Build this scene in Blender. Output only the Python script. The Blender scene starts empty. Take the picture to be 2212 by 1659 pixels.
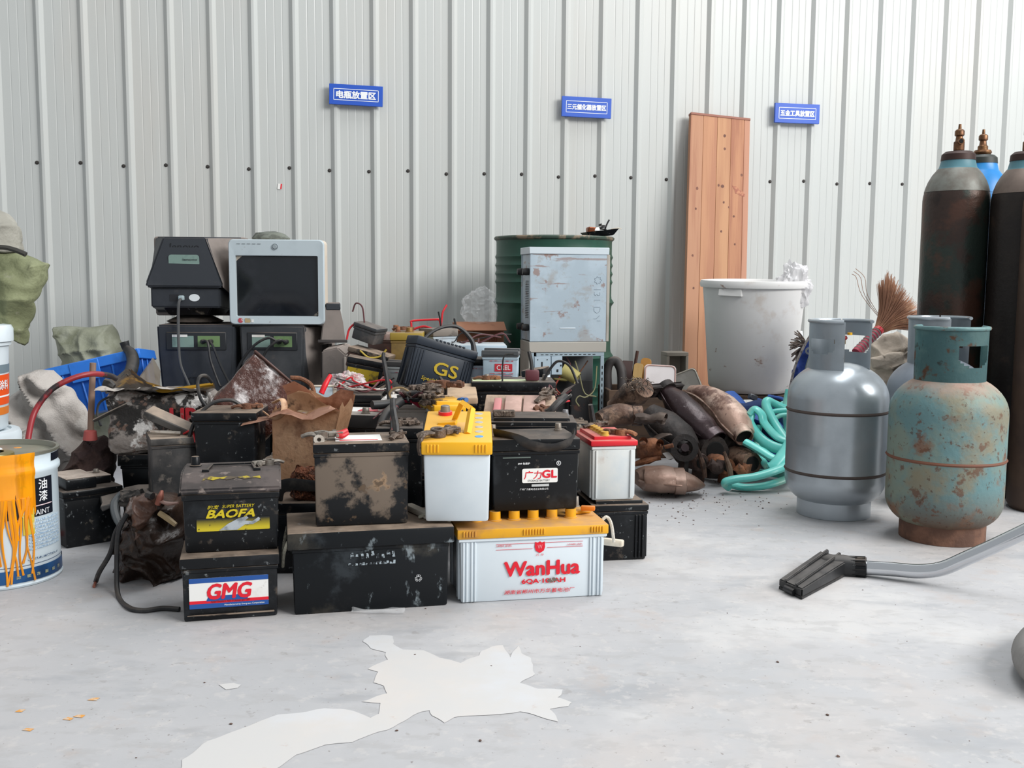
import bpy, bmesh, math, random
from mathutils import Vector, Matrix, Euler, noise
PI = math.pi
R = math.radians
scene = bpy.context.scene
C = scene.collection

# ------------------------------------------------------------------ camera
FPX, CX, CY = 2199.0, 1106.0, 829.5
CAM = Vector((0, 0, 0.78)); PITCH = 0.10389; ROLL = 0.00688
_f = Vector((0, math.cos(PITCH), -math.sin(PITCH)))
_u0 = Vector((0, math.sin(PITCH), math.cos(PITCH))); _r0 = Vector((1, 0, 0))
_r = math.cos(ROLL)*_r0 + math.sin(ROLL)*_u0
_u = math.cos(ROLL)*_u0 - math.sin(ROLL)*_r0
cam_d = bpy.data.cameras.new('camera'); cam = bpy.data.objects.new('camera', cam_d); C.objects.link(cam)
cam_d.sensor_fit = 'HORIZONTAL'; cam_d.sensor_width = 36.0; cam_d.lens = FPX/2212.0*36.0
cam_d.clip_start = 0.05; cam_d.clip_end = 100
cam.matrix_world = Matrix(((_r.x, _u.x, -_f.x, CAM.x), (_r.y, _u.y, -_f.y, CAM.y), (_r.z, _u.z, -_f.z, CAM.z), (0, 0, 0, 1)))
scene.camera = cam
def ray(px, py): return _f + _r*((px-CX)/FPX) - _u*((py-CY)/FPX)
def at(px, py, Y):                       # real point at world depth Y
    d = ray(px, py); return CAM + d*(Y/d.y)
def gnd(px, py, z=0.0):                  # real point at world height z
    d = ray(px, py); return CAM + d*((z-CAM.z)/d.z)

# ------------------------------------------------------------------ world, daylight, exposure
world = bpy.data.worlds.new('world'); scene.world = world; world.use_nodes = True
_bg = world.node_tree.nodes['Background']; _bg.inputs[0].default_value = (0.93, 0.97, 1.0, 1); _bg.inputs[1].default_value = 0.5
def area(name, loc, target, sx, sy, power, col=(1, 1, 1)):
    l = bpy.data.lights.new(name, 'AREA'); l.shape = 'RECTANGLE'; l.size = sx; l.size_y = sy; l.energy = power; l.color = col
    o = bpy.data.objects.new(name, l); C.objects.link(o); o.location = loc
    o.rotation_euler = (Vector(target)-Vector(loc)).to_track_quat('-Z', 'Y').to_euler(); return o
area('high_window_daylight', (7.2, -1.0, 5.4), (0.4, 4.4, 0.8), 6.0, 3.6, 1020, (1, 0.99, 0.97))
area('ridge_skylight_daylight', (2.2, 4.4, 6.4), (1.4, 3.0, 0), 1.6, 6.0, 230, (0.98, 0.99, 1.0))
vs = scene.view_settings; vs.view_transform = 'Standard'; vs.look = 'None'; vs.exposure = 0.08; vs.gamma = 1.0; vs.use_curve_mapping = False

# ------------------------------------------------------------------ materials
def lin(c):
    if isinstance(c, str): c = tuple(int(c[i:i+2], 16)/255 for i in (0, 2, 4))
    return tuple(((x/12.92) if x <= 0.04045 else ((x+0.055)/1.055)**2.4) for x in c) + (1.0,)
_mats = {}
def mat(name, base, rough=0.6, metal=0.0, layers=(), dust=None, bump=0.0, bscale=40.0, spec=0.5, trans=0.0, alpha=1.0, ior=1.45, sss=0.0, rlayer=0.0, coat=0.0, grad=None):
    """layers: (colour, scale, lo, hi, strength[, (sx,sy,sz)]) noise stains; dust: (colour, strength) settling on what faces up"""
    if name in _mats: return _mats[name]
    m = bpy.data.materials.new(name); m.use_nodes = True; nt = m.node_tree; N = nt.nodes; L = nt.links
    b = N['Principled BSDF']; tc = N.new('ShaderNodeTexCoord')
    col = N.new('ShaderNodeRGB'); col.outputs[0].default_value = lin(base); cur = col.outputs[0]; lastf = None
    oi = N.new('ShaderNodeObjectInfo')
    off = N.new('ShaderNodeVectorMath'); off.operation = 'MULTIPLY_ADD'
    comb = N.new('ShaderNodeCombineXYZ'); 
    for k in range(3): L.new(oi.outputs['Random'], comb.inputs[k])
    off.inputs[1].default_value = (7.3, 5.1, 3.7); L.new(comb.outputs[0], off.inputs[0]); L.new(tc.outputs['Object'], off.inputs[2])
    if grad:
        sp_ = N.new('ShaderNodeSeparateXYZ'); L.new(tc.outputs['Object'], sp_.inputs[0]); mr = N.new('ShaderNodeMapRange'); mr.inputs[1].default_value = grad[2]; mr.inputs[2].default_value = grad[3]; L.new(sp_.outputs[grad[1]], mr.inputs[0])
        mx = N.new('ShaderNodeMix'); mx.data_type = 'RGBA'; L.new(mr.outputs[0], mx.inputs[0]); L.new(cur, mx.inputs[6]); mx.inputs[7].default_value = lin(grad[0]); cur = mx.outputs[2]
    for ly in layers:
        c, sc, lo, hi, st = ly[:5]
        n = N.new('ShaderNodeTexNoise'); n.inputs['Scale'].default_value = sc; n.inputs['Detail'].default_value = 7; n.inputs['Roughness'].default_value = 0.62
        src = off.outputs[0]
        if len(ly) > 5:
            mp = N.new('ShaderNodeMapping'); mp.inputs['Scale'].default_value = ly[5]; L.new(src, mp.inputs[0]); src = mp.outputs[0]
        L.new(src, n.inputs['Vector'])
        mr = N.new('ShaderNodeMapRange'); mr.inputs[1].default_value = lo; mr.inputs[2].default_value = hi; mr.inputs[3].default_value = 0; mr.inputs[4].default_value = st
        mr.interpolation_type = 'SMOOTHSTEP'; L.new(n.outputs[0], mr.inputs[0])
        mx = N.new('ShaderNodeMix'); mx.data_type = 'RGBA'; L.new(mr.outputs[0], mx.inputs[0]); L.new(cur, mx.inputs[6]); mx.inputs[7].default_value = lin(c)
        cur = mx.outputs[2]; lastf = mr.outputs[0]
    if dust:
        g = N.new('ShaderNodeNewGeometry'); sx = N.new('ShaderNodeSeparateXYZ'); L.new(g.outputs['Normal'], sx.inputs[0])
        mr = N.new('ShaderNodeMapRange'); mr.inputs[1].default_value = 0.55; mr.inputs[2].default_value = 0.95; L.new(sx.outputs[2], mr.inputs[0])
        n = N.new('ShaderNodeTexNoise'); n.inputs['Scale'].default_value = 22; n.inputs['Detail'].default_value = 6; L.new(off.outputs[0], n.inputs['Vector'])
        m2 = N.new('ShaderNodeMapRange'); m2.inputs[1].default_value = 0.25; m2.inputs[2].default_value = 0.6; m2.inputs[3].default_value = 0.35; m2.inputs[4].default_value = 1.0; L.new(n.outputs[0], m2.inputs[0])
        mu = N.new('ShaderNodeMath'); mu.operation = 'MULTIPLY'; L.new(mr.outputs[0], mu.inputs[0]); L.new(m2.outputs[0], mu.inputs[1])
        mu2 = N.new('ShaderNodeMath'); mu2.operation = 'MULTIPLY'; L.new(mu.outputs[0], mu2.inputs[0]); mu2.inputs[1].default_value = dust[1]
        mx = N.new('ShaderNodeMix'); mx.data_type = 'RGBA'; L.new(mu2.outputs[0], mx.inputs[0]); L.new(cur, mx.inputs[6]); mx.inputs[7].default_value = lin(dust[0]); cur = mx.outputs[2]
        if rough < 0.7:
            rm = N.new('ShaderNodeMapRange'); L.new(mu2.outputs[0], rm.inputs[0]); rm.inputs[3].default_value = rough; rm.inputs[4].default_value = 0.9
            L.new(rm.outputs[0], b.inputs['Roughness'])
    L.new(cur, b.inputs['Base Color'])
    if not b.inputs['Roughness'].is_linked:
        if rlayer and lastf is not None:
            rm = N.new('ShaderNodeMapRange'); L.new(lastf, rm.inputs[0]); rm.inputs[3].default_value = rough; rm.inputs[4].default_value = rlayer; L.new(rm.outputs[0], b.inputs['Roughness'])
        else: b.inputs['Roughness'].default_value = rough
    b.inputs['Metallic'].default_value = metal
    b.inputs['Specular IOR Level'].default_value = spec
    b.inputs['Transmission Weight'].default_value = trans; b.inputs['Alpha'].default_value = alpha; b.inputs['IOR'].default_value = ior
    b.inputs['Coat Weight'].default_value = coat; b.inputs['Coat Roughness'].default_value = 0.15
    if sss: b.inputs['Subsurface Weight'].default_value = sss; b.inputs['Subsurface Radius'].default_value = (0.03, 0.03, 0.03)
    if bump:
        n = N.new('ShaderNodeTexNoise'); n.inputs['Scale'].default_value = bscale; n.inputs['Detail'].default_value = 6; L.new(off.outputs[0], n.inputs['Vector'])
        bp = N.new('ShaderNodeBump'); bp.inputs['Strength'].default_value = bump; bp.inputs['Distance'].default_value = 0.01; L.new(n.outputs[0], bp.inputs['Height']); L.new(bp.outputs[0], b.inputs['Normal'])
    _mats[name] = m; return m

DUST = '9a8878'
K = dict(
 blk   = lambda: mat('black_plastic_dusty', '121417', 0.36, layers=[('2c2f33', 9, .5, .66, .6), ('6d6258', 14, .58, .68, .55), ('8d9294', 70, .62, .70, .5)], dust=(DUST, .7), spec=.3),
 blkmud= lambda: mat('black_plastic_muddy', '17191c', 0.45, layers=[('75685c', 5.5, .47, .53, .85), ('a88a6c', 8, .575, .62, .8), ('14171a', 16, .56, .62, .7)], dust=(DUST, .8), spec=.3),
 blkcln= lambda: mat('black_plastic_clean', '0e1013', 0.32, layers=[('2a2d30', 8, .55, .68, .6), ('7d7468', 20, .61, .68, .5), ('8d9294', 80, .63, .70, .5)], dust=('7b7067', .55), spec=.32),
 navy  = lambda: mat('navy_black_plastic', '232b36', 0.42, layers=[('4a4b4c', 7, .55, .8, .3)], dust=('77706a', .4)),
 white = lambda: mat('white_translucent_plastic', 'd3dbe0', 0.4, layers=[('b5c3cd', 4, .4, .7, .4), ('a3907c', 10, .64, .85, .4)], sss=.15, dust=('b3a698', .4)),
 yel   = lambda: mat('yellow_plastic', 'eeb01c', 0.42, layers=[('a98a5e', 13, .62, .85, .5)], dust=('d2ab6e', .38)),
 red   = lambda: mat('red_plastic', 'd11f2c', 0.4, layers=[('a98474', 14, .6, .8, .5)], dust=('b39a8a', .6)),
 lead  = lambda: mat('lead_grey', '8e8880', 0.5, .6, layers=[('6b5a4e', 60, .45, .65, .7)]),
 rustmet= lambda: mat('dirty_brass_clamp', '6d5f55', 0.55, .45, layers=[('3b322c', 50, .45, .62, .8), ('a39585', 90, .55, .7, .6)], bump=.5, bscale=160),
 cable = lambda: mat('black_rubber_cable', '232426', 0.5, layers=[('5c5650', 20, .5, .75, .5)], dust=('6f675f', .4)),
 cabred= lambda: mat('red_cable', 'c3272f', 0.42, layers=[('6e3a34', 25, .55, .75, .6)]),
 cabyel= lambda: mat('yellow_wire', 'b49b3e', 0.5, layers=[('7f7148', 40, .5, .7, .6)]),
 copper= lambda: mat('bare_copper', '9a5a3c', 0.45, .7, layers=[('5d3526', 60, .5, .65, .7)]),
 rust  = lambda: mat('rust_brown', '6d4a38', 0.8, .1, layers=[('a8704c', 12, .48, .66, .7), ('3a2a23', 22, .5, .68, .7)], bump=.4, bscale=120),
 ink_r = lambda: mat('red_print', 'd8182c', 0.45),
 ink_w = lambda: mat('white_print', 'e6e8ea', 0.5),
 ink_k = lambda: mat('black_print', '25262a', 0.5),
 ink_b = lambda: mat('blue_print', '1f4f96', 0.5),
 ink_y = lambda: mat('yellow_print', 'c9b41c', 0.5, layers=[('6d5c20', 60, .55, .68, .8)]),
 paperw= lambda: mat('white_label_paper', 'e4e4e1', 0.55, layers=[('6e6258', 35, .62, .72, .7), ('b9ab98', 8, .55, .75, .5)]),
)
def k(n): return K[n]()

# ------------------------------------------------------------------ mesh helpers
def finish(bm, ang=38, smooth=True):
    bmesh.ops.recalc_face_normals(bm, faces=bm.faces[:])
    if smooth:
        a = R(ang)
        for f in bm.faces: f.smooth = True
        for e in bm.edges:
            if len(e.link_faces) == 2 and e.calc_face_angle(0) > a: e.smooth = False
    me = bpy.data.meshes.new('m'); bm.to_mesh(me); bm.free(); return me
def obj(name, me, m, parent=None, loc=None, rot=None, label=None):
    if isinstance(me, bmesh.types.BMesh): me = finish(me)
    me.name = name
    o = bpy.data.objects.new(name, me); C.objects.link(o)
    if m is not None and not me.materials: me.materials.append(m)
    if parent is not None: o.parent = parent
    if loc is not None: o.location = loc
    if rot is not None: o.rotation_euler = rot
    if label: o['label'] = label
    return o
def tag(o, label, cat, group=None, kind=None):
    o['label'] = label; o['category'] = cat
    if group: o['group'] = group
    if kind: o['kind'] = kind
    return o
def thing(name, label, cat, loc=(0, 0, 0), rot=(0, 0, 0), group=None):
    o = bpy.data.objects.new(name, None); C.objects.link(o); o.empty_display_size = .05
    o.location = loc; o.rotation_euler = rot; return tag(o, label, cat, group)
def struct(o): o['kind'] = 'structure'; return o
def dup(root, loc, rot, label=None, group=None):
    r = root.copy(); C.objects.link(r); r.location = loc; r.rotation_euler = rot
    if label: r['label'] = label
    if group: r['group'] = group
    for ch in list(root.children):
        c = ch.copy(); C.objects.link(c); c.parent = r
        for g in list(ch.children):
            d = g.copy(); C.objects.link(d); d.parent = c
    return r
def bx(bm, x0, x1, y0, y1, z0, z1, bev=0.0, seg=2, tap=1.0, tapy=None, M=None):
    """box; tap scales the bottom face about its centre"""
    r = bmesh.ops.create_cube(bm, size=1.0); vs_ = r['verts']; cx, cy = (x0+x1)/2, (y0+y1)/2
    if tapy is None: tapy = tap
    for v in vs_:
        bot = v.co.z < 0
        v.co = Vector((cx + v.co.x*(x1-x0)*(tap if bot else 1), cy + v.co.y*(y1-y0)*(tapy if bot else 1), z0 if bot else z1))
        if M is not None: v.co = M @ v.co
    if bev:
        es = list({e for v in vs_ for e in v.link_edges})
        bmesh.ops.bevel(bm, geom=es, offset=bev, segments=seg, affect='EDGES', profile=.5)
    return bm
def box(x0, x1, y0, y1, z0, z1, bev=0.003, seg=2, tap=1.0, tapy=None): return bx(bmesh.new(), x0, x1, y0, y1, z0, z1, bev, seg, tap, tapy)
def lathe(prof, seg=32, bm=None, off=(0, 0, 0), close=False, M=None):
    bm = bm or bmesh.new(); rings = []
    o = Vector(off)
    for (r, z) in prof:
        if r <= 1e-6: p = o+Vector((0, 0, z)); rings.append([bm.verts.new(M @ p if M is not None else p)])
        else:
            ring = []
            for i in range(seg):
                p = o+Vector((r*math.cos(2*PI*i/seg), r*math.sin(2*PI*i/seg), z)); ring.append(bm.verts.new(M @ p if M is not None else p))
            rings.append(ring)
    prs = list(zip(rings, rings[1:])) + ([(rings[-1], rings[0])] if close else [])
    for a, b in prs:
        for i in range(seg):
            j = (i+1) % seg
            va = [a[0]] if len(a) == 1 else [a[i], a[j]]
            vb = [b[0]] if len(b) == 1 else [b[j], b[i]]
            f = va+vb
            if len(f) > 2:
                try: bm.faces.new(f)
                except ValueError: pass
    return bm
def crom(pts, n):
    P = [Vector(p) for p in pts]; out = []
    for i in range(len(P)-1):
        p0 = P[i-1] if i else P[0]*2-P[1]; p1, p2 = P[i], P[i+1]; p3 = P[i+2] if i+2 < len(P) else P[-1]*2-P[-2]
        for s in range(n):
            t = s/n
            out.append(.5*((2*p1)+(-p0+p2)*t+(2*p0-5*p1+4*p2-p3)*t*t+(-p0+3*p1-3*p2+p3)*t**3))
    out.append(P[-1]); return out
def lerpl(v, u):
    x = u*(len(v)-1); i = min(int(x), len(v)-2); t = x-i; return v[i]*(1-t)+v[i+1]*t
def sweep(pts, rad, seg=10, n=6, flat=1.0, bm=None, caps=True, up=(0, 0, 1), ell=None):
    """tube along pts; rad number or list; flat = second-axis ratio (number or list)"""
    bm = bm or bmesh.new(); P = crom(pts, n) if n > 1 else [Vector(p) for p in pts]; rings = []; m = len(P)
    T = [(P[min(i+1, m-1)]-P[max(i-1, 0)]).normalized() for i in range(m)]
    upv = Vector(up); a = T[0].cross(upv)
    if a.length < 1e-3: a = T[0].cross(Vector((1, 0, 0)))
    a.normalize()
    for i in range(m):
        a = (a - T[i]*a.dot(T[i])).normalized(); b = T[i].cross(a); u = i/(m-1)
        r = lerpl(rad, u) if isinstance(rad, (list, tuple)) else rad
        fl = lerpl(flat, u) if isinstance(flat, (list, tuple)) else flat
        rings.append([bm.verts.new(P[i]+a*(r*math.cos(2*PI*q/seg))+b*(r*fl*math.sin(2*PI*q/seg))) for q in range(seg)])
    for A, B in zip(rings, rings[1:]):
        for q in range(seg): bm.faces.new((A[q], A[(q+1) % seg], B[(q+1) % seg], B[q]))
    if caps:
        bm.faces.new(rings[0][::-1]); bm.faces.new(rings[-1])
    return bm
def poly(pts, y=0.0, thick=0.0, bm=None):
    """flat polygon in XZ facing -Y (optionally thick)"""
    bm = bm or bmesh.new(); vs_ = [bm.verts.new((p[0], y, p[1])) for p in pts]; f = bm.faces.new(vs_)
    if thick:
        r = bmesh.ops.extrude_face_region(bm, geom=[f]); 
        for g in r['geom']:
            if isinstance(g, bmesh.types.BMVert): g.co.y += thick
    return bm
def rrect(x0, x1, z0, z1, r=0.004, n=4):
    out = []
    for cx, cz, a in ((x1-r, z1-r, 0), (x0+r, z1-r, 90), (x0+r, z0+r, 180), (x1-r, z0+r, 270)):
        for i in range(n+1):
            t = R(a+90*i/n); out.append((cx+r*math.cos(t), cz+r*math.sin(t)))
    return out
def dent(bm, amp, scale, seed=0, octv=3):
    o = Vector((seed*3.1, seed*1.7, seed*5.3))
    for v in bm.verts:
        p = v.co*scale+o
        v.co += Vector((noise.fractal(p, 1, 2, octv), noise.fractal(p+Vector((31, 7, 3)), 1, 2, octv), noise.fractal(p+Vector((5, 41, 11)), 1, 2, octv)))*amp
    return bm
def sub(bm, cuts=3):
    bmesh.ops.subdivide_edges(bm, edges=bm.edges[:], cuts=cuts, use_grid_fill=True); return bm
def xf(bm, loc=(0, 0, 0), rot=(0, 0, 0), sc=(1, 1, 1)):
    bm.transform(Matrix.LocRotScale(Vector(loc), Euler(rot), Vector(sc))); return bm
_tc = {}
def text(parent, body, w, h, loc, m, rot=(0, 0, 0), bold=0.0, shear=0.0, name='lettering', align='CENTER', thick=0.0004):
    """flat print, facing local -Y before rot, fitted into w x h, centred at loc"""
    key = (body, bold, shear)
    cu = bpy.data.curves.new('t', 'FONT'); cu.body = body; cu.shear = shear; cu.resolution_u = 3; cu.fill_mode = 'FRONT'
    to = bpy.data.objects.new('t', cu); C.objects.link(to); bpy.context.view_layer.update()
    dg = bpy.context.evaluated_depsgraph_get(); me = bpy.data.meshes.new_from_object(to.evaluated_get(dg))
    bpy.data.objects.remove(to); bpy.data.curves.remove(cu)
    if not me.vertices: return None
    xs = [v.co.x for v in me.vertices]; ys = [v.co.y for v in me.vertices]
    x0, x1, y0, y1 = min(xs), max(xs), min(ys), max(ys); sx = w/max(x1-x0, 1e-5); sy = h/max(y1-y0, 1e-5)
    for v in me.vertices: v.co = Vector(((v.co.x-(x0+x1)/2)*sx, 0, (v.co.y-(y0+y1)/2)*sy))
    me.materials.clear()
    if bold:
        b_ = bmesh.new(); n0 = len(me.vertices)
        for q_, (dx_, dz_) in enumerate(((0, 0), (bold, 0), (-bold, 0), (0, bold), (0, -bold), (bold*.7, bold*.7), (-bold*.7, -bold*.7))):
            c_ = me.copy(); c_.transform(Matrix.Translation((dx_*h, -.00006*q_, dz_*h*.8))); b_.from_mesh(c_); bpy.data.meshes.remove(c_)
        b_.to_mesh(me); b_.free()
    return obj(name, me, m, parent, loc, rot)
def plate(parent, name, x0, x1, z0, z1, y, m, r=.003, thick=.0006):
    """thin sticker on a face looking to -Y"""
    return obj(name, poly(rrect(x0, x1, z0, z1, r), y-thick, thick), m, parent)

# ================================================================== THE SETTING
PSI = 0.1821; WD = 5.597
Wd = Vector((math.cos(PSI), math.sin(PSI), 0)); Wn = Vector((math.sin(PSI), -math.cos(PSI), 0))
def wallpt(px, py, off=0.0):              # point on the back wall, 'off' metres in front of its pan
    d = ray(px, py); o = Vector((0, WD, 0)) + Wn*off; return CAM + d*((o-CAM).dot(Wn)/d.dot(Wn))
def wl(p): q = p-Vector((0, WD, 0)); return Vector((q.dot(Wd), -q.dot(Wn), q.z))   # into wall coordinates

m_floor = mat('concrete_floor', 'b3b3b5', 0.6, layers=[
    ('a7a9ac', 0.9, .42, .62, .6), ('bdb5b0', 1.7, .5, .66, .5), ('c9c8c7', 1.3, .52, .66, .6), ('93969b', 3.2, .56, .72, .5, (1, 2.2, 1)), ('a3a2a2', 11, .5, .64, .4, (1, 2, 1)), ('c3c0be', 30, .55, .66, .4),
    ('b0a198', 6.0, .58, .70, .35), ('8c8784', 26, .62, .68, .35), ('6d615b', 90, .66, .70, .6)], bump=.08, bscale=30, spec=.35)
bm = bmesh.new(); bmesh.ops.create_grid(bm, x_segments=1, y_segments=1, size=9); xf(bm, (0, 1.5, 0))
floor = struct(obj('floor', bm, m_floor))
m_cem = mat('white_cement_smear', 'c6c5c4', 0.6, layers=[('cfc8c2', 3, .45, .65, .6), ('c9cdd3', 5, .5, .7, .5), ('b79f95', 22, .66, .75, .6)], spec=.35)
PATCH = [(782,1387),(795,1372),(827,1370),(849,1375),(850,1391),(871,1402),(915,1405),(934,1414),(950,1421),(972,1424),(994,1432),(1016,1423),(1035,1416),(1042,1405),(1064,1397),(1089,1395),(1102,1419),(1115,1394),(1124,1410),(1149,1422),(1152,1457),(1124,1476),(1162,1487),(1219,1489),(1203,1505),(1235,1517),(1225,1527),(1190,1530),(1206,1558),(1168,1547),(1127,1538),(1080,1542),(1016,1546),(978,1549),(956,1560),(937,1546),(934,1536),(890,1547),(858,1561),(836,1577),(795,1590),(763,1603),(700,1609),(640,1632),(600,1659),(560,1720),(380,1730),(395,1640),(450,1602),(520,1575),(560,1560),(600,1545),(700,1530),(732,1531),(763,1538),(801,1550),(817,1542),(820,1517),(779,1515),(833,1498),(826,1482),(804,1476),(817,1451),(795,1444),(836,1425),(830,1408),(804,1400)]
def floor_patch(name, pts, m, seed=0, sub_n=5, amp=.008):
    P = [gnd(x, y, .0009) for x, y in pts]; Q = []
    for i, p in enumerate(P):
        q = P[(i+1) % len(P)]
        for s in range(sub_n):
            v = p.lerp(q, s/sub_n); v = v+Vector((noise.noise(v*23+Vector((seed, 0, 0))), noise.noise(v*23+Vector((9, seed, 0))), 0))*amp; v.z = .0009; Q.append(v)
    bm = bmesh.new(); bm.faces.new([bm.verts.new(v) for v in Q]); bmesh.ops.triangulate(bm, faces=bm.faces[:])
    return obj(name, bm, m, floor)
floor_patch('cement_smear', PATCH, m_cem)
floor_patch('cement_smear', [(470,1480),(500,1474),(522,1478),(515,1486),(485,1490)], m_cem, 5)
m_och = mat('orange_paint_spots', 'd99a4a', .6, layers=[('c9b8a4', 60, .45, .6, .9)])
for a in [(150,1552),(172,1545),(60,1578),(40,1536),(205,1512)]:
    floor_patch('paint_drip', [(a[0]-14, a[1]+2), (a[0]-3, a[1]-3), (a[0]+13, a[1]-3), (a[0]+4, a[1]+3)], m_och, a[0])

# back wall: ribbed white steel sheet, one panel per rib, a row of screws
m_wall = mat('white_painted_steel', 'b9bcba', 0.34, layers=[('bcb9b3', 1.1, .45, .7, .5, (1, 1, .3)), ('aca8a0', 8, .58, .75, .25, (1, 1, .05))], spec=.45)
m_screw = mat('grey_screw', '3a3634', .6, .2)
wall = bpy.data.objects.new('wall_back', None); C.objects.link(wall); wall.location = (0, WD, 0); wall.rotation_euler = (0, 0, PSI); struct(wall)
prof = [(-.147, 0)]
for g in (-.105, -.064, -.026): prof += [(g-.0035, 0), (g, .0011), (g+.0035, 0)]
prof += [(.008, 0), (.027, -.019), (.040, -.019), (.058, 0)]
bm = bmesh.new(); lo = [bm.verts.new((x, y, 0)) for x, y in prof]; hi = [bm.verts.new((x, y, 4.6)) for x, y in prof]
for i in range(len(prof)-1): bm.faces.new((lo[i], lo[i+1], hi[i+1], hi[i]))
me_p = finish(bm, 12); me_s = finish(lathe([(0, .006), (.0045, .0058), (.0062, .004), (.0064, .0015), (.0095, .001), (.0095, -.001)], 10, M=Matrix.Rotation(PI/2, 4, 'X')))
bm = None
me_s.transform(Matrix.Scale(1, 4))
for i in range(-9, 38):
    s = -2.415+.205*i
    obj('wall_panel', me_p, m_wall, wall, (s, 0, 0))
    obj('screw', me_s, m_screw, wall, (s+.0*i, -.001, 1.335+.006*math.sin(i*2.3)))

# ------------------------------------------------------------------ three blue signs
m_blue = mat('blue_sign_board', '2150b4', .4, layers=[('2a5cc0', 3, .4, .7, .5)]); 
def sign(body, q, lab, tw, th):
    TL, TR, BR, BL = [wl(wallpt(x, y, .045)) for x, y in q]
    w = ((TR-TL).length+(BR-BL).length)/2; h = ((TL-BL).length+(TR-BR).length)/2; c = (TL+TR+BR+BL)/4
    t = thing('wall_sign', lab, 'sign', Vector((0, WD, 0))+Wd*c.x+Wn*(-c.y)+Vector((0, 0, c.z)), (0, 0, PSI))
    t.rotation_euler = Euler((0, math.atan2(TL.z-TR.z, TR.x-TL.x), PSI), 'XYZ')
    obj('board', box(-w/2, w/2, 0, .016, -h/2, h/2, .001, 1), m_blue, t)
    bm = bmesh.new(); a, b = w/2-.022, h/2-.022; l = .0028
    for x0, x1, z0, z1 in ((-a, a, b-l, b), (-a, a, -b, -b+l), (-a, -a+l, -b, b), (a-l, a, -b, b)): poly([(x0, z0), (x1, z0), (x1, z1), (x0, z1)], -.0006, .0004, bm)
    obj('border_line', bm, k('ink_w'), t)
    text(t, body, w*tw, h*th, (0, -.0008, 0), k('ink_w'), bold=.05)
    for sx in (-.6, .6): obj('mount_pad', box(sx*w/2-.012, sx*w/2+.012, .016, .024, -.012, .012, .001, 1), m_screw, t)
sign('电瓶放置区', [(711,180),(827,187),(827,229),(711,226)], 'blue wall sign with the five largest white characters', .73, .36)
sign('三元催化器放置区', [(1214,207),(1321,213),(1320,256),(1214,251)], 'blue wall sign with eight small white characters above the green drum', .78, .27)
sign('五金工具放置区', [(1675,222),(1771,226),(1770,268),(1674,264)], 'blue wall sign with seven white characters, right of the tall board', .76, .30)
# scrap of red-edged tape stuck on the wall
p = wallpt(604, 403, .003); t = thing('tape_scrap', 'tiny torn scrap of red and white tape stuck on the wall', 'scrap', p, (0, R(8), PSI))
obj('tape', box(-.010, .008, -.001, .001, -.014, .014, .0004, 1), k('paperw'), t)
obj('red_edge', box(.004, .011, -.002, .0, -.012, .015, .0004, 1), k('ink_r'), t)

# ------------------------------------------------------------------ tall wooden board leaning on the wall
Tp = at(1557, 249, 5.735); Bp = Vector((at(1546, 700, 5.42).x, 5.42, 0.002)); zz = (Tp-Bp).normalized(); BH = (Tp-Bp).length
xx = (Wd-zz*Wd.dot(zz)).normalized(); yy = zz.cross(xx)
t = thing('wooden_board', 'tall reddish glued pine board leaning against the wall behind the white tub', 'board')
t.rotation_mode = 'QUATERNION'; t.rotation_quaternion = Matrix((xx, yy, zz)).transposed().to_quaternion(); t.location = Bp
BW = .345; xs_ = [-.5, -.285, -.05, .18, .405, .5]
for i in range(5):
    a, b = xs_[i]*BW, xs_[i+1]*BW
    mw = mat('pine_plank_%d' % i, ['ad8064', 'b28262', 'b58865', 'b07e5e', 'b98d74'][i], .55, layers=[
        (['93604a', 'a27056', 'a67658', '8f5a46', 'ae7c64'][i], 9, .46, .58, .8, (1.4, 1, .05)), ('9a6a4e', 30, .5, .7, .35, (1, 1, .04)), ('6b3f2e', 14, .70, .76, .8, (1.2, 1, .7))], spec=.3)
    obj('plank', box(a+.0006, b-.0006, .0, .034, 0, BH-.012, .0012, 1), mw, t)
obj('end_batten', box(-BW/2-.001, BW/2+.001, -.003, .036, BH-.013, BH, .0015, 1), mat('dark_red_batten', '8d5b4c', .6), t)
sp = mat('brown_oil_stain', '8a4326', .5, layers=[('b57850', 70, .45, .6, .8)])
zs_ = BH*(1-.245)
obj('stain', poly([(.075, zs_+.03), (.09, zs_+.026), (.105, zs_+.028), (.12, zs_+.008), (.14, zs_+.0), (.150, zs_-.012), (.148, zs_-.026), (.13, zs_-.022), (.118, zs_-.02), (.105, zs_-.012), (.095, zs_-.014), (.09, zs_+.006)], -.0008, .0006), sp, t)
sp2 = mat('dark_knot', '5a3326', .6, layers=[('7b4c3a', 60, .4, .6, .8)])
rng = random.Random(4)
for x, u, r_ in ((-.125,.26,.008),(-.13,.33,.006),(.025,.07,.008),(.028,.115,.007),(.02,.245,.009),(-.002,.243,.007),(.03,.30,.006),(.06,.315,.005),(.09,.345,.006),(-.14,.49,.006),(.02,.40,.006),(-.13,.60,.006),(.1,.44,.006),(.13,.2,.007)):
    z_ = BH*(1-u*.95); obj('knot', poly([(x+r_*math.cos(a*PI/4)*(.8+.3*rng.random()), z_+r_*math.sin(a*PI/4)*1.15) for a in range(8)], -.0007, .0005), sp2, t)

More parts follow.
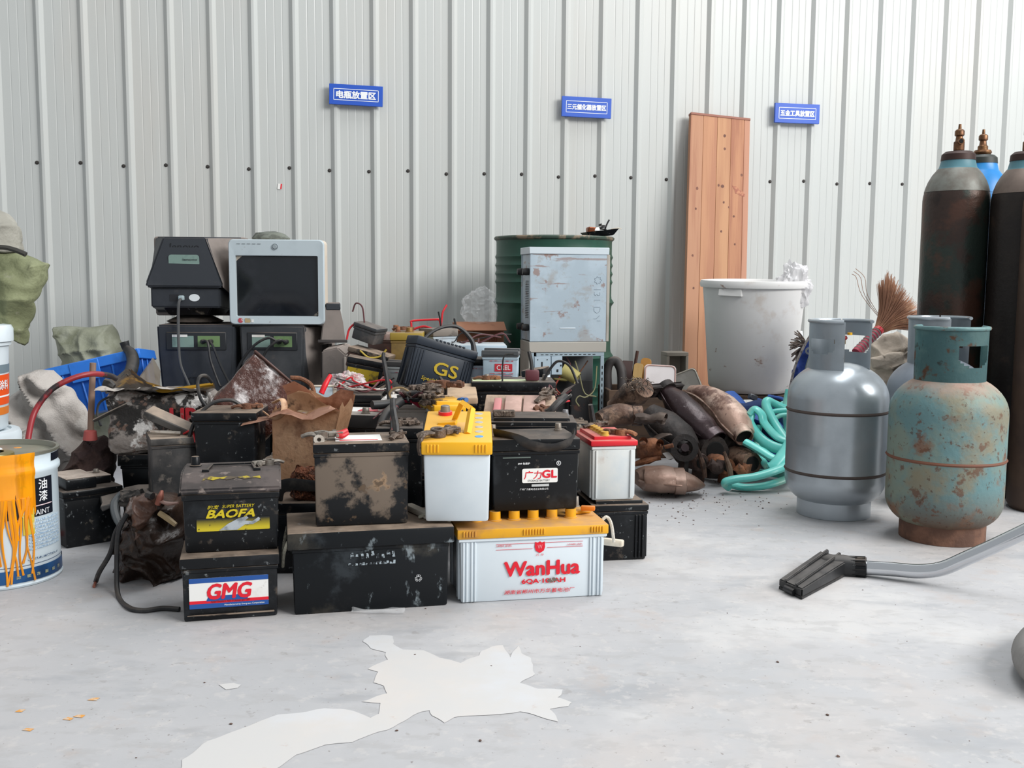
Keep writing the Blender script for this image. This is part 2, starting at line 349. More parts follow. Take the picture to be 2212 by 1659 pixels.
# ================================================================== BATTERIES
def fb(pl, pr, z, d):                      # two pixels of a front bottom edge at height z -> location, yaw, width
    A, B = gnd(*pl, z), gnd(*pr, z); v = B-A; yaw = math.atan2(v.y, v.x)
    return (A+B)/2 + Vector((-math.sin(yaw), math.cos(yaw), 0))*d/2, yaw, v.length
def pb(px, py, Y, d, yaw=0.0):             # pixel and depth of the middle of the front bottom edge
    return at(px, py, Y) + Vector((-math.sin(yaw), math.cos(yaw), 0))*d/2
def post(t, x, y, z, r=.009, h=.018, m=None, name='terminal'):
    return obj(name, lathe([(0, 0), (r*1.25, 0), (r*1.25, .003), (r, .004), (r*.88, h-.001), (r*.8, h), (0, h)], 14), m or k('lead'), t, (x, y, z))
_capme = {}
def cap(t, x, y, z, m, r=.013, h=.011):
    key = (r, h)
    if key not in _capme:
        bm = lathe([(0, 0), (r*1.2, 0), (r*1.2, .003), (r, .004), (r, h), (r*.6, h), (r*.55, h-.002), (0, h-.002)], 12)
        bx(bm, -r*.8, r*.8, -.0015, .0015, h-.003, h+.001); _capme[key] = finish(bm)
    return obj('vent_cap', _capme[key].copy(), m, t, (x, y, z))
def clamp(t, x, y, z, rz=0.0, s=1.0, m=None):
    bm = lathe([(.009*s, 0), (.017*s, 0), (.017*s, .016*s), (.009*s, .016*s)], 16, close=True)
    bx(bm, .014*s, .05*s, -.011*s, -.003*s, .002*s, .014*s, .0015*s, 1); bx(bm, .014*s, .05*s, .003*s, .011*s, .002*s, .014*s, .0015*s, 1)
    sweep([(.034*s, -.022*s, .008*s), (.034*s, .024*s, .008*s)], .004*s, 8, 1, bm=bm)
    lathe([(0, -.005*s), (.0085*s, -.005*s), (.0085*s, .005*s), (0, .005*s)], 6, bm=bm, M=Matrix.Translation((.034*s, .016*s, .008*s)) @ Matrix.Rotation(PI/2, 4, 'X'))
    sweep([(-.01*s, 0, .008*s), (-.03*s, .004*s, .010*s), (-.045*s, .01*s, .004*s)], [.011*s, .009*s, .008*s], 8, 3, flat=.6, bm=bm)
    dent(bm, .0015*s, 60/s, int(x*1000) % 17)
    return obj('terminal_clamp', bm, m or k('rustmet'), t, (x, y, z), (0, 0, rz))
def rope(t, a, b, sag, m, r=.004, out=(0, 0, 0), name='rope_handle'):
    a, b = Vector(a), Vector(b); o = Vector(out); c = (a+b)/2+Vector((0, 0, -sag))+o
    return obj(name, sweep([a, a.lerp(c, .45)+o*.3, c, b.lerp(c, .45)+o*.3, b], r, 8, 6), m, t)
def battery(label, loc, rot, w, d, h, case, lid=None, lid_h=.03, over=.004, tap=.97, top='step', posts=((-.38, .25), (.38, .25)), caps=0, capm=None, ribs=0, group=None, name='car_battery', capx=(-.33, .33), capy=-.2, seam=True, pr=.009, bev=.005, postm=None):
    """origin in the middle of the base, front face at local -Y"""
    t = thing(name, label, 'battery', loc, rot, group); lid = lid or case; hc = h-lid_h
    bm = box(-w/2, w/2, -d/2, d/2, 0, hc, bev, 2, tap)
    if seam: bx(bm, -w/2-.002, w/2+.002, -d/2-.002, d/2+.002, hc-.010, hc-.001, .0015, 1)
    for i in range(ribs):
        for s in (-1, 1):
            x = s*(w/2-.012-.010*i); bx(bm, x-.0025, x+.0025, -d/2-.003, -d/2+.006, .006, hc-.012, .001, 1)
            y = s*(d/2-.012-.010*i)
            for sx in (-1, 1): bx(bm, sx*w/2-.004, sx*w/2+.003, y-.0025, y+.0025, .006, hc-.012, .001, 1)
    obj('case', bm, case, t)
    o = over; bm = box(-w/2-o, w/2+o, -d/2-o, d/2+o, hc, h-(.010 if top != 'flat' else 0), .004, 2)
    if top == 'step': bx(bm, -w*.47, w*.47, -d*.42, d*.12, hc, h, .003, 2); bx(bm, -w*.25, w*.25, d*.1, d*.42, hc, h, .003, 2)
    elif top == 'slab': bx(bm, -w*.44, w*.44, -d*.44, d*.44, hc, h, .004, 2)
    elif top == 'tray': bx(bm, -w/2-o, w/2+o, -d/2-o, -d/2+.006, hc, h, .002, 1); bx(bm, -w/2-o, w/2+o, d/2-.006, d/2+o, hc, h, .002, 1)
    obj('lid', bm, lid, t)
    zt = h-(.010 if top != 'flat' else 0)
    for (px, py) in posts: post(t, px*w, py*d, zt, pr, m=postm)
    for i in range(caps):
        x = capx[0]+(capx[1]-capx[0])*i/max(caps-1, 1); cap(t, x*w, capy*d, h-.001, capm or k('yel'))
    return t

# ---- A: lowest in the left stack, white-blue-red label
loc, yaw, w = fb((396,1345), (601,1330), 0, .17)
A = battery('black battery with a white, blue and red label, bottom of the left stack', loc, (0, 0, yaw), w, .17, .148, k('blk'), lid_h=.026, over=.005, top='flat', posts=(), tap=.985)
f = -.17/2-.0012
lx0, lx1, lz0, lz1 = -w*.46+.006, w*.40, .030, .100
plate(A, 'label', lx0, lx1, lz0, lz1, f, k('paperw'), .002)
g = f-.0009
plate(A, 'label_stripe', lx0, lx1, lz1-.011, lz1, g+.0004, k('ink_b'), .001); plate(A, 'label_stripe', lx0, lx1, lz0+.011, lz0+.018, g+.0004, k('ink_r'), .0005); plate(A, 'label_stripe', lx0, lx1, lz0, lz0+.0108, g+.0004, k('ink_b'), .001)
obj('logo_bar', poly([(-.054, .046), (.036, .046), (.042, .058), (-.048, .058)], g-.0003, .0003), k('ink_b'), A)
text(A, 'GMG', .096, .034, (-.002, g-.0006, .068), k('ink_r'), bold=.055, shear=.18)
text(A, 'Manufactured by Evergreen Corporation', .088, .0045, (.030, g-.0004, lz0+.0052), k('ink_w'), bold=.012)
text(A, 'MAINTENANCE FREE STORAGE BATTERY', .086, .0045, (.0, g-.0004, lz0+.0145), mat('dark_red_print', '8f1a26', .5), bold=.01)
obj('front_rib', box(-w*.46, w*.46, -.0905, -.083, .012, .0145, .001, 1), k('blkmud'), A)

# ---- B: black battery with yellow label on top of A
zb = .1485; loc, yaw, w = fb((397,1197), (604,1186), zb, .175)
B = thing('car_battery', 'x', 'battery', loc, (0, 0, yaw))
B['label'] = 'dusty black battery with a scraped yellow label, top of the left stack'
obj('case', bx(box(-w/2, w/2, -.0875, .0875, 0, .138, .006, 2, .97), -w/2-.002, w/2+.002, -.09, .09, .122, .137, .002, 1), k('blk'), B)
bm = bmesh.new(); pr_ = [(-.094, .138), (-.094, .148), (-.088, .153), (-.045, .176), (-.03, .178), (.09, .178), (.094, .173), (.094, .138)]
va = [[bm.verts.new((sx*(w/2+.006), y, z)) for y, z in pr_] for sx in (-1, 1)]
n_ = len(pr_)
for i in range(n_): bm.faces.new((va[0][i], va[0][(i+1) % n_], va[1][(i+1) % n_], va[1][i]))
bm.faces.new(va[0][::-1]); bm.faces.new(va[1]); bmesh.ops.bevel(bm, geom=bm.edges[:], offset=.004, segments=2, affect='EDGES')
lidB = obj('lid', bm, mat('black_lid_scuffed', '242122', .4, layers=[('5a504e', 9, .5, .62, .7), ('9a8c84', 24, .58, .66, .6)], dust=('5f5652', .55)), B)
bm = bmesh.new()
for p_ in ([(-.055, -.03, .181), (-.045, .035, .183), (.045, .035, .183), (.055, -.03, .181)],): sweep(p_, .0045, 8, 1, flat=.6, bm=bm)
bx(bm, -.066, -.050, -.036, -.026, .177, .184, .001, 1); bx(bm, .050, .066, -.036, -.026, .177, .184, .001, 1); obj('handle', bm, k('blkcln'), B)
post(B, -w*.40, .045, .178, .011, .024, k('blk')); clamp(B, w*.40, .035, .178, R(200), .8, k('lead'))
obj('torn_label', poly([(-.06, -.002), (-.05, .006), (-.035, .001), (-.02, .007), (-.005, .001), (.02, .008), (.035, .002), (.06, .006), (.072, .002), (.07, .012), (.05, .008), (.04, .013), (.02, .010), (.0, .014), (-.02, .010), (-.04, .015), (-.055, .010)], 0, .0006), mat('torn_yellow_print', 'a8962a', .5, layers=[('4b423c', 30, .46, .56, .95)]), B, (-.005, -.0695, .1645), (-R(62), 0, 0))
f = -.0875-.0012
plate(B, 'label', -w*.36, w*.40, .050, .080, f+.001, mat('yellow_black_label', 'c2b022', .5, grad=('17191a', 2, .056, .078), layers=[('3a3518', 30, .56, .66, .8, (1, 1, .4)), ('1b1c1c', 70, .6, .66, .9)]), .002)
obj('swoosh', poly([(-.028, .051), (-.008, .066), (.016, .078), (.034, .082), (.038, .078), (.030, .072), (.046, .070), (.060, .079), (.064, .076), (.062, .071), (.048, .063), (.030, .063), (.012, .051)], f-.0008, .0004), mat('silver_print', 'a9b0b6', .5, layers=[('5b6266', 30, .45, .65, .8)]), B)
text(B, 'BAOFA', .106, .018, (-.002, f-.0004, .090), k('ink_y'), bold=.07, shear=.3)
text(B, 'SUPER BATTERY', .072, .007, (.016, f-.0004, .107), k('ink_y'), bold=.01, shear=.25); text(B, '豹发', .026, .009, (-.040, f-.0004, .106), k('ink_y'), bold=.02, shear=.3)

# ---- C: large black battery with rope handles
loc, yaw, w = fb((634,1330), (969,1308), 0, .19); wC = w
Cb = battery('long scuffed black battery on the floor with rope handles, between the white ones', loc, (0, 0, yaw), w, .19, .196, mat('black_plastic_scuffed', '0d1115', .4, layers=[('3d4348', 7, .55, .66, .5), ('97a3a9', 26, .60, .68, .6, (1, 1, .5)), ('5d584e', 4, .58, .7, .4)], dust=(DUST, .85), spec=.3), lid_h=.040, over=.012, top='flat', posts=(), tap=.985)
Cb['label'] = 'long scuffed black battery with rope handles, middle of the front row'
m_rope = mat('dirty_white_rope', 'c9c5b4', .8, layers=[('8f8a78', 60, .45, .65, .7)], bump=.6, bscale=300)
rope(Cb, (-w/2-.010, .05, .175), (-w/2-.010, -.07, .168), .075, m_rope, .004, (-.012, -.01, 0)); 
rope(Cb, (w/2-.06, -.02, .200), (w/2+.010, -.06, .196), -.022, m_rope, .004)
obj('handle_grip', box(-.012, .012, -.06, .06, 0, .016, .004, 2), mat('ivory_grip', 'cfc9bd', .6, dust=('b5a999', .4)), Cb, (w/2-.055, .03, .1965), (0, 0, R(18)))
text(Cb, '♻', .017, .017, (w*.30, -.0965, .072), k('ink_w'), bold=.0)
rng = random.Random(2); mw_ = mat('worn_white_paint', '9fabb2', .6, layers=[('1a1f25', 120, .45, .55, 1)])
for i in range(9):
    x = -.05+.012*i; zz_ = .128+.004*math.sin(i*2); hh = .005+.01*rng.random()
    obj('worn_print', poly([(x, zz_), (x+.006+.004*rng.random(), zz_), (x+.006, zz_+hh), (x+.001, zz_+hh)], -.0962, .0003), mw_, Cb)
for i in range(14):
    x = -.055+.008*i; hh = .003+.006*rng.random()
    obj('worn_print', poly([(x, .111), (x+.005+.003*rng.random(), .111), (x+.006, .111+hh), (x+.001, .111+hh)], -.0962, .0003), mw_, Cb)

# ---- D: white battery, yellow lid, red lettering
loc, yaw, w = fb((994,1304), (1304,1287), 0, .185); yD = yaw; D_loc = loc.copy()
m_wd = mat('white_case_red_print', 'd2dbe1', .38, layers=[('c6d2da', 3, .4, .7, .5), ('9b8f84', 30, .70, .78, .5)], sss=.1)
Db = thing('car_battery', 'x', 'battery', loc, (0, 0, yaw)); Db['label'] = 'large white battery with big red lettering and yellow lid, right end of the front row'
bm = box(-w/2, w/2, -.0925, .0925, 0, .158, .005, 2, .985)
bx(bm, -w/2-.005, w/2+.005, -.097, .097, .150, .160, .002, 1)
for s in (-1, 1):
    for xo in (.008, .016, .028, .036): bx(bm, s*(w/2-xo)-.0022, s*(w/2-xo)+.0022, -.0955, -.08, .003, .150, .001, 1)
    for yo in (-.07, -.05, .05, .07): bx(bm, s*w/2-.003, s*w/2+.003, yo-.003, yo+.003, .004, .150, .001, 1)
obj('case', bm, m_wd, Db)
m_yd = mat('yellow_lid_dirty', 'dfa21e', .45, layers=[('a8774a', 10, .52, .7, .6)], dust=('a98363', .75))
bm = box(-w/2-.008, w/2+.008, -.100, .100, .158, .182, .003, 2)
for s in (-1, 0, 1):
    for i in range(8 if s == 0 else 5):
        x = s*w*.44+(i-(3.5 if s == 0 else 2))*.007; bx(bm, x-.002, x+.002, -.1035, -.099, .164, .178, .0008, 1)
obj('lid', bm, m_yd, Db)
for i in range(6): cap(Db, (-.36+.135*i)*w, -.012, .181, m_yd, .014, .024)
o_ = obj('terminal_base', box(-.03, .03, -.02, .02, 0, .012, .006, 2), m_yd, Db, (w*.40, .03, .182), (0, 0, R(15))); post(Db, w*.40, .055, .192, .009, .028)
obj('orange_plug', box(-.018, .018, -.008, .008, 0, .012, .003, 2), mat('orange_plastic', 'd9791c', .5, dust=('b08a60', .4)), Db, (w*.45, .0, .1945), (0, 0, R(-20)))
m_rope2 = mat('clean_white_rope', 'd8d3c8', .8, layers=[('a8a294', 60, .5, .7, .6)], bump=.6, bscale=300)
hx = w/2+.035
obj('rope_handle', sweep([(w/2+.006, -.03, .170), (w/2+.022, -.03, .183), (hx, -.03, .165), (hx+.008, -.03, .118)], .0042, 8, 6), m_rope2, Db); obj('rope_handle', sweep([(w/2+.006, .05, .165), (w/2+.020, .05, .150), (w/2+.012, .03, .118)], .0042, 8, 6), m_rope2, Db)
obj('handle_grip', box(-.011, .011, -.048, .048, -.009, .009, .004, 2), mat('cream_grip', 'd6cdbd', .55, layers=[('a5937f', 18, .55, .75, .6)]), Db, (hx-.006, .0, .112), (0, R(8), R(55)))
f = -.0925-.0008; r_ = k('ink_r')
text(Db, 'WanHua', .186, .0345, (.022, f-.001, .079), r_, bold=.06); text(Db, '6QA·105AH', .108, .0125, (.026, f-.001, .046), r_, bold=.06)
text(Db, '湖南省郴州市万华蓄电池厂', .176, .0105, (.016, f-.001, .022), r_, shear=.15, bold=.006); text(Db, '万 华', .020, .0055, (.016, f-.001, .112), r_)
text(Db, 'UPPER LEVEL', .038, .0035, (-.072, f-.001, .1375), r_, bold=.01); text(Db, 'LOWER LEVEL', .038, .0035, (.104, f-.001, .1345), r_, bold=.01)
bm = bmesh.new()
for x0, x1, z in ((-.092, .124, .141), (-.092, -.002, .1275), (.034, .124, .1285)): poly([(x0, z), (x1, z), (x1, z+.0008), (x0, z+.0008)], f-.0005, .0003, bm)
obj('print_line', bm, r_, Db)
obj('shield_emblem', poly([(.016, .116), (.006, .122), (.003, .131), (.004, .144), (.011, .142), (.016, .145), (.021, .142), (.028, .144), (.029, .131), (.026, .122)], f-.0006, .0004), r_, Db)
text(Db, 'W', .012, .010, (.016, f-.0014, .132), mat('pale_red_print', 'ef9aa2', .5), bold=.0)
obj('smudge', poly([(.035, .045), (.042, .042), (.055, .044), (.062, .048), (.052, .054), (.040, .052)], f-.002, .0003), mat('brown_smudge', '6f6058', .8, layers=[('cdd4d9', 90, .5, .6, .9)]), Db)

# ---- E: muddy battery standing on C
zb = .1965; loc, yaw, w = fb((681,1139), (883,1131), zb, .165)
Eb = battery('mud-caked black battery with two lead clamps, standing on the long black battery', loc+Vector((0, .0, .0005)), (0, 0, yaw), w, .165, .196, k('blkmud'), k('blk'), lid_h=.022, over=.003, top='flat', posts=(), tap=.985)
plate_e = obj('top_label', box(-.06, .05, -.05, .04, 0, .0008, .0002, 1), k('paperw'), Eb, (0, .0, .196)); obj('label_line', box(-.05, .04, -.045, -.038, 0, .0006, .0001, 1), k('ink_r'), Eb, (0, 0, .197))
post(Eb, -w*.42, .03-.06, .196, .011, .012); clamp(Eb, -w*.42, -.03, .202, R(10), 1.0, k('lead')); clamp(Eb, w*.40, -.02, .197, R(80), .95)
obj('red_cable_end', sweep([(-w*.26, -.025, .210), (-w*.2, -.02, .212), (-w*.14, -.015, .218)], [.006, .007, .005], 8, 4), k('cabred'), Eb); obj('red_cable_end', sweep([(-w*.26, -.032, .208), (-w*.2, -.034, .206), (-w*.13, -.028, .212)], [.006, .0065, .004], 8, 4), k('cabred'), Eb)
obj('cable_stub', sweep([(w*.40, -.01, .200), (w*.395, .0, .225), (w*.37, .01, .262), (w*.375, .03, .285)], [.008, .009, .008, .007], 8, 5), k('cable'), Eb); obj('ring_lug', lathe([(.005, 0), (.013, 0), (.013, .004), (.005, .004)], 12, close=True), k('lead'), Eb, (-w*.45, -.05, .200), (R(60), R(20), 0))

# ---- F: yellow-lidded white battery, tilted forward
pF = gnd(987, 1111, .222); wF, dF, hF = .156, .30, .200; yw = R(2)
Fb = battery('white battery with a bright yellow lid and raised yellow handle, tipped forward', Vector((pF.x, pF.y, .2165)) + Vector((-math.sin(yw), math.cos(yw), 0))*dF/2, (R(6.0), 0, yw), wF, dF, hF, k('white'), k('yel'), lid_h=.032, over=.005, top='flat', posts=(), tap=.96, seam=False, bev=.007)
bm = bmesh.new()
for s in (-1, 1):
    for i in range(4): x = s*(.068-.008*i); bx(bm, x-.002, x+.002, -dF/2-.0075, -dF/2-.004, hF-.026, hF-.006, .0008, 1)
obj('lid_rib', bm, k('yel'), Fb)
bm = bmesh.new(); pts = [(-.012, .035, hF), (.010, .005, hF+.058), (.034, -.022, hF+.048), (.024, -.078, hF)]
for a, b in zip(pts, pts[1:]):
    sweep([a, b], .0095, 4, 1, flat=.75, bm=bm)
obj('handle', bm, k('yel'), Fb)
obj('handle', box(-.055, -.008, -.012, .012, 0, .012, .002, 1), k('yel'), Fb, (.005, .01, hF), (0, R(-8), R(-8))); obj('handle_recess', box(-.02, .02, -.05, .05, 0, .0012, .0004, 1), mat('pale_dusty_yellow', 'cfa966', .7), Fb, (.0, -.02, hF))
for i in range(6):
    mm = [mat('blue_sticker', '5c9bd0', .5), mat('grey_sticker', 'b3b3ab', .5, layers=[('8b8577', 60, .5, .65, .6)])][0 if i == 0 else 1]
    obj('sticker', lathe([(0, .0008), (.010, .0008), (.0105, 0)], 16), mm, Fb, (.052, -.105+.046*i, hF))
clamp(Fb, -.045, -.105, hF+.001, R(35), 1.15); obj('clamp_arm', sweep([(-.055, -.12, hF+.012), (-.078, -.135, hF+.012), (-.088, -.145, hF-.010), (-.086, -.147, hF-.034)], [.008, .009, .008, .006], 8, 4, flat=.6), k('rustmet'), Fb)
post(Fb, -.035, .115, hF, .013, .024, k('lead')); obj('red_ring', lathe([(.013, 0), (.018, 0), (.018, .009), (.013, .009)], 16, close=True), k('red'), Fb, (-.035, .115, hF))

# ---- G: black battery with white label on D
zb = .206; loc, yaw, w = fb((1065,1106), (1249,1099), zb, .165)
G = battery('black battery with a white label and red characters, standing on the white lettered battery', loc, (0, 0, yaw), w, .165, .180, k('blkcln'), lid_h=.030, over=.003, top='flat', posts=((-.4, .3), (.4, .3)), tap=.97)
f = -.0845
plate(G, 'label', -.036, .054, .070, .106, f+.0005, k('paperw'), .004); g = f-.0006
text(G, '广力', .045, .021, (-.009, g, .090), k('ink_r'), bold=.012, shear=.12); text(G, 'GL', .036, .0185, (.033, g, .0915), k('ink_r'), bold=.07); text(G, 'STORAGE BATTERY', .056, .005, (.006, g, .0755), k('ink_k'))
plate(G, 'label_bar', -.012, .032, .0605, .0665, f+.0005, mat('silver_bar', 'b9bcbd', .4), .0005)
text(G, '广州广力蓄电池企业有限公司', .072, .005, (-.006, g, .0545), k('ink_w')); text(G, 'SMF 免维护', .030, .0055, (-.032, g, .119), k('ink_w'), bold=.02)
bm = bmesh.new(); lathe([(.0045, 0), (.0058, 0), (.0058, .0004), (.0045, .0004)], 20, bm=bm, close=True, M=Matrix.Translation((.056, g, .118)) @ Matrix.Rotation(PI/2, 4, 'X')); obj('round_emblem', bm, k('ink_w'), G); text(G, 'R', .004, .006, (.056, g, .118), k('ink_w'), bold=.02)
obj('case_slot', box(-.07, .0, -.001, .001, -.0015, .0015, .0004, 1), mat('greenish_edge', '59645f', .5), G, (-.015, f+.001, .134))
obj('strap', sweep([(-.098, -.03, .190), (-.05, -.088, .182), (-.01, -.094, .164), (.04, -.092, .158), (.085, -.088, .172), (.105, -.05, .188), (.112, .0, .165), (.122, -.01, .105), (.106, -.02, .055)], [.012, .014, .016, .015, .016, .010, .016, .018, .012], 8, 6, flat=.18, up=(0, 1, .3)), k('cable'), G, label='wide black rubber strap draped over the front')

# ---- K and J at the right end
loc, yaw, w = fb((1292,1213), (1385,1209), 0, .2)
Kb = battery('black ridged battery on the floor under the red-lidded battery', loc, (0, 0, yaw), w+.03, .2, .168, k('blkmud') if False else k('blk'), lid_h=.028, top='slab', posts=((-.3, -.3),), ribs=3, tap=.98)
zb = .1685; loc, yaw, w = fb((1276,1080), (1368,1077), zb, .17)
J = battery('narrow white battery with a red lid and a row of yellow caps', loc, (0, 0, yaw), w, .19, .178, mat('white_plastic_rust_stained', 'd5d6d2', .42, layers=[('b7c3cb', 4, .4, .65, .6), ('a57e66', 9, .60, .8, .6), ('8b7462', 30, .66, .76, .5)], sss=.1), k('red'), lid_h=.026, over=.006, top='slab', posts=(), ribs=1, tap=.98)
for i in range(6): cap(J, -.018+.006*i if False else .0-.02, -.07+.029*i, .177, mat('yellow_cap_dusty', 'c9a040', .5, dust=('b39a70', .6)), .011, .012)
clamp(J, .028, -.065, .178, R(150), 1.0, k('rust')); clamp(J, -.005, .085, .178, R(40), 1.0); obj('cable_stub', sweep([(-.01, .09, .185), (-.015, .09, .21), (-.022, .085, .245)], [.008, .009, .007], 8, 4), k('cable'), J)

# ---- the heap behind the front row
def hp(px, Y, z, d=0.0, yaw=0.0):          # front-bottom-middle at depth Y and height z, seen at column px -> base centre
    x = at(px, 800, Y).x; return Vector((x, Y, z)) + Vector((-math.sin(yaw), math.cos(yaw), 0))*d/2
def hb(label, px, Y, z, w, d, h, yaw=0, rx=0, ry=0, case=None, lid=None, **kw):
    return battery(label, hp(px, Y, z, d, R(yaw)), (R(rx), R(ry), R(yaw)), w, d, h, case or k('blk'), lid, **kw)
tan = mat('tan_dusty_top', 'b39a80', .85, layers=[('94816e', 14, .45, .65, .7)])
grime = mat('grimy_grey_plastic', '55524f', .6, layers=[('2b2a2a', 8, .45, .6, .8), ('9a8b7b', 14, .55, .7, .7)], dust=('a39282', .9))
# buried supports
G0 = 'black batteries buried in the heap'
F0 = None
def filler(x, y, z, yaw, w=.235, d=.165, h=.19):
    global F0
    lab = 'plain black battery buried in the dark lower part of the heap'
    if F0 is None:
        F0 = battery(lab, (x, y, z), (0, 0, yaw), .235, .165, .19, k('blk'), lid_h=.028, top='slab', group=G0)
    else: dup(F0, (x, y, z), (0, 0, yaw), lab, G0)
rng = random.Random(11)
for y, xs in ((2.87, (-.80, -.54)), (3.07, (-.74, -.48, -.22, .06)), (3.29, (-.70, -.44, -.16, .10)), (3.53, (-.66, -.40, -.14, .12)), (3.77, (-.62, -.36, -.10, .15)), (4.0, (-.58, -.32, -.06, .18)), (4.2, (-.56, -.30, -.04, .2))):
    for x in xs: filler(x, y, .0, R(rng.uniform(-2, 2)))
for y, xs in ((3.62, (-.62, -.36, -.10)), (3.84, (-.60, -.34, -.08)), (4.06, (-.54, -.28, -.02))):
    for x in xs: filler(x, y, .191, R(rng.uniform(-2, 2)))

L_ = hb('plain black battery with a cable arching off its lid, behind the yellow-labelled battery', 482, 2.80, .191, .168, .165, .212, 3, lid_h=.024, top='flat', posts=(), over=.006, tap=.94)
obj('battery_cable', sweep([(.03, 0, .222), (.0, -.01, .238), (-.05, -.03, .228), (-.095, -.05, .17), (-.115, -.06, .06), (-.112, -.07, -.03), (-.12, -.07, -.11)], .0055, 8, 8), k('cable'), L_)
clamp(L_, .045, 0, .212, R(20), .9, k('rust'))
# M: dark boxy battery seen corner-on
M_ = hb('tall dark grey box battery with its lid prised up, left of the heap', 372, 2.80, .001, .12, .15, .33, 24, case=mat('dark_grey_box', '1a1b1d', .55, layers=[('4a4644', 6, .48, .66, .7), ('857b72', 20, .58, .66, .4)], dust=(DUST, .6)), lid=grime, lid_h=.02, over=.003, top='flat', posts=(), tap=1)
obj('loose_lid', box(-.075, .075, -.03, .03, 0, .022, .003, 1), grime, M_, (.0, .02, .352), (R(10), R(24), R(-25))); obj('spring_bar', sweep([(-.06, -.04, .345), (.02, -.045, .337)], .006, 8, 1), k('lead'), M_); obj('red_wire', sweep([(.03, -.03, .333), (.05, -.06, .345), (.056, -.085, .315)], .003, 6, 4), k('cabred'), M_)
R_ = hb('black battery with torn white and red top labels and one lead post, mid heap', 745, 2.96, .191, .19, .17, .188, -10, lid=mat('black_lid_thick_dust', '2a2a2c', .6, dust=('a39a92', .95)), lid_h=.04, over=.005, top='flat', posts=((.28, -.33),), pr=.011, tap=.95)
obj('top_label', box(-.10, .02, -.02, .07, 0, .001, .0003, 1), k('paperw'), R_, (.02, 0, .188)); obj('red_label', box(-.02, .06, -.03, .04, 0, .0012, .0003, 1), mat('faded_red_label', 'c9505a', .6, layers=[('d9cfca', 40, .5, .65, .7)]), R_, (.035, .01, .1895))
obj('upright_cable', sweep([(.10, .02, .19), (.098, .03, .24), (.085, .045, .30), (.072, .06, .345), (.072, .065, .36)], [.006, .007, .007, .006, .005], 8, 6), k('cable'), R_)
S_ = hb('dirty white battery with flat pale lid under the tangled cables', 868, 3.02, .191, .14, .21, .222, 2, case=mat('dirty_white_case', 'cfcac4', .6, layers=[('8f857b', 12, .45, .65, .7), ('625c58', 30, .6, .7, .6)]), lid=mat('pale_dusty_lid', 'd8d4cf', .6, layers=[('b7aea5', 9, .5, .7, .5)]), lid_h=.025, top='slab', posts=((-.3, .3),), tap=.97)
T_ = hb('small black battery with corroded clamps on its lid, beside the yellow battery', 862, 2.72, .0, .12, .13, .375, 4, case=k('blkcln'), lid_h=.03, top='flat', posts=(), tap=.96)
clamp(T_, -.01, -.02, .375, R(10), 1.0); clamp(T_, .03, .02, .375, R(130), .9)
# tangled cables on top of S
q = lambda px, py, Y: tuple(at(px, py, Y))
t = thing('cable_bundle', 'thick black cable bundle with a red core lying over the white battery', 'cable', at(870, 880, 2.95)); o = t.location.copy()
def rel(pts): return [Vector(p)-o for p in pts]
obj('sheath', sweep(rel([q(804, 875, 2.92), q(840, 872, 2.95), (q(872, 866, 2.97)), q(890, 868, 2.98)]), [.013, .013, .012, .009], 10, 6), k('cable'), t)
obj('core_wire', sweep(rel([q(872, 866, 2.965), q(890, 866, 2.97), q(910, 878, 2.98)]), .007, 8, 5), mat('crimson_wire', '9d2440', .5), t)
obj('black_loop', sweep(rel([q(860, 862, 3.0), q(890, 853, 3.0), q(920, 852, 3.0), q(938, 862, 3.0), q(942, 878, 2.98)]), .013, 10, 6), k('cable'), t)
obj('black_loop', sweep(rel([q(866, 868, 2.93), q(838, 890, 2.86), q(822, 925, 2.80), q(826, 950, 2.76)]), .013, 10, 6), k('cable'), t)
obj('red_black_lead', sweep(rel([q(856, 880, 2.84), q(850, 895, 2.80), q(850, 925, 2.72), q(854, 940, 2.66)]), [.007, .008, .009, .01], 8, 5), mat('red_black_lead', '7d2b30', .5, layers=[('232426', 20, .45, .55, 1)]), t)
t = thing('wire_loop', 'thin brown and yellow wires looping over the cable bundle', 'wire', at(890, 850, 3.02)); o = t.location.copy()
obj('brown_wire', sweep(rel([q(845, 862, 3.05), q(841, 850, 3.05), q(850, 840, 3.05), q(868, 838, 3.05), q(885, 848, 3.03), q(896, 862, 3.0), q(912, 880, 2.96)]), .0035, 8, 6), mat('brown_wire', '8a7350', .5), t)
obj('yellow_wire', sweep(rel([q(832, 872, 3.0), q(850, 864, 3.0), q(880, 860, 3.0), q(900, 868, 2.98), q(920, 881, 2.95)]), .0035, 8, 6), k('cabyel'), t)
obj('thin_wire', sweep(rel([q(862, 866, 3.0), q(830, 885, 2.9), q(806, 905, 2.86)]), .0022, 6, 6), mat('maroon_wire', '5b3336', .5), t)
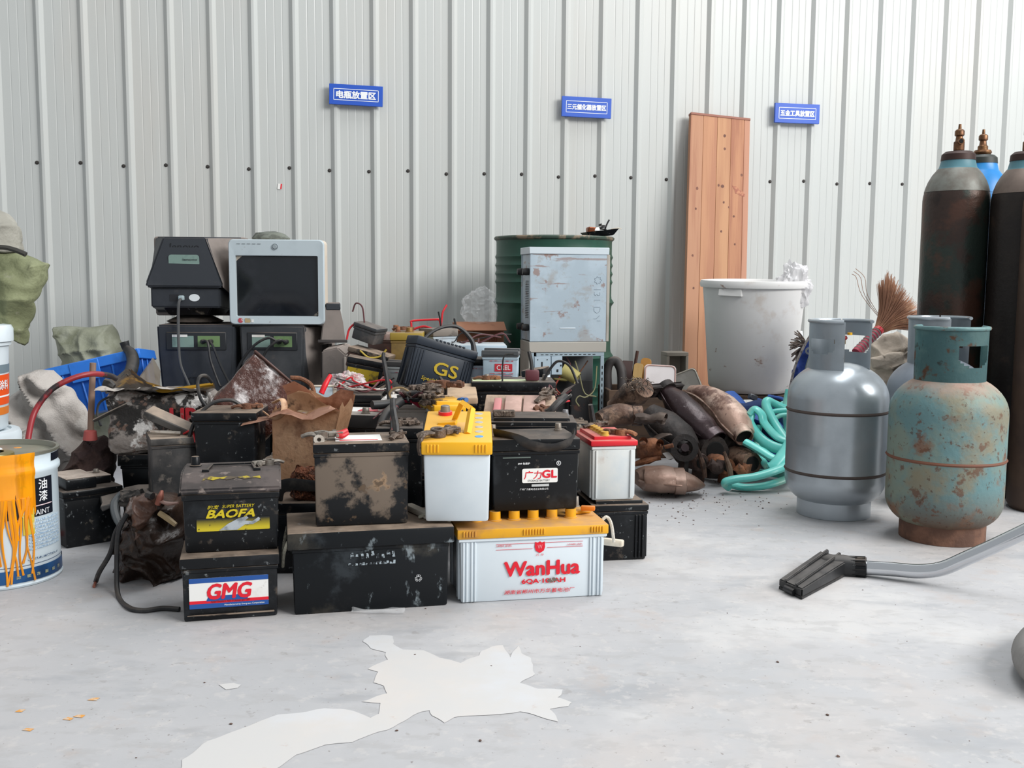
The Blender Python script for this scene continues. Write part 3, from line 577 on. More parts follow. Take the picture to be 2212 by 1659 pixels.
# U1, U2
U2 = hb('small white battery with a chipped yellow lid covered in loose clamps', 972, 2.87, .191, .085, .14, .238, 14, case=k('white'), lid=k('yel'), lid_h=.035, top='slab', posts=(), tap=.96)
obj('dust_layer', box(-.05, .05, -.06, .07, 0, .0015, .0005, 1), tan, U2, (0, 0, .222))
clamp(U2, -.03, -.03, .223, R(160), 1.0); clamp(U2, -.015, .03, .223, R(40), 1.1); clamp(U2, -.02, 0, .256, R(90), .9); clamp(U2, -.045, .03, .262, R(200), 1.2); clamp(U2, .0, .05, .266, R(330), 1.3, k('rust')); clamp(U2, -.05, -.02, .246, R(250), 1.1); obj('blue_plug', lathe([(0, 0), (.009, 0), (.009, .02), (.007, .022), (.007, .04), (0, .04)], 12), mat('blue_cap', '2f5f9b', .5), U2, (.035, -.03, .235), (R(80), 0, R(20)))
obj('hanging_strap', sweep([(.03, -.085, .215), (.035, -.09, .19), (.02, -.088, .16)], [.008, .009, .006], 8, 4, flat=.4), k('cable'), U2)
U1 = hb('black battery with a thick tan dust layer and black bracket handle', 984, 3.04, .191, .125, .22, .243, 4, rx=5, case=k('blkcln'), lid=tan, lid_h=.02, top='flat', posts=(), tap=.97)
obj('bracket_handle', sweep([(-.03, -.07, .23), (-.03, -.068, .272), (-.045, -.02, .285), (-.05, .02, .262)], .006, 6, 1), k('blkcln'), U1)
# V navy battery, tilted
V_ = hb('dark navy battery with gold lettering, tilted steeply in the middle of the heap', 940, 3.43, .385, .215, .13, .175, 20, rx=-3, ry=16, case=k('navy'), lid_h=.03, top='flat', posts=(), ribs=3, tap=.97)
text(V_, 'GS', .085, .042, (.015, -.0665, .085), mat('gold_print', 'b59a22', .45), bold=.03); text(V_, 'Special', .055, .016, (-.035, -.0665, .040), mat('gold_print', 'b59a22', .45), bold=.01, shear=.1)
bm = bmesh.new()
for i in range(8): bx(bm, -.045+.014*i, -.037+.014*i, -.07, -.055, .172, .179, .001, 1)
obj('lid_ridges', bm, k('navy'), V_)['kind'] = 'stuff'
obj('arched_cable', sweep([(-.115, -.02, .0), (-.10, -.015, .10), (-.05, .0, .20), (.03, .01, .245), (.10, .01, .215), (.125, .0, .16)], [.006, .006, .006, .006, .008, .011], 8, 8), k('cable'), V_)
# lettered grey-blue batteries
gb = mat('pale_blue_case', 'a8bac6', .5, layers=[('8496a2', 7, .45, .65, .5), ('94806f', 16, .6, .75, .6)], dust=('b5ada3', .5))
W_ = hb('small pale blue battery with a red printed label, in front of the drum', 1080, 3.44, .37, .118, .12, .165, -3, case=gb, lid=mat('dark_grey_lid', '4a4d50', .5, dust=('7a746e', .6), layers=[('b4552f', 30, .66, .72, .8)]), lid_h=.022, top='tray', posts=(), tap=.98)
plate(W_, 'label', -.018, .042, .094, .120, -.0605, mat('red_label', 'c2333f', .5, layers=[('d6b9b4', 50, .58, .68, .6)]), .001); text(W_, 'CREL', .046, .016, (.012, -.0618, .107), k('ink_w'), bold=.01)
for zz_ in (.128, .134, .085, .078, .070): obj('print_line', poly([(-.035, zz_), (.045, zz_), (.045, zz_+.0028), (-.035, zz_+.0028)], -.0612, .0003), mat('faded_red_print', 'b5505c', .6, layers=[('a8bac6', 70, .45, .6, .9)]), W_)
LB = hb('long pale blue battery with a wide flat lid, behind the gold-lettered one', 1012, 3.74, .383, .27, .16, .150, 4, case=gb, lid=gb, lid_h=.05, over=.006, top='flat', posts=(), tap=.98)
PW = hb('pale battery with faint red print tucked between the blue batteries', 1024, 3.50, .383, .10, .12, .118, 3, case=mat('pale_lilac_case', 'a9b3c0', .5, layers=[('8a8a90', 9, .5, .7, .6)]), lid=k('blkcln'), lid_h=.022, top='flat', posts=(), tap=.98)
obj('print_line', poly([(-.03, .083), (.03, .083), (.03, .087), (-.03, .087)], -.0612, .0003), mat('faded_red_print', 'b5505c', .6), PW); obj('red_dot', lathe([(0, 0), (.011, 0), (.011, .0006), (0, .0006)], 16, M=Matrix.Rotation(PI/2, 4, 'X')), mat('faded_red_print', 'b5505c', .6), PW, (.015, -.0605, .03))
X_ = hb('wide black battery with a pale green label strip along its lid', 1110, 3.20, .191, .26, .16, .262, 3, case=k('blkcln'), lid_h=.03, top='flat', posts=((-.32, -.1), (.4, -.1)), tap=.97)
obj('label_strip', box(-.11, .10, -.03, .03, 0, .001, .0003, 1), mat('pale_green_label', 'c4cfa6', .6, layers=[('c9a090', 40, .6, .7, .6)]), X_, (-.02, -.03, .262)); clamp(X_, -.085, -.02, .262, R(10), .9, k('rust'))
obj('clamp_plug', box(-.022, .022, -.015, .015, 0, .035, .006, 2), mat('maroon_rubber', '5c2f36', .5), X_, (.06, -.05, .263)); obj('black_lead', sweep([(.06, -.05, .295), (.056, -.045, .33), (.05, -.04, .355)], .006, 8, 4), k('cable'), X_)
obj('arched_lead', sweep([(.10, -.03, .265), (.12, -.03, .30), (.145, -.04, .325), (.18, -.05, .31), (.205, -.06, .255)], .0045, 8, 6), k('cable'), X_); obj('wire', sweep([(-.035, -.06, .263), (-.035, -.06, .31), (-.028, -.06, .345), (.0, -.06, .35)], .003, 6, 5), k('cable'), X_)
# I: dusty battery with pink plate and yellow caps
m_dst = mat('thick_brown_dust', 'a08b7a', .9, layers=[('c4ab95', 8, .45, .65, .7), ('6d5d52', 16, .55, .7, .6)], bump=.3, bscale=70)
I_ = hb('dust-covered battery with a pink handle and yellow caps on its sloping lid', 1122, 2.92, .191, .205, .225, .175, -2, rx=15, case=mat('pale_dusty_case', '9f958c', .7, layers=[('6d655e', 10, .45, .65, .7), ('d0c7be', 25, .55, .7, .7)], dust=('a08b7a', .8)), lid=m_dst, lid_h=.025, top='flat', posts=(), tap=.96)
I_.location.z += .034
obj('pink_handle', box(-.011, .011, -.05, .05, 0, .016, .004, 2), mat('faded_pink_plastic', 'c2727a', .5, dust=('b39384', .4)), I_, (-.066, .0, .176)); obj('lid_panel', box(-.05, .0, -.035, .085, 0, .01, .003, 2), mat('dusty_pinkish_panel', 'ae9186', .8, layers=[('c9a79d', 14, .5, .7, .6)]), I_, (.005, .0, .175)); obj('lid_panel', box(.0, .065, -.045, .085, 0, .012, .003, 2), mat('dusty_pinkish_panel', 'ae9186', .8), I_, (.01, .0, .175))
for i in range(4): cap(I_, -.025+.033*i, -.075, .175, mat('yellow_cap_dusty', 'c9a040', .5, dust=('b39a70', .6)), .011, .010)
post(I_, -.06, -.075, .175, .018, .014, m_dst); clamp(I_, .085, -.055, .176, R(120), 1.2, k('rust')); obj('cable_stub', sweep([(.075, -.05, .185), (.09, -.06, .195), (.115, -.04, .215), (.135, -.01, .222)], [.01, .011, .011, .01], 8, 5), k('cable'), I_); clamp(I_, .075, .06, .186, R(70), 1.1)
H_ = hb('black battery with a ledged lid directly behind the red-charactered battery', 1150, 2.715, .0, .235, .145, .405, 1, case=k('blkcln'), lid_h=.045, top='slab', posts=((-.43, -.2), (.42, .35)), tap=.98, postm=mat('clear_grey_stub', '77777a', .3))
obj('clamp_block', box(-.03, .03, -.012, .012, 0, .018, .003, 1), k('rustmet'), H_, (-.075, -.045, .405)); obj('lid_ledge', box(-.11, .095, -.006, .006, 0, .012, .002, 1), k('blk'), H_, (0, -.072, .372)); 
SB = hb('small black battery with a grey lid leaning against the open computer chassis', 1158, 3.46, .37, .07, .10, .10, -14, ry=-8, case=k('white'), lid=k('blk'), lid_h=.03, top='flat', posts=(), tap=.98)

# back of the heap
Y_ = hb('brown-yellow battery with rusty terminals at the back of the heap', 878, 3.90, .383, .118, .14, .185, 2, case=mat('brown_yellow_case', '7d6536', .55, layers=[('5a4a2c', 8, .45, .65, .7), ('b08d2c', 20, .62, .72, .6)]), lid=mat('yellow_band', '9c8436', .55, dust=('8b7a66', .9)), lid_h=.03, over=.004, top='flat', posts=(), tap=1)
post(Y_, -.035, -.02, .185, .009, .022, k('rust')); post(Y_, .01, -.03, .185, .014, .018, mat('brass_stub', '8a6a3a', .5, .5)); clamp(Y_, -.02, .02, .19, R(20), .9, k('rust'))
RH = hb('grey battery with a bright red carry handle at the back of the heap', 918, 4.08, .383, .13, .13, .180, 0, case=grime, lid=mat('grey_white_lid', '8d8882', .7, layers=[('35383b', 30, .5, .6, .8)]), lid_h=.02, top='flat', posts=())
obj('red_handle', sweep([(-.055, -.03, .18), (-.058, -.03, .212), (-.05, -.03, .222), (.045, -.03, .228), (.056, -.03, .224), (.062, -.03, .20)], .0055, 8, 4, flat=.8), k('red'), RH); obj('red_lead', sweep([(-.06, -.05, .182), (-.03, -.05, .195), (.0, -.05, .2), (.035, -.05, .188)], .0045, 8, 4), k('cabred'), RH)
YB = hb('flat rust-brown battery with pale top beside the brown-yellow one', 836, 4.10, .383, .155, .12, .172, 0, case=mat('dark_rust_case', '4a3630', .7, layers=[('7a4a3c', 12, .5, .65, .7), ('9c8b80', 20, .62, .72, .6)]), lid=mat('pale_pinkish_lid', '9c8a82', .8, layers=[('70443a', 12, .5, .62, .8)]), lid_h=.03, top='flat', posts=())
post(YB, .03, .0, .172, .012, .03, k('rust'))
ZB = hb('tiny white motorcycle battery with a grey lid, between the yellow-label and navy batteries', 855, 3.66, .383, .07, .08, .094, 0, ry=2, case=mat('white_small_case', 'c4cacb', .5, layers=[('9a968c', 9, .5, .7, .6)]), lid=mat('dark_grey_lid2', '4b4a4a', .6, dust=('857a70', .6)), lid_h=.018, top='tray', posts=(), tap=.93)
obj('print_line', poly([(-.02, .053), (.02, .053), (.02, .056), (-.02, .056)], -.0405, .0003), mat('faded_red_print', 'b5505c', .6), ZB)
AA = hb('small black battery with a yellow label, tilted, left part of the heap', 782, 3.56, .405, .125, .10, .088, 6, ry=11, case=k('blk'), lid_h=.022, top='flat', posts=(), tap=1)
plate(AA, 'yellow_label', -.06, .05, .006, .052, -.0505, mat('dirty_yellow_label', 'a88f1e', .55, layers=[('4a3f20', 26, .5, .62, .9), ('b06a3a', 9, .62, .7, .7)]), .001)
AB2 = hb('dark brown battery with rusty end, tipped over with a yellow wire', 786, 3.80, .43, .15, .11, .075, -8, ry=14, case=mat('dark_rust_case', '4a3630'), lid=k('blkmud'), lid_h=.02, top='flat', posts=(), tap=1)
obj('yellow_wire', sweep([(-.03, -.06, .07), (.01, -.066, .055), (.05, -.06, .07), (.065, -.055, .10)], .0035, 8, 5), k('cabyel'), AB2)
AB1 = hb('small grey-black battery with red leads, lying tilted at the top of the heap', 782, 3.86, .53, .095, .085, .065, -20, ry=16, case=mat('grey_black_case', '3d3f42', .5, layers=[('6d6662', 8, .45, .65, .7)], dust=('8d8176', .5)), lid_h=.015, top='flat', posts=(), tap=1)
AB1.location.z = .535
obj('red_lead', sweep([(-.05, -.03, .06), (-.065, -.04, .03), (-.06, -.05, -.01)], .004, 8, 4), k('cabred'), AB1); obj('black_lead', sweep([(-.03, .0, .065), (-.055, .0, .12), (-.085, .0, .125), (-.09, 0, .09)], .003, 6, 5), mat('maroon_wire', '5b3336', .5), AB1)
AC = hb('grey battery standing corner-on with red print and wires sticking up', 962, 4.02, .383, .105, .12, .195, 32, case=mat('pale_grey_case', 'a7b2ba', .55, layers=[('8b8d8e', 9, .45, .65, .6), ('b55a60', 18, .66, .72, .6)]), lid=mat('mud_grey_lid', '7c746c', .8, layers=[('4a4542', 14, .5, .62, .8)]), lid_h=.03, top='flat', posts=(), tap=1)
obj('red_wire', sweep([(.0, -.02, .195), (.005, -.02, .23), (.01, -.02, .26), (.028, -.02, .288)], .0042, 8, 5), k('cabred'), AC); obj('black_wire', sweep([(-.005, -.03, .15), (-.004, -.03, .21), (-.012, -.03, .25), (-.015, -.03, .262)], .0035, 8, 5), k('cable'), AC); obj('black_wire', sweep([(.05, -.05, .12), (.058, -.05, .18), (.05, -.05, .215), (.045, -.05, .235)], .004, 8, 5), k('cable'), AC)
# third tier left: odds and ends
AI = hb('low black battery with a dusty lid behind the torn-label battery', 772, 3.16, .191, .14, .14, .222, 2, case=k('blkcln'), lid_h=.025, top='flat', posts=(), tap=.98)
WR = hb('white battery with smeared red print, tipped on its side against the heap', 812, 3.32, .24, .085, .10, .15, 10, ry=-24, case=mat('white_red_print_case', 'c9bfc0', .5, layers=[('b04a55', 14, .54, .64, .8), ('8d8580', 9, .55, .7, .5)]), lid=mat('brown_dust_lid', '6e5f56', .8), lid_h=.03, top='flat', posts=())
NB = hb('navy battery corner with a tan edge poking up behind the white lid', 868, 3.20, .25, .08, .09, .165, 30, ry=10, case=k('navy'), lid=k('blkcln'), lid_h=.02, top='flat', posts=(), tap=1); obj('tan_sticker', poly([(-.02, .11), (.02, .11), (.025, .14), (.0, .155)], -.0462, .0005), mat('tan_sticker', 'b98a4a', .6), NB)

# cardboard box with clear plastic bag
card = mat('brown_cardboard', '8a5f48', .85, layers=[('a37a5e', 5, .45, .65, .5), ('6b4636', 14, .6, .72, .5)])
pc = at(1030, 745, 4.62); t = thing('cardboard_box', 'worn brown cardboard box behind the heap, beside the green drum', 'box', (pc.x, 4.74, 0), (0, 0, R(8)))
for nm, a in (('front_panel', (-.11, .11, -.10, -.096, 0, .57)), ('rear_panel', (-.11, .11, .096, .10, 0, .57)), ('side_panel', (-.11, -.106, -.096, .096, 0, .57)), ('side_panel', (.106, .11, -.096, .096, 0, .57))): obj(nm, box(*a, .001, 1), card, t)
obj('flap', box(-.11, .11, -.05, .05, 0, .004, .001, 1), card, t, (0, -.145, .56), (R(20), 0, 0)); text(t, '回', .035, .035, (.06, -.1012, .50), mat('brown_red_print', '7a3b33', .7)); text(t, '回', .03, .035, (-.05, -.1012, .49), mat('brown_red_print', '7a3b33', .7))
film = mat('clear_plastic_film', 'f2f4f6', .1, layers=[], alpha=.16, spec=.9)
def film_bag(name, label, px, py, Y, rx, rz, ry, seed, m=film, amp=.35, parent=None):
    bm = bmesh.new(); bmesh.ops.create_icosphere(bm, subdivisions=5, radius=1.0)
    for v in bm.verts:
        p = v.co*1.7+Vector((seed, 0, 0)); n1 = noise.fractal(p, 1, 2, 4); n2 = abs(noise.noise(v.co*4+Vector((0, seed, 0))))
        v.co *= 1+amp*n1-.25*n2
        v.co = Vector((v.co.x*rx, v.co.y*ry, v.co.z*rz))
    return bm
o = obj('plastic_bag', film_bag('b', '', 0, 0, 0, .09, .10, .05, 3, amp=.22), film, None, at(1034, 705, 4.66)); tag(o, 'clear crumpled plastic bag lying over the cardboard box', 'bag'); o.location.z = .635
o = obj('plastic_bag', film_bag('b', '', 0, 0, 0, .055, .035, .05, 7), mat('clear_film_red_print', 'd9cfcf', .2, layers=[('c06a72', 30, .52, .62, .8)], alpha=.62), None, at(752, 826, 3.35)); tag(o, 'crumpled clear bag with red print in front of the yellow-label battery', 'bag')

# small things on the left part of the heap
t = thing('pale_panel', 'small pale blue plastic bezel stuck in the heap under the monitors', 'scrap', hp(694, 3.22, .385), (R(-8), 0, R(6))); obj('plate', box(-.038, .038, 0, .02, 0, .045, .004, 2), mat('pale_blue_panel', 'b9c9d3', .5), t); obj('rim', bx(box(.034, .046, -.002, .024, -.004, .05, .004, 2), -.04, .046, -.002, .024, .044, .052, .003, 1), mat('cream_rim', 'cdc2b2', .6), t)
o = obj('red_tube', sweep([q(694, 850, 3.12), q(703, 830, 3.13), q(714, 810, 3.15)], [.009, .009, .006], 10, 5), mat('bright_red_rubber', 'd8202c', .4)); tag(o, 'short bright red rubber tube sticking up from the rusty torn tin', 'tube')

# N: film-wrapped battery on a black tub battery
TB = battery('low black tub battery under the film-wrapped bundle', hp(335, 3.08, 0, .19, R(5)), (0, 0, R(5)), .22, .19, .235, k('blkcln'), lid_h=.035, top='tray', posts=(), over=.008, tap=.93)
bm = box(-.15, .15, -.10, .10, 0, .185, .02, 2); sub(bm, 5); dent(bm, .016, 9, 4); dent(bm, .006, 30, 5)
N_ = thing('wrapped_battery', 'battery wrapped in torn silvery film with red lettering, left of the heap', 'battery', hp(335, 3.07, .238, .2, R(4)), (0, 0, R(4)))
obj('film_wrap', bm, mat('silvery_torn_film', '8d857f', .22, .1, layers=[('1d1b1a', 8, .45, .51, .95), ('e0dcd8', 13, .545, .6, .9), ('7a5f52', 22, .58, .64, .7)], bump=.6, bscale=45), N_)
text(N_, 'UP', .075, .055, (.085, -.122, .115), mat('red_print_dirty', 'b3242e', .5, layers=[('8d7a72', 40, .5, .62, .7)]), bold=.05)
bm = bmesh.new(); bmesh.ops.create_grid(bm, x_segments=30, y_segments=10, size=.5); 
for v in bm.verts: v.co = Vector((v.co.x*.30, v.co.y*.14, .012*noise.noise(Vector((v.co.x*9, v.co.y*9, 1)))+.016*abs(noise.noise(Vector((v.co.x*4, v.co.y*6, 7))))))
obj('torn_flap', bm, mat('white_film_scrap', 'b9b2ab', .35, layers=[('4a4442', 16, .5, .62, .8)]), N_, (-.02, -.07, .188), (R(-12), 0, 0))
# gold-brown bent sheet
gold = mat('gold_brown_lacquered_sheet', '6d4c1a', .28, .3, layers=[('2b2018', 9, .47, .56, .85), ('b5892c', 13, .55, .62, .9)], coat=.3, bump=.3, bscale=40)
GS_ = thing('bent_metal_sheet', 'bent glossy gold-brown metal sheet lying on the wrapped battery', 'scrap metal', at(335, 845, 3.16)); o = GS_.location.copy()
bm = bmesh.new(); rows = []
for i, (px, py1, py2) in enumerate([(228, 822, 846), (250, 815, 850), (270, 798, 852), (282, 796, 853), (300, 812, 853), (318, 825, 852), (330, 828, 852), (360, 838, 856), (400, 833, 848), (440, 829, 842), (462, 826, 838)]):
    rows.append([bm.verts.new(at(px, py1, 3.28)-o), bm.verts.new(at(px+2, (py1*2+py2)/3+2, 3.2)-o), bm.verts.new(at(px+3, py2, 3.10)-o)])
for a, b in zip(rows, rows[1:]):
    for j in range(2): bm.faces.new((a[j], a[j+1], b[j+1], b[j]))
bmesh.ops.solidify(bm, geom=bm.faces[:], thickness=.004); sub(bm, 1); obj('sheet', bm, gold, GS_)
obj('rubber_end', sweep([at(225, 826, 3.12)-o, at(236, 830, 3.12)-o, at(246, 836, 3.12)-o], [.014, .016, .01], 8, 3), k('cable'), GS_); obj('folded_edge', sweep([at(330, 836, 3.09)-o, at(352, 845, 3.08)-o, at(400, 838, 3.08)-o, at(460, 830, 3.09)-o], .006, 6, 4), mat('gold_edge', 'b58a2c', .35, .5), GS_)
o = obj('cable_loop', sweep([q(448, 882, 2.98), q(433, 860, 2.97), q(427, 830, 2.97), q(432, 814, 2.98), q(445, 812, 3.0), q(458, 826, 3.02)], .0052, 8, 8), k('cable')); tag(o, 'grey cable loop standing in front of the brown tarry block', 'cable')
o = obj('flat_bar', sweep([q(205, 908, 3.0), q(240, 890, 2.98), q(278, 872, 2.96)], .011, 6, 2, flat=.45), grime); tag(o, 'dark flat bar sloping up against the film-wrapped battery', 'bar')
# O: brown tarry block, on its corner
bm = box(-.098, .098, -.06, .06, -.098, .098, .012, 2); sub(bm, 6); dent(bm, .010, 14, 9); dent(bm, .004, 45, 2)
O_ = thing('tarry_block', 'brown glossy tar-coated block balanced on one corner in front of the monitors', 'scrap block', at(556, 862, 3.06), (R(-14), R(42), R(8)))
O_.location.z += -.0
obj('block', bm, mat('glossy_brown_tar', '4a2a22', .2, layers=[('65392d', 6, .45, .62, .7), ('2a1b18', 12, .56, .66, .7), ('cfcaca', 11, .55, .68, .85)], bump=.8, bscale=60, coat=.6), O_)
obj('folded_edge', box(-.102, .10, -.066, .06, .094, .102, .003, 1), mat('brown_fold', '4b312a', .4), O_); obj('bent_pipe', sweep([(.03, -.03, .11), (.06, -.035, .13), (.10, -.04, .13), (.135, -.04, .09), (.14, -.03, .03)], .007, 8, 5), k('rust'), O_)
obj('fold_tab', box(.094, .106, -.03, .05, -.05, .03, .003, 1), mat('pale_fold', '9d8b7c', .6), O_)

# P: torn rusty tin box, open at the top
RB = thing('torn_tin_box', 'torn open rusty tin box with curled edges, leaning behind the muddy battery', 'tin box', hp(640, 2.80, .193, .13, R(-6)), (R(0), R(7), R(-6)))
tin = mat('rusty_tan_tin', 'b8906f', .6, .0, layers=[('d0ac8c', 6, .42, .6, .7), ('7a4f38', 12, .54, .66, .7), ('2b2522', 9, .62, .68, .85)], bump=.25, bscale=60)
def wallsheet(name, pts, thick=.003):
    bm = bmesh.new(); n = len(pts); rows = []; mm_ = mat('pinkish_curled_tin', 'c49a84', .55, layers=[('9a6a54', 12, .5, .64, .7), ('5d4238', 22, .6, .68, .6)]) if name in ('curled_flange', 'torn_tab') else tin
    for j in range(7):
        u = j/6; rows.append([bm.verts.new(Vector(a).lerp(Vector(b), u)) for a, b in pts])
    for A_, B_ in zip(rows, rows[1:]):
        for i in range(n-1): bm.faces.new((A_[i], A_[i+1], B_[i+1], B_[i]))
    dent(bm, .004, 16, len(name)); bmesh.ops.solidify(bm, geom=bm.faces[:], thickness=thick); return obj(name, bm, mm_, RB)
wv = .095
wallsheet('front_wall', [((-wv*.75+.02*i*.0+(wv*1.5)*i/6, -.065, 0), (-wv+(2*wv)*i/6, -.068, .205+.012*math.sin(i*1.7)+.006*i)) for i in range(7)])
wallsheet('rear_wall', [((-wv*.75+(wv*1.5)*i/6, .065, 0), (-wv*1.05+(2.1*wv)*i/6, .068, .235+.018*math.sin(i*1.1)+.004*i)) for i in range(7)])
wallsheet('side_wall', [((wv*.75, -.065+.13*i/5, 0), (wv, -.068+.136*i/5, .245+.01*math.sin(i*2))) for i in range(6)]); wallsheet('side_wall', [((-wv*.75, -.065+.13*i/5, 0), (-wv, -.068+.136*i/5, .20+.02*math.sin(i*2))) for i in range(6)])
wallsheet('curled_flange', [((-wv+(2*wv)*i/6, -.068, .203+.012*math.sin(i*1.7)+.006*i), (-wv+(2*wv)*i/6, -.100, .188+.014*math.sin(i*1.3)+.007*i)) for i in range(7)]); wallsheet('curled_flange', [((-wv*1.05+(2.1*wv)*i/6, .068, .233+.018*math.sin(i*1.1)), (-wv*1.15+(2.2*wv)*i/6, .035, .262+.02*math.sin(i*1.4))) for i in range(7)])
wallsheet('torn_tab', [((-.095, -.05, .19), (-.175, -.06, .165)), ((-.095, -.085, .185), (-.17, -.10, .155))])
obj('curl_loop', sweep([(-.10, -.05, .225), (-.07, -.065, .24), (-.06, -.075, .21), (-.085, -.075, .185), (-.12, -.07, .20)], [.008, .011, .011, .009, .006], 8, 5, flat=.35), tin, RB); obj('content_lump', dent(box(-.06, .07, -.05, .05, 0, .04, .012, 2), .006, 40), mat('mixed_lumps', 'a3906f', .7, layers=[('7d6f92', 20, .58, .64, .8), ('5d4632', 12, .5, .6, .8)]), RB, (0, 0, .16))
o = obj('copper_wire_wad', dent(sub(box(-.035, .03, -.02, .02, 0, .085, .012, 1, 1.2), 5), .012, 55, 3), mat('copper_wad', '6d3f2a', .5, .4, layers=[('3a241a', 60, .45, .6, .9), ('b8764e', 90, .58, .66, .9)], bump=1, bscale=200), None, (at(662, 1010, 2.66).x, 2.66, .191)); tag(o, 'wad of tangled coppery wire beside the rusty tin box', 'wire wad')
SB2 = battery('low dusty black battery with a curled rubber strap, in the gap behind the left stack', (at(645, 1000, 2.66).x, 2.69, 0), (0, 0, R(4)), .16, .14, .19, k('blk'), lid_h=.03, top='flat', posts=((.15, -.2),), tap=.98)
obj('rubber_strap', sweep([(-.06, -.05, .195), (-.05, -.06, .225), (-.02, -.065, .238), (.03, -.065, .234), (.07, -.06, .232)], [.018, .018, .018, .017, .015], 8, 5, flat=.2, up=(0, 1, 0)), k('cable'), SB2)

# loose thin wires over the heap
def tangle(label, c, spread, n, seed, mats, rad=.0026):
    t = thing('wire_tangle', label, 'wire', c); rg = random.Random(seed)
    for i in range(n):
        p = [Vector((rg.uniform(-spread[0], spread[0]), rg.uniform(-spread[1], spread[1]), rg.uniform(0, spread[2]))) for _ in range(4)]
        p[0].z = .002; p[-1].z = .002; p.sort(key=lambda v: v.x)
        obj('wire', sweep(p, rad*rg.uniform(.8, 1.4), 6, 7), mats[i % len(mats)], t)
    return t
mw3 = [k('cable'), mat('maroon_wire', '5b3336'), k('cabred'), mat('pale_wire', 'b3aca4', .5)]
tangle('tangle of thin red, black and pale wires below the tilted yellow-label battery', hp(790, 3.24, .42), (.10, .05, .04), 8, 5, mw3)
tangle('tangle of black and red wires beside the pink-handled dusty battery', hp(1205, 3.10, .40), (.05, .04, .05), 6, 9, mw3, .003)
tangle('knot of dark wires and lugs lying on the white battery lid', hp(905, 2.96, .418), (.06, .04, .04), 7, 14, [k('cable'), k('rustmet'), mat('maroon_wire', '5b3336')], .004)
tangle('few thin red and black wires trailing over the pale blue battery', hp(1040, 3.86, .535), (.12, .04, .04), 4, 21, [mat('maroon_wire', '5b3336'), k('cable')], .0024)

# ================================================================== MONITORS
def loft(rings, cap0=True, cap1=True, bev=0.0, bm=None):
    bm = bm or bmesh.new(); V = [[bm.verts.new(p) for p in r] for r in rings]; n = len(V[0])
    for A_, B_ in zip(V, V[1:]):
        for i in range(n): bm.faces.new((A_[i], A_[(i+1) % n], B_[(i+1) % n], B_[i]))
    if cap0: bm.faces.new(V[0][::-1])
    if cap1: bm.faces.new(V[-1])
    if bev:
        bmesh.ops.recalc_face_normals(bm, faces=bm.faces[:])
        es = [e for e in bm.edges if len(e.link_faces) == 2 and e.calc_face_angle(0) > R(18)]
        bmesh.ops.bevel(bm, geom=es, offset=bev, segments=2, affect='EDGES')
    return bm
crt_d = mat('charcoal_monitor_shell', '2e3238', .55, layers=[('43454a', 5, .45, .7, .6), ('6b6560', 12, .6, .8, .4)], dust=('8f8178', .85))
crt_g = mat('grey_monitor_shell', '3c3f43', .55, layers=[('565759', 5, .45, .7, .6), ('7a706a', 9, .56, .75, .5)], dust=('95887e', .9))
crt_s = mat('dusty_grey_plastic', '7a726d', .75, layers=[('928882', 4, .4, .65, .6), ('5c5858', 10, .55, .7, .5)], dust=('9c8f86', .8))
stick = mat('green_grey_sticker', '7d958d', .5, layers=[('66807a', 30, .5, .65, .5)])
cream = mat('cream_monitor_shell', 'cfc3b4', .6, layers=[('b3a290', 7, .5, .7, .6)])
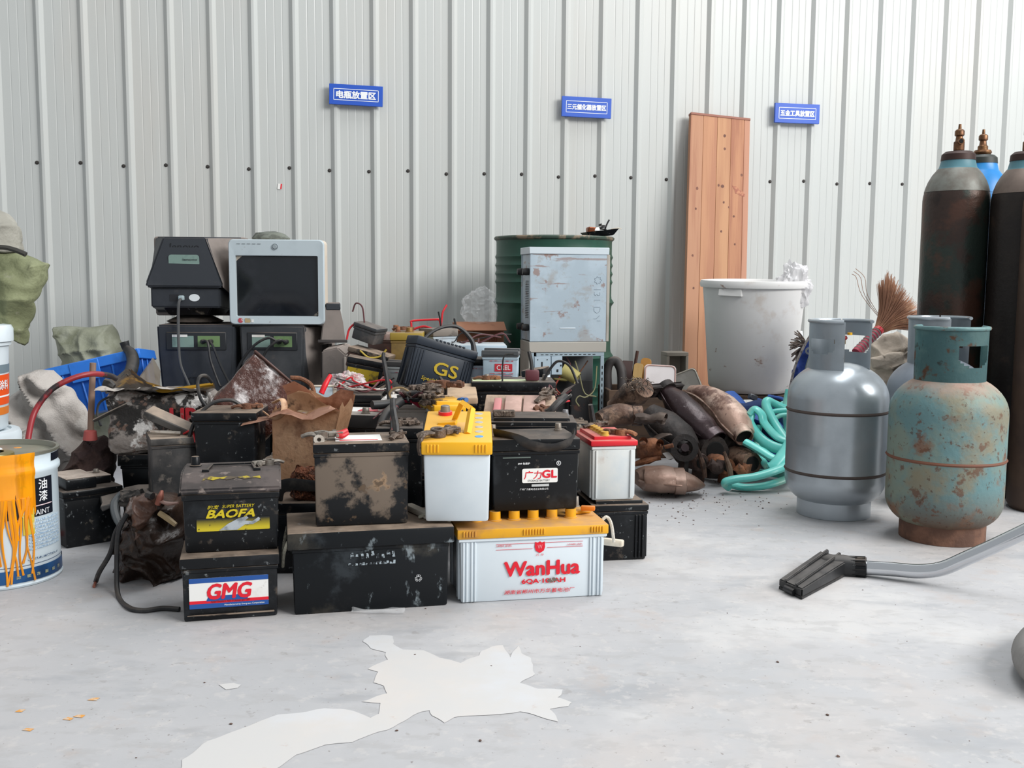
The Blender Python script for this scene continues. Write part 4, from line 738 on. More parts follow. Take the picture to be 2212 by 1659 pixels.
# lower left, back turned to the viewer
zC = .192
for y, xs in ((4.34, (-1.42, -1.14, -.86)), (4.56, (-1.46, -1.18, -.90)), (4.76, (-1.48, -1.20, -.92))):
    for x in xs: filler(x, y, .0, R(2))
def rear_crt(label, px, Y, z, yaw, body, wt=.315, wb=.275, h=.385, word=None, side=None, fl=0.0):
    t = thing('crt_monitor', label, 'monitor', hp(px, Y, z), (0, 0, R(yaw)), 'old tube monitors')
    r0 = [(-wt/2, 0, h), (wt/2, 0, h), (wt/2-.004, 0, h*.7), (wb/2, .01, .0), (-wb/2, .01, .0), (-wt/2+.004, 0, h*.7)]
    r1 = [(-wt/2-.003, .10, h), (wt/2+.003, .10, h), (wt/2+.002, .10, h*.7), (wb/2+.01, .10, 0), (-wb/2-.01, .10, 0), (-wt/2-.002, .10, h*.7)]
    r2 = [(-.158, .25, h), (.158, .25, h), (.160, .25, h*.7), (.156, .25, 0), (-.156, .25, 0), (-.160, .25, h*.7)]
    r1 = [(x+(fl*.6 if x > 0 else 0), y, z_) for x, y, z_ in r1]; r2 = [(x+(fl*1.1 if x > 0 else 0), y, z_) for x, y, z_ in r2]
    obj('rear_shell', loft([r0, r1, r2], bev=.008), body, t)
    if fl: obj('dusty_flank', loft([[(r0[1][0]+.001, .006, h-.01), (r1[1][0]+.003, .10, h-.01), (r2[1][0]+.003, .245, h-.01)], [(r0[3][0]+.001, .016, .01), (r1[3][0]+.003, .10, .01), (r2[3][0]+.003, .245, .01)]], False, False), crt_s, t)
    obj('front_bezel', box(-.162, .162, .25, .33, 0, h, .012, 2), side or body, t)
    obj('connector_recess', box(-wt*.38, wt*.40, -.004, .003, h-.105, h-.030, .003, 1), mat('dark_recess', '26292d', .6, dust=(DUST, .8)), t)
    plate(t, 'sticker', -wt*.30, -wt*.02, h-.092, h-.045, -.0042, stick, .002); plate(t, 'white_sticker', -wt*.30, -wt*.10, h-.050, h-.040, -.0052, k('paperw'), .001)
    plate(t, 'port_plate', .01, wt*.32, h-.090, h-.045, -.0042, mat('green_circuit_plate', '6f8a5e', .5, layers=[('5a7550', 20, .5, .65, .6)]), .001)
    for x in (.035, .065): obj('plug', lathe([(0, 0), (.010, 0), (.010, .022), (.006, .03), (0, .03)], 12, M=Matrix.Rotation(PI/2, 4, 'X')), k('cable'), t, (x, -.005, h-.068))
    if word: text(t, word, .085, .030, (0, -.0005 if False else -.002, h*.40), mat('embossed_dark', '1a1c1f', .5), bold=.02)
    return t
m1 = rear_crt('dark tube monitor with its back turned, lower left of the monitor stack', 424, 4.22, zC, 3, crt_d, word='KTC')
for pts in ([(.035, -.03, .317), (.062, -.05, .315), (.075, -.06, .24), (.105, -.06, .15), (.115, -.07, .135)], [(.065, -.03, .317), (.085, -.06, .30), (.115, -.06, .22), (.15, -.05, .14)]): obj('signal_cable', sweep(pts, .0055, 8, 6), k('cable'), m1)
m2 = rear_crt('grey tube monitor with its back turned and a dusty flank, lower right of the stack', 588, 4.24, zC, -3, crt_g, wt=.272, wb=.25, word='LX', side=crt_s, fl=.045)
for pts in ([(.035, -.03, .317), (.0, -.05, .335), (-.06, -.06, .30), (-.12, -.06, .22), (-.16, -.05, .12)], [(.065, -.03, .317), (.045, -.05, .325), (.0, -.06, .29), (-.035, -.06, .22), (-.06, -.06, .15)]): obj('signal_cable', sweep(pts, .0055, 8, 6), k('cable'), m2)
bm = bmesh.new()
for i in range(9): bx(bm, .168+.0, .172, .09+.012*i, .096+.012*i, .16, .30, .001, 1, M=Matrix.Rotation(R(-12), 4, 'Z') @ Matrix.Translation((-.005, .035, 0)))
obj('vent_slots', bm, mat('dark_vent', '3a3635', .7), m2)['kind'] = 'stuff'
# third one, only its dusty side visible
t = thing('crt_monitor', 'dust-caked grey monitor shell standing at the right of the monitor stack', 'monitor', (at(716, 800, 4.12).x, 4.16, .192), (0, 0, R(-6)), 'old tube monitors')
obj('front_bezel', loft([[(-.05, 0, 0), (.048, 0, 0), (.055, 0, .27), (.02, 0, .30), (-.048, 0, .285)], [(-.06, .14, 0), (.05, .16, 0), (.058, .16, .28), (.02, .16, .31), (-.058, .14, .295)]], bev=.006), crt_s, t); obj('edge_strip', box(.046, .056, -.006, .0, .01, .262, .002, 1), mat('pale_edge', 'a59c94', .6), t); obj('dent_slot', box(-.02, .03, -.003, .002, .19, .194, .001, 1), mat('dark_vent', '3a3635', .7), t)
filler(-.50, 4.45, .0, R(4)); filler(-.73, 4.40, .0, R(88))
t = thing('monitor_foot', 'dark plastic monitor foot with a slotted edge, on top of the dusty shell', 'monitor part', (at(716, 720, 4.25).x, 4.27, .505), (0, 0, R(10)))
obj('housing', loft([[(-.05, 0, 0), (.055, 0, .0), (.045, 0, .085), (.03, 0, .155), (-.03, 0, .15)], [(-.05, .12, 0), (.055, .12, 0), (.045, .12, .085), (.03, .12, .155), (-.03, .12, .15)]], bev=.004), crt_s, t); obj('top_cap', box(-.025, .035, -.004, .11, .135, .165, .004, 1), crt_d, t); obj('slotted_tray', box(-.06, .062, -.02, .0, .0, .012, .002, 1), mat('dark_vent', '3a3635', .7), t)
# upper left, charcoal hood
zt = zC+.387
t = thing('crt_monitor', 'charcoal tube monitor with tapered hood and green-grey sticker, upper left of the stack', 'monitor', hp(405, 4.24, zt+.035), (0, 0, R(4)), 'old tube monitors')
hd = [[(-.085, .0, .325), (.085, .0, .325), (.155, -.02, .135), (.155, -.02, .118), (-.155, -.02, .118), (-.155, -.02, .135)], [(-.12, .13, .33), (.12, .13, .33), (.175, .12, .16), (.175, .12, .11), (-.175, .12, .11), (-.175, .12, .16)], [(-.19, .28, .335), (.19, .28, .335), (.2, .28, .18), (.195, .28, .0), (-.195, .28, .0), (-.2, .28, .18)]]
obj('hood', loft(hd, bev=.007), crt_d, t); obj('front_bezel', box(-.200, .200, .275, .36, -.01, .336, .012, 2), crt_s, t)
obj('hood_flank', loft([[(.086, .003, .320), (.121, .13, .326), (.190, .275, .330)], [(.156, -.016, .136), (.177, .12, .160), (.201, .275, .18)], [(.156, -.016, .120), (.177, .12, .112), (.197, .275, .02)]], False, False), crt_s, t)
obj('connector_panel', loft([[(-.14, 0, .115), (.14, 0, .115), (.14, 0, .035), (-.14, 0, .035)], [(-.165, .15, .115), (.165, .15, .115), (.165, .15, .02), (-.165, .15, .02)]], bev=.005), crt_d, t)
obj('base', loft([[(-.10, .03, .036), (.10, .03, .036), (.08, .05, -.0), (-.08, .05, -.0)], [(-.15, .2, .036), (.15, .2, .036), (.12, .2, 0), (-.12, .2, 0)]], bev=.004), k('blkcln'), t); obj('foot_ring', lathe([(0, -.034), (.11, -.034), (.12, -.028), (.07, -.004), (0, -.004)], 24), k('blkcln'), t, (0, .16, 0))
sl = math.atan2(.02, .19)
st_ = obj('sticker', poly(rrect(-.062, .062, -.027, .027, .012), 0, .001), stick, t, (0, -.0105-.0012, .225), (sl, 0, 0)); text(t, 'lenovo', .058, .008, (.025, -.0145, .232), mat('black_print', '25262a'), (sl, 0, 0), bold=.01); text(t, '启天', .03, .007, (-.035, -.0165, .212), k('ink_k'), (sl, 0, 0)) if False else None
text(t, 'lenovo', .12, .028, (0, -.0045, .285), mat('embossed_dark', '24272b', .5), (sl, 0, 0), bold=.0, shear=.15)
plate(t, 'power_socket', -.065, -.028, .060, .088, -.0005, k('ink_k'), .002); obj('data_plug', box(-.026, -.004, -.02, .002, .064, .084, .003, 1), mat('pale_blue_plug', '9fb0b5', .5), t); obj('oval_sticker', lathe([(0, .0008), (1, .0008), (1, 0)], 24, M=Matrix.Translation((.036, -.001, .075)) @ Matrix.Rotation(PI/2, 4, 'X') @ Matrix.Diagonal((.022, .015, 1, 1))), mat('white_oval', 'dfe5e8', .5), t)
obj('signal_cable', sweep([(-.015, -.02, .07), (-.020, -.035, .05), (-.022, -.04, -.02), (-.018, -.06, -.12), (-.01, -.07, -.2), (.02, -.07, -.28), (.045, -.08, -.36)], .006, 8, 7), mat('grey_cable', '4b4c4d', .5), t)
# white-bezel monitor, screen to the viewer
t = thing('crt_monitor', 'pale-bezelled tube monitor facing out with a dark screen, upper right of the stack', 'monitor', hp(601, 4.24, zt), (0, 0, R(3)), 'old tube monitors')
w_, h_ = .392, .352; bez = mat('pale_blue_bezel', 'b4c0c6', .5, layers=[('9aa6ac', 6, .45, .7, .5), ('7d7770', 26, .64, .72, .5)])
def ring(x0, x1, z0, z1, r, y): return [(x, y, z) for x, z in rrect(x0, x1, z0, z1, r, 4)]
X0, X1, Z0, Z1 = -w_/2, w_/2, 0, h_; sx0, sx1, sz0, sz1 = X0+.030, X1-.028, Z0+.036, Z1-.068
obj('bezel', loft([ring(sx0, sx1, sz0, sz1, .004, .012), ring(sx0-.002, sx1+.002, sz0-.002, sz1+.002, .005, -.001), ring(X0+.004, X1-.004, Z0+.004, Z1-.004, .018, -.004), ring(X0, X1, Z0, Z1, .02, .004), ring(X0, X1, Z0, Z1, .02, .014)], False, False), bez, t)
bm = bmesh.new(); NX, NZ = 14, 12; g_ = [[bm.verts.new((sx0+(sx1-sx0)*i/NX, .013-.011*(1-(2*i/NX-1)**2)*(1-(2*j/NZ-1)**2), sz0+(sz1-sz0)*j/NZ)) for i in range(NX+1)] for j in range(NZ+1)]
for j in range(NZ):
    for i in range(NX): bm.faces.new((g_[j][i], g_[j][i+1], g_[j+1][i+1], g_[j+1][i]))
obj('screen', bm, mat('dark_screen_glass', '15191f', .12, layers=[('2a2d33', 4, .45, .65, .6)], spec=.6), t)
obj('rear_shell', loft([ring(X0+.001, X1-.001, Z0+.001, Z1-.001, .019, .013), ring(X0, X1+.002, Z0, Z1, .02, .09), ring(X0+.04, X1-.04, Z0+.03, Z1-.03, .03, .2), ring(X0+.09, X1-.09, Z0+.07, Z1-.06, .03, .34)], True, True), cream, t)
obj('power_button', lathe([(0, .004), (.008, .004), (.010, .002), (.010, 0), (.0125, .003), (.0125, -.002)], 20, M=Matrix.Translation((-.005, -.003, h_-.030)) @ Matrix.Rotation(PI/2, 4, 'X')), mat('grey_button', '8d979c', .4), t)
bm = bmesh.new()
for i in range(5): poly([(X0+.035+.021*i, h_-.020), (X0+.050+.021*i, h_-.020), (X0+.050+.021*i, h_-.0185), (X0+.035+.021*i, h_-.0185)], -.0048, .0003, bm)
obj('button_marks', bm, k('ink_k'), t)['kind'] = 'stuff'
st2 = [plate(t, 'sticker', X0+.036, X0+.056, .008, .028, -.0045, mat('red_sticker', 'b3444f', .5, layers=[('d9d4d0', 60, .5, .6, .9)]), .009), plate(t, 'sticker', X0+.064, X0+.086, .009, .027, -.0045, mat('tan_sticker2', 'b09a72', .5, layers=[('7d8f95', 30, .5, .6, .8)]), .002), plate(t, 'sticker', X0+.090, X0+.100, .010, .022, -.0045, k('paperw'), .001)]
text(t, 'T2454981', .045, .006, (X1-.052, -.005, sz1+.010), k('ink_k')) if False else None
# sack or cap peeping over the monitors
o = obj('olive_bag', dent(lathe([(0, 0), (.12, 0), (.13, .06), (.10, .11), (.04, .13), (0, .132)], 28), .012, 12, 4), mat('olive_grey_cloth', '6f746c', .85, layers=[('3a3d3a', 7, .45, .6, .7), ('9a9d94', 14, .6, .7, .5)]), None, (at(585, 510, 4.74).x, 4.80, zt+.349-.15)); tag(o, 'grey-green cloth bundle peeping over the pale-bezelled monitor', 'bundle')
o.location = (at(585, 510, 4.42).x, 4.42, zt+.340); o.scale = (.62, .5, .40)

# ================================================================== DRUM AND COMPUTER CASES
gr = mat('dark_green_drum_paint', '1f4a3c', .42, layers=[('173a30', 4, .45, .65, .6), ('7d6b5a', 14, .66, .76, .6), ('2c5a4a', 9, .5, .7, .4)], dust=('6d6458', .6))
dx = at(1195, 700, 5.02).x
t = thing('oil_drum', 'dark green steel drum standing behind the computer cases', 'drum', (dx, 5.02, .001))
pf = [(0, .012), (.27, .012), (.284, 0), (.290, .006), (.284, .02), (.282, .03)]
for zc_ in (.10, .14, .18, .22, .26): pf += [(.282, zc_-.014), (.287, zc_), (.282, zc_+.014)]
pf += [(.282, .37), (.284, .385), (.296, .402), (.284, .42), (.282, .435), (.282, .63), (.284, .645), (.296, .662), (.284, .68), (.282, .695)]
for zc_ in (.76, .80, .84, .88): pf += [(.282, zc_-.014), (.288, zc_), (.282, zc_+.014)]
pf += [(.282, .95), (.284, .962)]
obj('shell', lathe(pf, 56), gr, t); obj('top_rim', lathe([(.284, .958), (.292, .964), (.294, .972), (.288, .978), (.280, .975), (.276, .962)], 56), mat('rim_worn_green', '3a4a40', .5, layers=[('8d7a66', 14, .5, .62, .8)]), t); obj('lid', lathe([(0, .962), (.278, .962), (.278, .955)], 48), gr, t); obj('bung', lathe([(0, .97), (.03, .97), (.035, .962)], 16), k('lead'), t, (.1, .1, 0))
t = thing('parts_tray', 'small black tray holding scrap bits on the drum rim', 'tray', at(1294, 513, 4.92), (0, R(-4), R(12))); t.location.z = .981
obj('tray', loft([[(-.06, -.04, 0), (.06, -.04, 0), (.06, .05, 0), (-.06, .05, 0)], [(-.075, -.055, .022), (.085, -.055, .03), (.085, .065, .03), (-.075, .065, .022)]], True, False, bev=.003), k('blkcln'), t); obj('coil', sweep([(.02+.016*math.cos(a*.8), .0+.016*math.sin(a*.8), .03+.002*a) for a in range(14)], .004, 6, 3), k('cable'), t); obj('copper_scrap', dent(box(-.055, -.02, -.02, .03, .02, .045, .006, 2), .006, 60), k('copper'), t); obj('white_scrap', dent(box(-.03, .0, -.02, .03, .02, .042, .006, 2), .006, 60, 3), k('paperw'), t); obj('wire_end', sweep([(.03, 0, .03), (.045, 0, .06), (.055, 0, .075)], .004, 6, 4), k('cable'), t); obj('wire_end', sweep([(.06, 0, .03), (.09, -.01, .034), (.11, -.01, .028)], .002, 6, 3), mat('cream_wire', 'c9bba5', .6), t)

steel = mat('pale_blue_grey_steel', 'a0afba', .4, .0, layers=[('b3c2cd', 5, .42, .6, .6), ('94897f', 7, .54, .64, .5), ('8f867d', 15, .57, .65, .4), ('85604f', 17, .60, .66, .7), ('85604f', 12, .605, .64, .6, (.25, 1, 2.6))], spec=.5)
steel2 = mat('cream_grey_steel', 'aaa69e', .45, layers=[('94897f', 6, .5, .7, .6)])
yaw = PSI+.01; pcF = at(1137, 742, 4.36)
zsh = .507
PW_, PD_, PH_ = .345, .19, .405
cen = Vector((at(1228, 742, 4.40).x, 4.40, zsh)) + Vector((-math.sin(yaw), math.cos(yaw), 0))*PD_/2
t = thing('computer_case', 'closed scratched pale blue computer case stacked on the open chassis', 'computer case', cen, (0, 0, yaw))
obj('side_cover', box(-PW_/2, PW_/2, -PD_/2, -PD_/2+.006, 0, PH_-.03, .002, 1), steel, t); obj('rear_cover', box(-PW_/2, PW_/2, PD_/2-.006, PD_/2, 0, PH_-.03, .002, 1), steel, t); obj('body', box(-PW_/2+.004, PW_/2-.004, -PD_/2+.006, PD_/2-.006, .003, PH_-.03, .002, 1), steel, t)
obj('top_rail', box(-PW_/2-.004, PW_/2+.004, -PD_/2-.003, PD_/2+.003, PH_-.03, PH_, .002, 1), mat('pale_steel_clean', 'c2ccd3', .4, layers=[('9a7a6c', 9, .62, .72, .6)]), t)
obj('edge_strip', box(PW_/2-.006, PW_/2+.008, -PD_/2-.002, -PD_/2+.012, .0, PH_-.03, .002, 1), steel2, t)
for zz_ in (.06, .30):
    for yy_ in (-.055, .06): obj('rubber_foot', lathe([(0, 0), (.015, 0), (.016, .012), (.013, .028), (0, .028)], 14, M=Matrix.Rotation(-PI/2, 4, 'Y')), k('cable'), t, (-PW_/2+.003, yy_, zz_))
bm = bmesh.new()
for j in range(22):
    for i in range(4): bx(bm, -PW_/2+.0028, -PW_/2+.0036, -.05+.018*i, -.042+.018*i, .10+.0075*j, .1035+.0075*j)
obj('vent_holes', bm, mat('dark_hole', '1d1f22', .8), t)['kind'] = 'stuff'
emb = mat('steel_emboss_line', '7f8d98', .5)
text(t, 'DIGITAL', .17, .026, (PW_/2-.045, -PD_/2-.0006, .165), emb, (0, R(-90), 0)) if False else None
bm = bmesh.new(); fl = [(PW_/2-.045+.014*(1+.18*math.cos(7*a*2*PI/56))*math.cos(a*2*PI/56), PH_-.14+.014*(1+.18*math.cos(7*a*2*PI/56))*math.sin(a*2*PI/56)) for a in range(57)]
sweep([(x, -PD_/2-.0005, z) for x, z in fl], .0008, 5, 1, bm=bm); obj('flower_emboss', bm, emb, t)
for i, (z0, pts) in enumerate([(.225, [(-.015, 0), (.015, 0)]), (.205, [(-.012, .008), (-.014, 0), (-.008, -.006), (-.002, 0), (.004, -.006), (.012, -.004), (.012, .008)]), (.180, [(-.014, 0), (.013, 0)]), (.150, [(-.016, 0), (.014, 0)]), (.135, [(-.014, .01), (-.013, -.004), (0, -.012), (.012, -.004), (.014, .01)]), (.105, [(-.016, -.006), (-.004, -.006), (.012, .008)]), (.09, [(.0, 0), (.016, 0)])]):
    obj('letter_emboss', sweep([(PW_/2-.047+x, -PD_/2-.0004, z0+z) for x, z in pts], .0009, 5, 1), emb, t)
obj('pull_dent', box(-.04, .03, -PD_/2-.0015, -PD_/2+.001, .055, .061, .001, 1), mat('pale_steel_clean', 'c2ccd3'), t)
# open chassis below
t = thing('computer_chassis', 'open computer chassis with drive brackets and wires inside, under the closed case', 'computer case', cen - Vector((0, 0, zsh)), (0, 0, yaw))
a = PW_/2; HB = zsh-.001
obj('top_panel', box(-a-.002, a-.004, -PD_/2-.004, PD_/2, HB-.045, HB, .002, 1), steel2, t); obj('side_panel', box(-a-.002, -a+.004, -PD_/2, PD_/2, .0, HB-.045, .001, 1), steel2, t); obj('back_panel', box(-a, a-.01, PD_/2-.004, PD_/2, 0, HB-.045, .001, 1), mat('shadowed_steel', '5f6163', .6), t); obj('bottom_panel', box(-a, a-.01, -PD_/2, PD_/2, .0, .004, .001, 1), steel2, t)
rail = mat('galvanised_rail', '9fb0ba', .4, .3)
obj('frame_rail', box(-a+.03, a-.012, -PD_/2-.002, -PD_/2+.012, HB-.062, HB-.046, .001, 1), rail, t); obj('frame_post', box(a-.028, a-.012, -PD_/2-.002, -PD_/2+.010, .0, HB-.062, .001, 1), rail, t); obj('frame_post', box(-a+.004, -a+.02, -PD_/2-.002, -PD_/2+.010, .0, HB-.046, .001, 1), rail, t)
bm = bmesh.new()
for i in range(12): bx(bm, -a+.05+.021*i, -a+.062+.021*i, -PD_/2-.003, -PD_/2-.001, HB-.056, HB-.053)
for i in range(14): bx(bm, a-.022, a-.018, -PD_/2-.003, -PD_/2-.001, .05+.026*i, .063+.026*i)
obj('rail_slots', bm, mat('dark_hole', '1d1f22', .8), t)['kind'] = 'stuff'
br = mat('blue_grey_bracket', 'a9bac6', .45, layers=[('8ea0ad', 8, .5, .7, .5)])
def bracket(x0, x1, z0, z1, slots):
    b = obj('drive_bracket', box(x0, x1, -PD_/2-.004, -PD_/2+.06, z0, z1, .002, 1), br, t)
    for s_ in slots: obj('slot', box(s_[0], s_[1], -PD_/2-.006, -PD_/2-.003, s_[2], s_[3], .0005, 1), mat('dark_hole', '1d1f22', .8), b)
bracket(-a+.022, -a+.094, HB-.165, HB-.062, [(-a+.052, -a+.058, HB-.14, HB-.085), (-a+.034, -a+.038, HB-.078, HB-.074), (-a+.076, -a+.080, HB-.078, HB-.074), (-a+.034, -a+.038, HB-.152, HB-.148), (-a+.074, -a+.078, HB-.152, HB-.148), (-a+.082, -a+.086, HB-.152, HB-.148)])
bracket(-a+.097, -a+.145, HB-.142, HB-.062, [(-a+.12, -a+.128, HB-.130, HB-.118), (-a+.136, -a+.142, HB-.105, HB-.098)])
in_ = mat('dark_circuit_clutter', '2a2a2c', .6, layers=[('5a3a30', 14, .55, .65, .7), ('7a7a72', 30, .64, .7, .7)])
obj('circuit_board', box(-a+.06, a-.04, -.02, -.012, .05, .33, .001, 1), in_, t); obj('power_supply', box(-a+.02, -a+.12, -.06, .07, .06, .26, .003, 1), mat('dark_metal_box', '2b2d30', .5), t); obj('slot_strip', box(.02, .028, -.05, -.03, .08, .30, .001, 1), k('blkcln'), t)
obj('yellow_roll', sweep([(-.02, -.06, .385), (.015, -.07, .365), (.045, -.085, .345)], [.035, .032, .028], 14, 4, caps=False), mat('yellowed_paper', 'a89e62', .7), t); obj('yellow_roll', loft([[(-.05, -.07, .34), (.0, -.08, .335), (.0, -.06, .33), (-.05, -.05, .335)], [(-.06, -.075, .348), (.01, -.085, .345), (.01, -.06, .338), (-.06, -.05, .342)]], bev=.001), mat('yellowed_paper', 'a89e62', .7), t); obj('grey_flap', loft([[(-.06, -.08, .24), (.0, -.085, .29), (.045, -.08, .325), (-.01, -.08, .30)], [(-.06, -.07, .235), (.0, -.075, .285), (.045, -.07, .32), (-.01, -.07, .295)]]), mat('grey_cloth_flap', '6d6561', .8), t)
for pts, mm in (([(-.05, -.06, .40), (-.03, -.07, .36), (-.06, -.07, .30), (-.03, -.07, .27)], mat('copper_red_wire', '9a4638', .5)), ([(-.04, -.06, .41), (-.02, -.07, .37), (-.05, -.07, .31), (-.02, -.07, .27)], mat('copper_red_wire', '9a4638', .5)), ([(.04, -.06, .42), (.055, -.08, .36), (.08, -.08, .28), (.13, -.09, .265)], mat('green_grey_wire', '8d8a68', .5)), ([(.13, -.09, .40), (.12, -.095, .30), (.08, -.10, .265), (.05, -.10, .27), (.035, -.10, .25), (.05, -.10, .225)], mat('green_grey_wire', '8d8a68', .5)), ([(.0, -.06, .44), (.02, -.06, .40), (.01, -.06, .37)], mat('maroon_wire', '5b3336')), ([(.10, -.05, .42), (.06, -.06, .37), (.03, -.06, .36)], k('rust'))): obj('loose_wire', sweep(pts, .0028, 6, 6), mm, t)

# ================================================================== LEFT EDGE
def cyl_decal(parent, name, r, a0, a1, z0, z1, m, n=24, rf=None):
    """curved sticker on a cylinder; angles in degrees from local -Y towards +X"""
    bm = bmesh.new(); g = []
    for z in (z0, z1): g.append([bm.verts.new(((rf(z) if rf else r)*math.sin(R(a0+(a1-a0)*i/n)), -(rf(z) if rf else r)*math.cos(R(a0+(a1-a0)*i/n)), z)) for i in range(n+1)])
    for i in range(n): bm.faces.new((g[0][i], g[0][i+1], g[1][i+1], g[1][i]))
    bmesh.ops.recalc_face_normals(bm, faces=bm.faces[:]); return obj(name, bm, m, parent)
def wrap_text(parent, body, w, h, ang, z, r, m, bold=0.0, name='lettering'):
    o = text(parent, body, w, h, (0, 0, 0), m, bold=bold, name=name)
    if o is None: return
    bm = bmesh.new(); bm.from_mesh(o.data); bmesh.ops.subdivide_edges(bm, edges=[e for e in bm.edges if e.calc_length() > .01], cuts=3); 
    for v in bm.verts:
        a = R(ang)+v.co.x/r; v.co = Vector((r*math.sin(a), -r*math.cos(a), v.co.z+z))
    bm.to_mesh(o.data); bm.free(); return o
# paint can
pc = gnd(4, 1243, 0); rC = .145; hC = .335
t = thing('paint_can', 'round paint can running with orange paint, at the left edge in front', 'paint can', (pc.x, pc.y+.0, .001), (0, 0, R(26)))
obj('can_body', lathe([(0, .004), (rC-.004, .004), (rC, .0), (rC+.002, .005), (rC-.002, .010), (rC-.002, hC-.060), (rC+.004, hC-.052), (rC+.004, hC-.042), (rC-.001, hC-.034), (rC, hC-.008)], 64), mat('white_printed_tin', 'c6d4dc', .3, .0, layers=[('d6e0e6', 3, .4, .6, .5)]), t)
obj('rim', lathe([(rC-.002, hC-.010), (rC+.005, hC-.006), (rC+.004, hC), (rC-.004, hC), (rC-.008, hC-.012)], 64), mat('tin_rim', '8d8d80', .35, .7), t); obj('lid', lathe([(0, hC-.010), (rC-.03, hC-.010), (rC-.02, hC-.014), (rC-.006, hC-.012)], 48), mat('dull_tin_lid', '8f9084', .4, .6, layers=[('a8a48e', 7, .45, .65, .6)]), t)
obj('spout_cap', lathe([(0, hC+.004), (.035, hC+.004), (.045, hC), (.047, hC-.010)], 24), mat('white_spout', 'd9dde0', .4), t, (-.03, -.02, 0)); obj('spout_cap', lathe([(.03, hC+.004), (.052, hC+.001), (.055, hC-.012)], 24), mat('brass_tin', '9a8d5a', .35, .7), t, (-.01, -.085, 0))
Rd = rC-.0005
cyl_decal(t, 'label_panel', Rd, -70, 60, .172, hC-.066, mat('dark_navy_print', '161a24', .35)); cyl_decal(t, 'label_band', Rd+.001, -100, 110, .012, .045, mat('deep_blue_band', '1c5288', .35, layers=[('16223a', 1.2, .45, .55, .8)])); cyl_decal(t, 'label_line', Rd, -100, 110, .052, .0535, mat('navy_line', '31466a', .4)); cyl_decal(t, 'top_band', rC+.0008, 60, 100, hC-.030, hC-.010, mat('dark_navy_print', '161a24'))
wrap_text(t, '油', .028, .026, 46, .252, Rd+.0008, k('ink_w'), .02); wrap_text(t, '漆', .028, .026, 46, .222, Rd+.0008, k('ink_w'), .02); wrap_text(t, 'PAINT', .055, .013, 43, .182, Rd+.0008, k('ink_w'), .0); wrap_text(t, 'ANCO', .05, .013, 14, .180, Rd+.0008, k('ink_w'), .0) if False else None
cyl_decal(t, 'label_arc', Rd+.0008, 36, 58, .198, .2005, mat('pale_pink_line', 'd8c2c6', .4))
sm = mat('small_blue_print', '8aa3bb', .45, layers=[('c6d4dc', 260, .46, .56, .95)])
for j in range(9): cyl_decal(t, 'small_print', Rd+.0006, 28, 72, .160-.0088*j, .1655-.0088*j, sm, 10)
cyl_decal(t, 'small_print', Rd+.0006, 26, 66, .064, .069, mat('small_navy_print', '5a6a80', .45, layers=[('c6d4dc', 220, .46, .56, .95)]), 10)
for i in range(6): cyl_decal(t, 'band_mark', Rd+.0018, 14+10*i, 18+10*i, .022, .030, mat('pale_gold_mark', '9a9a78', .5, layers=[('1c5288', 300, .5, .6, .9)]), 3)
orp = mat('wet_orange_paint', 'f09a12', .22, layers=[('e88a10', 12, .45, .65, .6), ('a08c1a', 20, .62, .70, .6), ('c27a0a', 40, .5, .62, .6, (1, 1, .08))], coat=.4)
bm = bmesh.new(); rng = random.Random(5); N_A = 90
g_ = []
def pb_z(a): return hC-.135-.05*noise.noise(Vector((a*.09, 0, 3)))-.055*noise.noise(Vector((a*.33, 4, 1)))-.02*noise.noise(Vector((a*.9, 2, 1)))
angs = [-75+ (36+75)*i/N_A for i in range(N_A+1)]
def rr_(z): return rC+.0045 if z > hC-.056 and z < hC-.038 else (rC+.005 if z > hC-.008 else rC+.0012)
top_ = []
for a_ in angs:
    col = []; zb_ = pb_z(a_)
    for z in (hC+.002, hC-.006, hC-.02, hC-.034, hC-.042, hC-.052, hC-.060, (hC-.06+zb_)/2, zb_): col.append(bm.verts.new((rr_(z)*math.sin(R(a_)), -rr_(z)*math.cos(R(a_)), z)))
    g_.append(col)
for A_, B_ in zip(g_, g_[1:]):
    for i in range(8): bm.faces.new((A_[i], B_[i], B_[i+1], A_[i+1]))
obj('spilled_paint', bm, orp, t)
for i in range(30):
    a0_ = -66+3.35*i+rng.uniform(-1.5, 1.5); zb_ = .19; ze = rng.choice([.01, .012, .03, .06, .09, .12, .008]); dr = rng.uniform(-9, 9); pts = []
    for s in range(6):
        u = s/5; a_ = a0_+dr*u*u+2*math.sin(u*6+i); z = (hC-.11)*(1-u)+ze*u; pts.append(((rC+.0005)*math.sin(R(a_)), -(rC+.0005)*math.cos(R(a_)), z))
    wd_ = rng.uniform(.5, 1.35); obj('paint_drip', sweep(pts, [.0065*wd_, .005*wd_, .004*wd_, .0028*wd_, .0024, .0030], 6, 4), orp, t)
cyl_decal(t, 'paint_smear', rC+.0006, -22, -4, .06, .16, mat('thin_yellow_smear', 'c9b23a', .5, layers=[('c6d4dc', 12, .5, .62, .8)])); cyl_decal(t, 'paint_smear', rC+.0006, 22, 34, .13, .25, mat('thin_yellow_smear', 'c9b23a'))
obj('lid_splash', lathe([(0, .0015), (.009, .001), (.012, 0)], 10), orp, t, (.05, .05, hC-.0105))
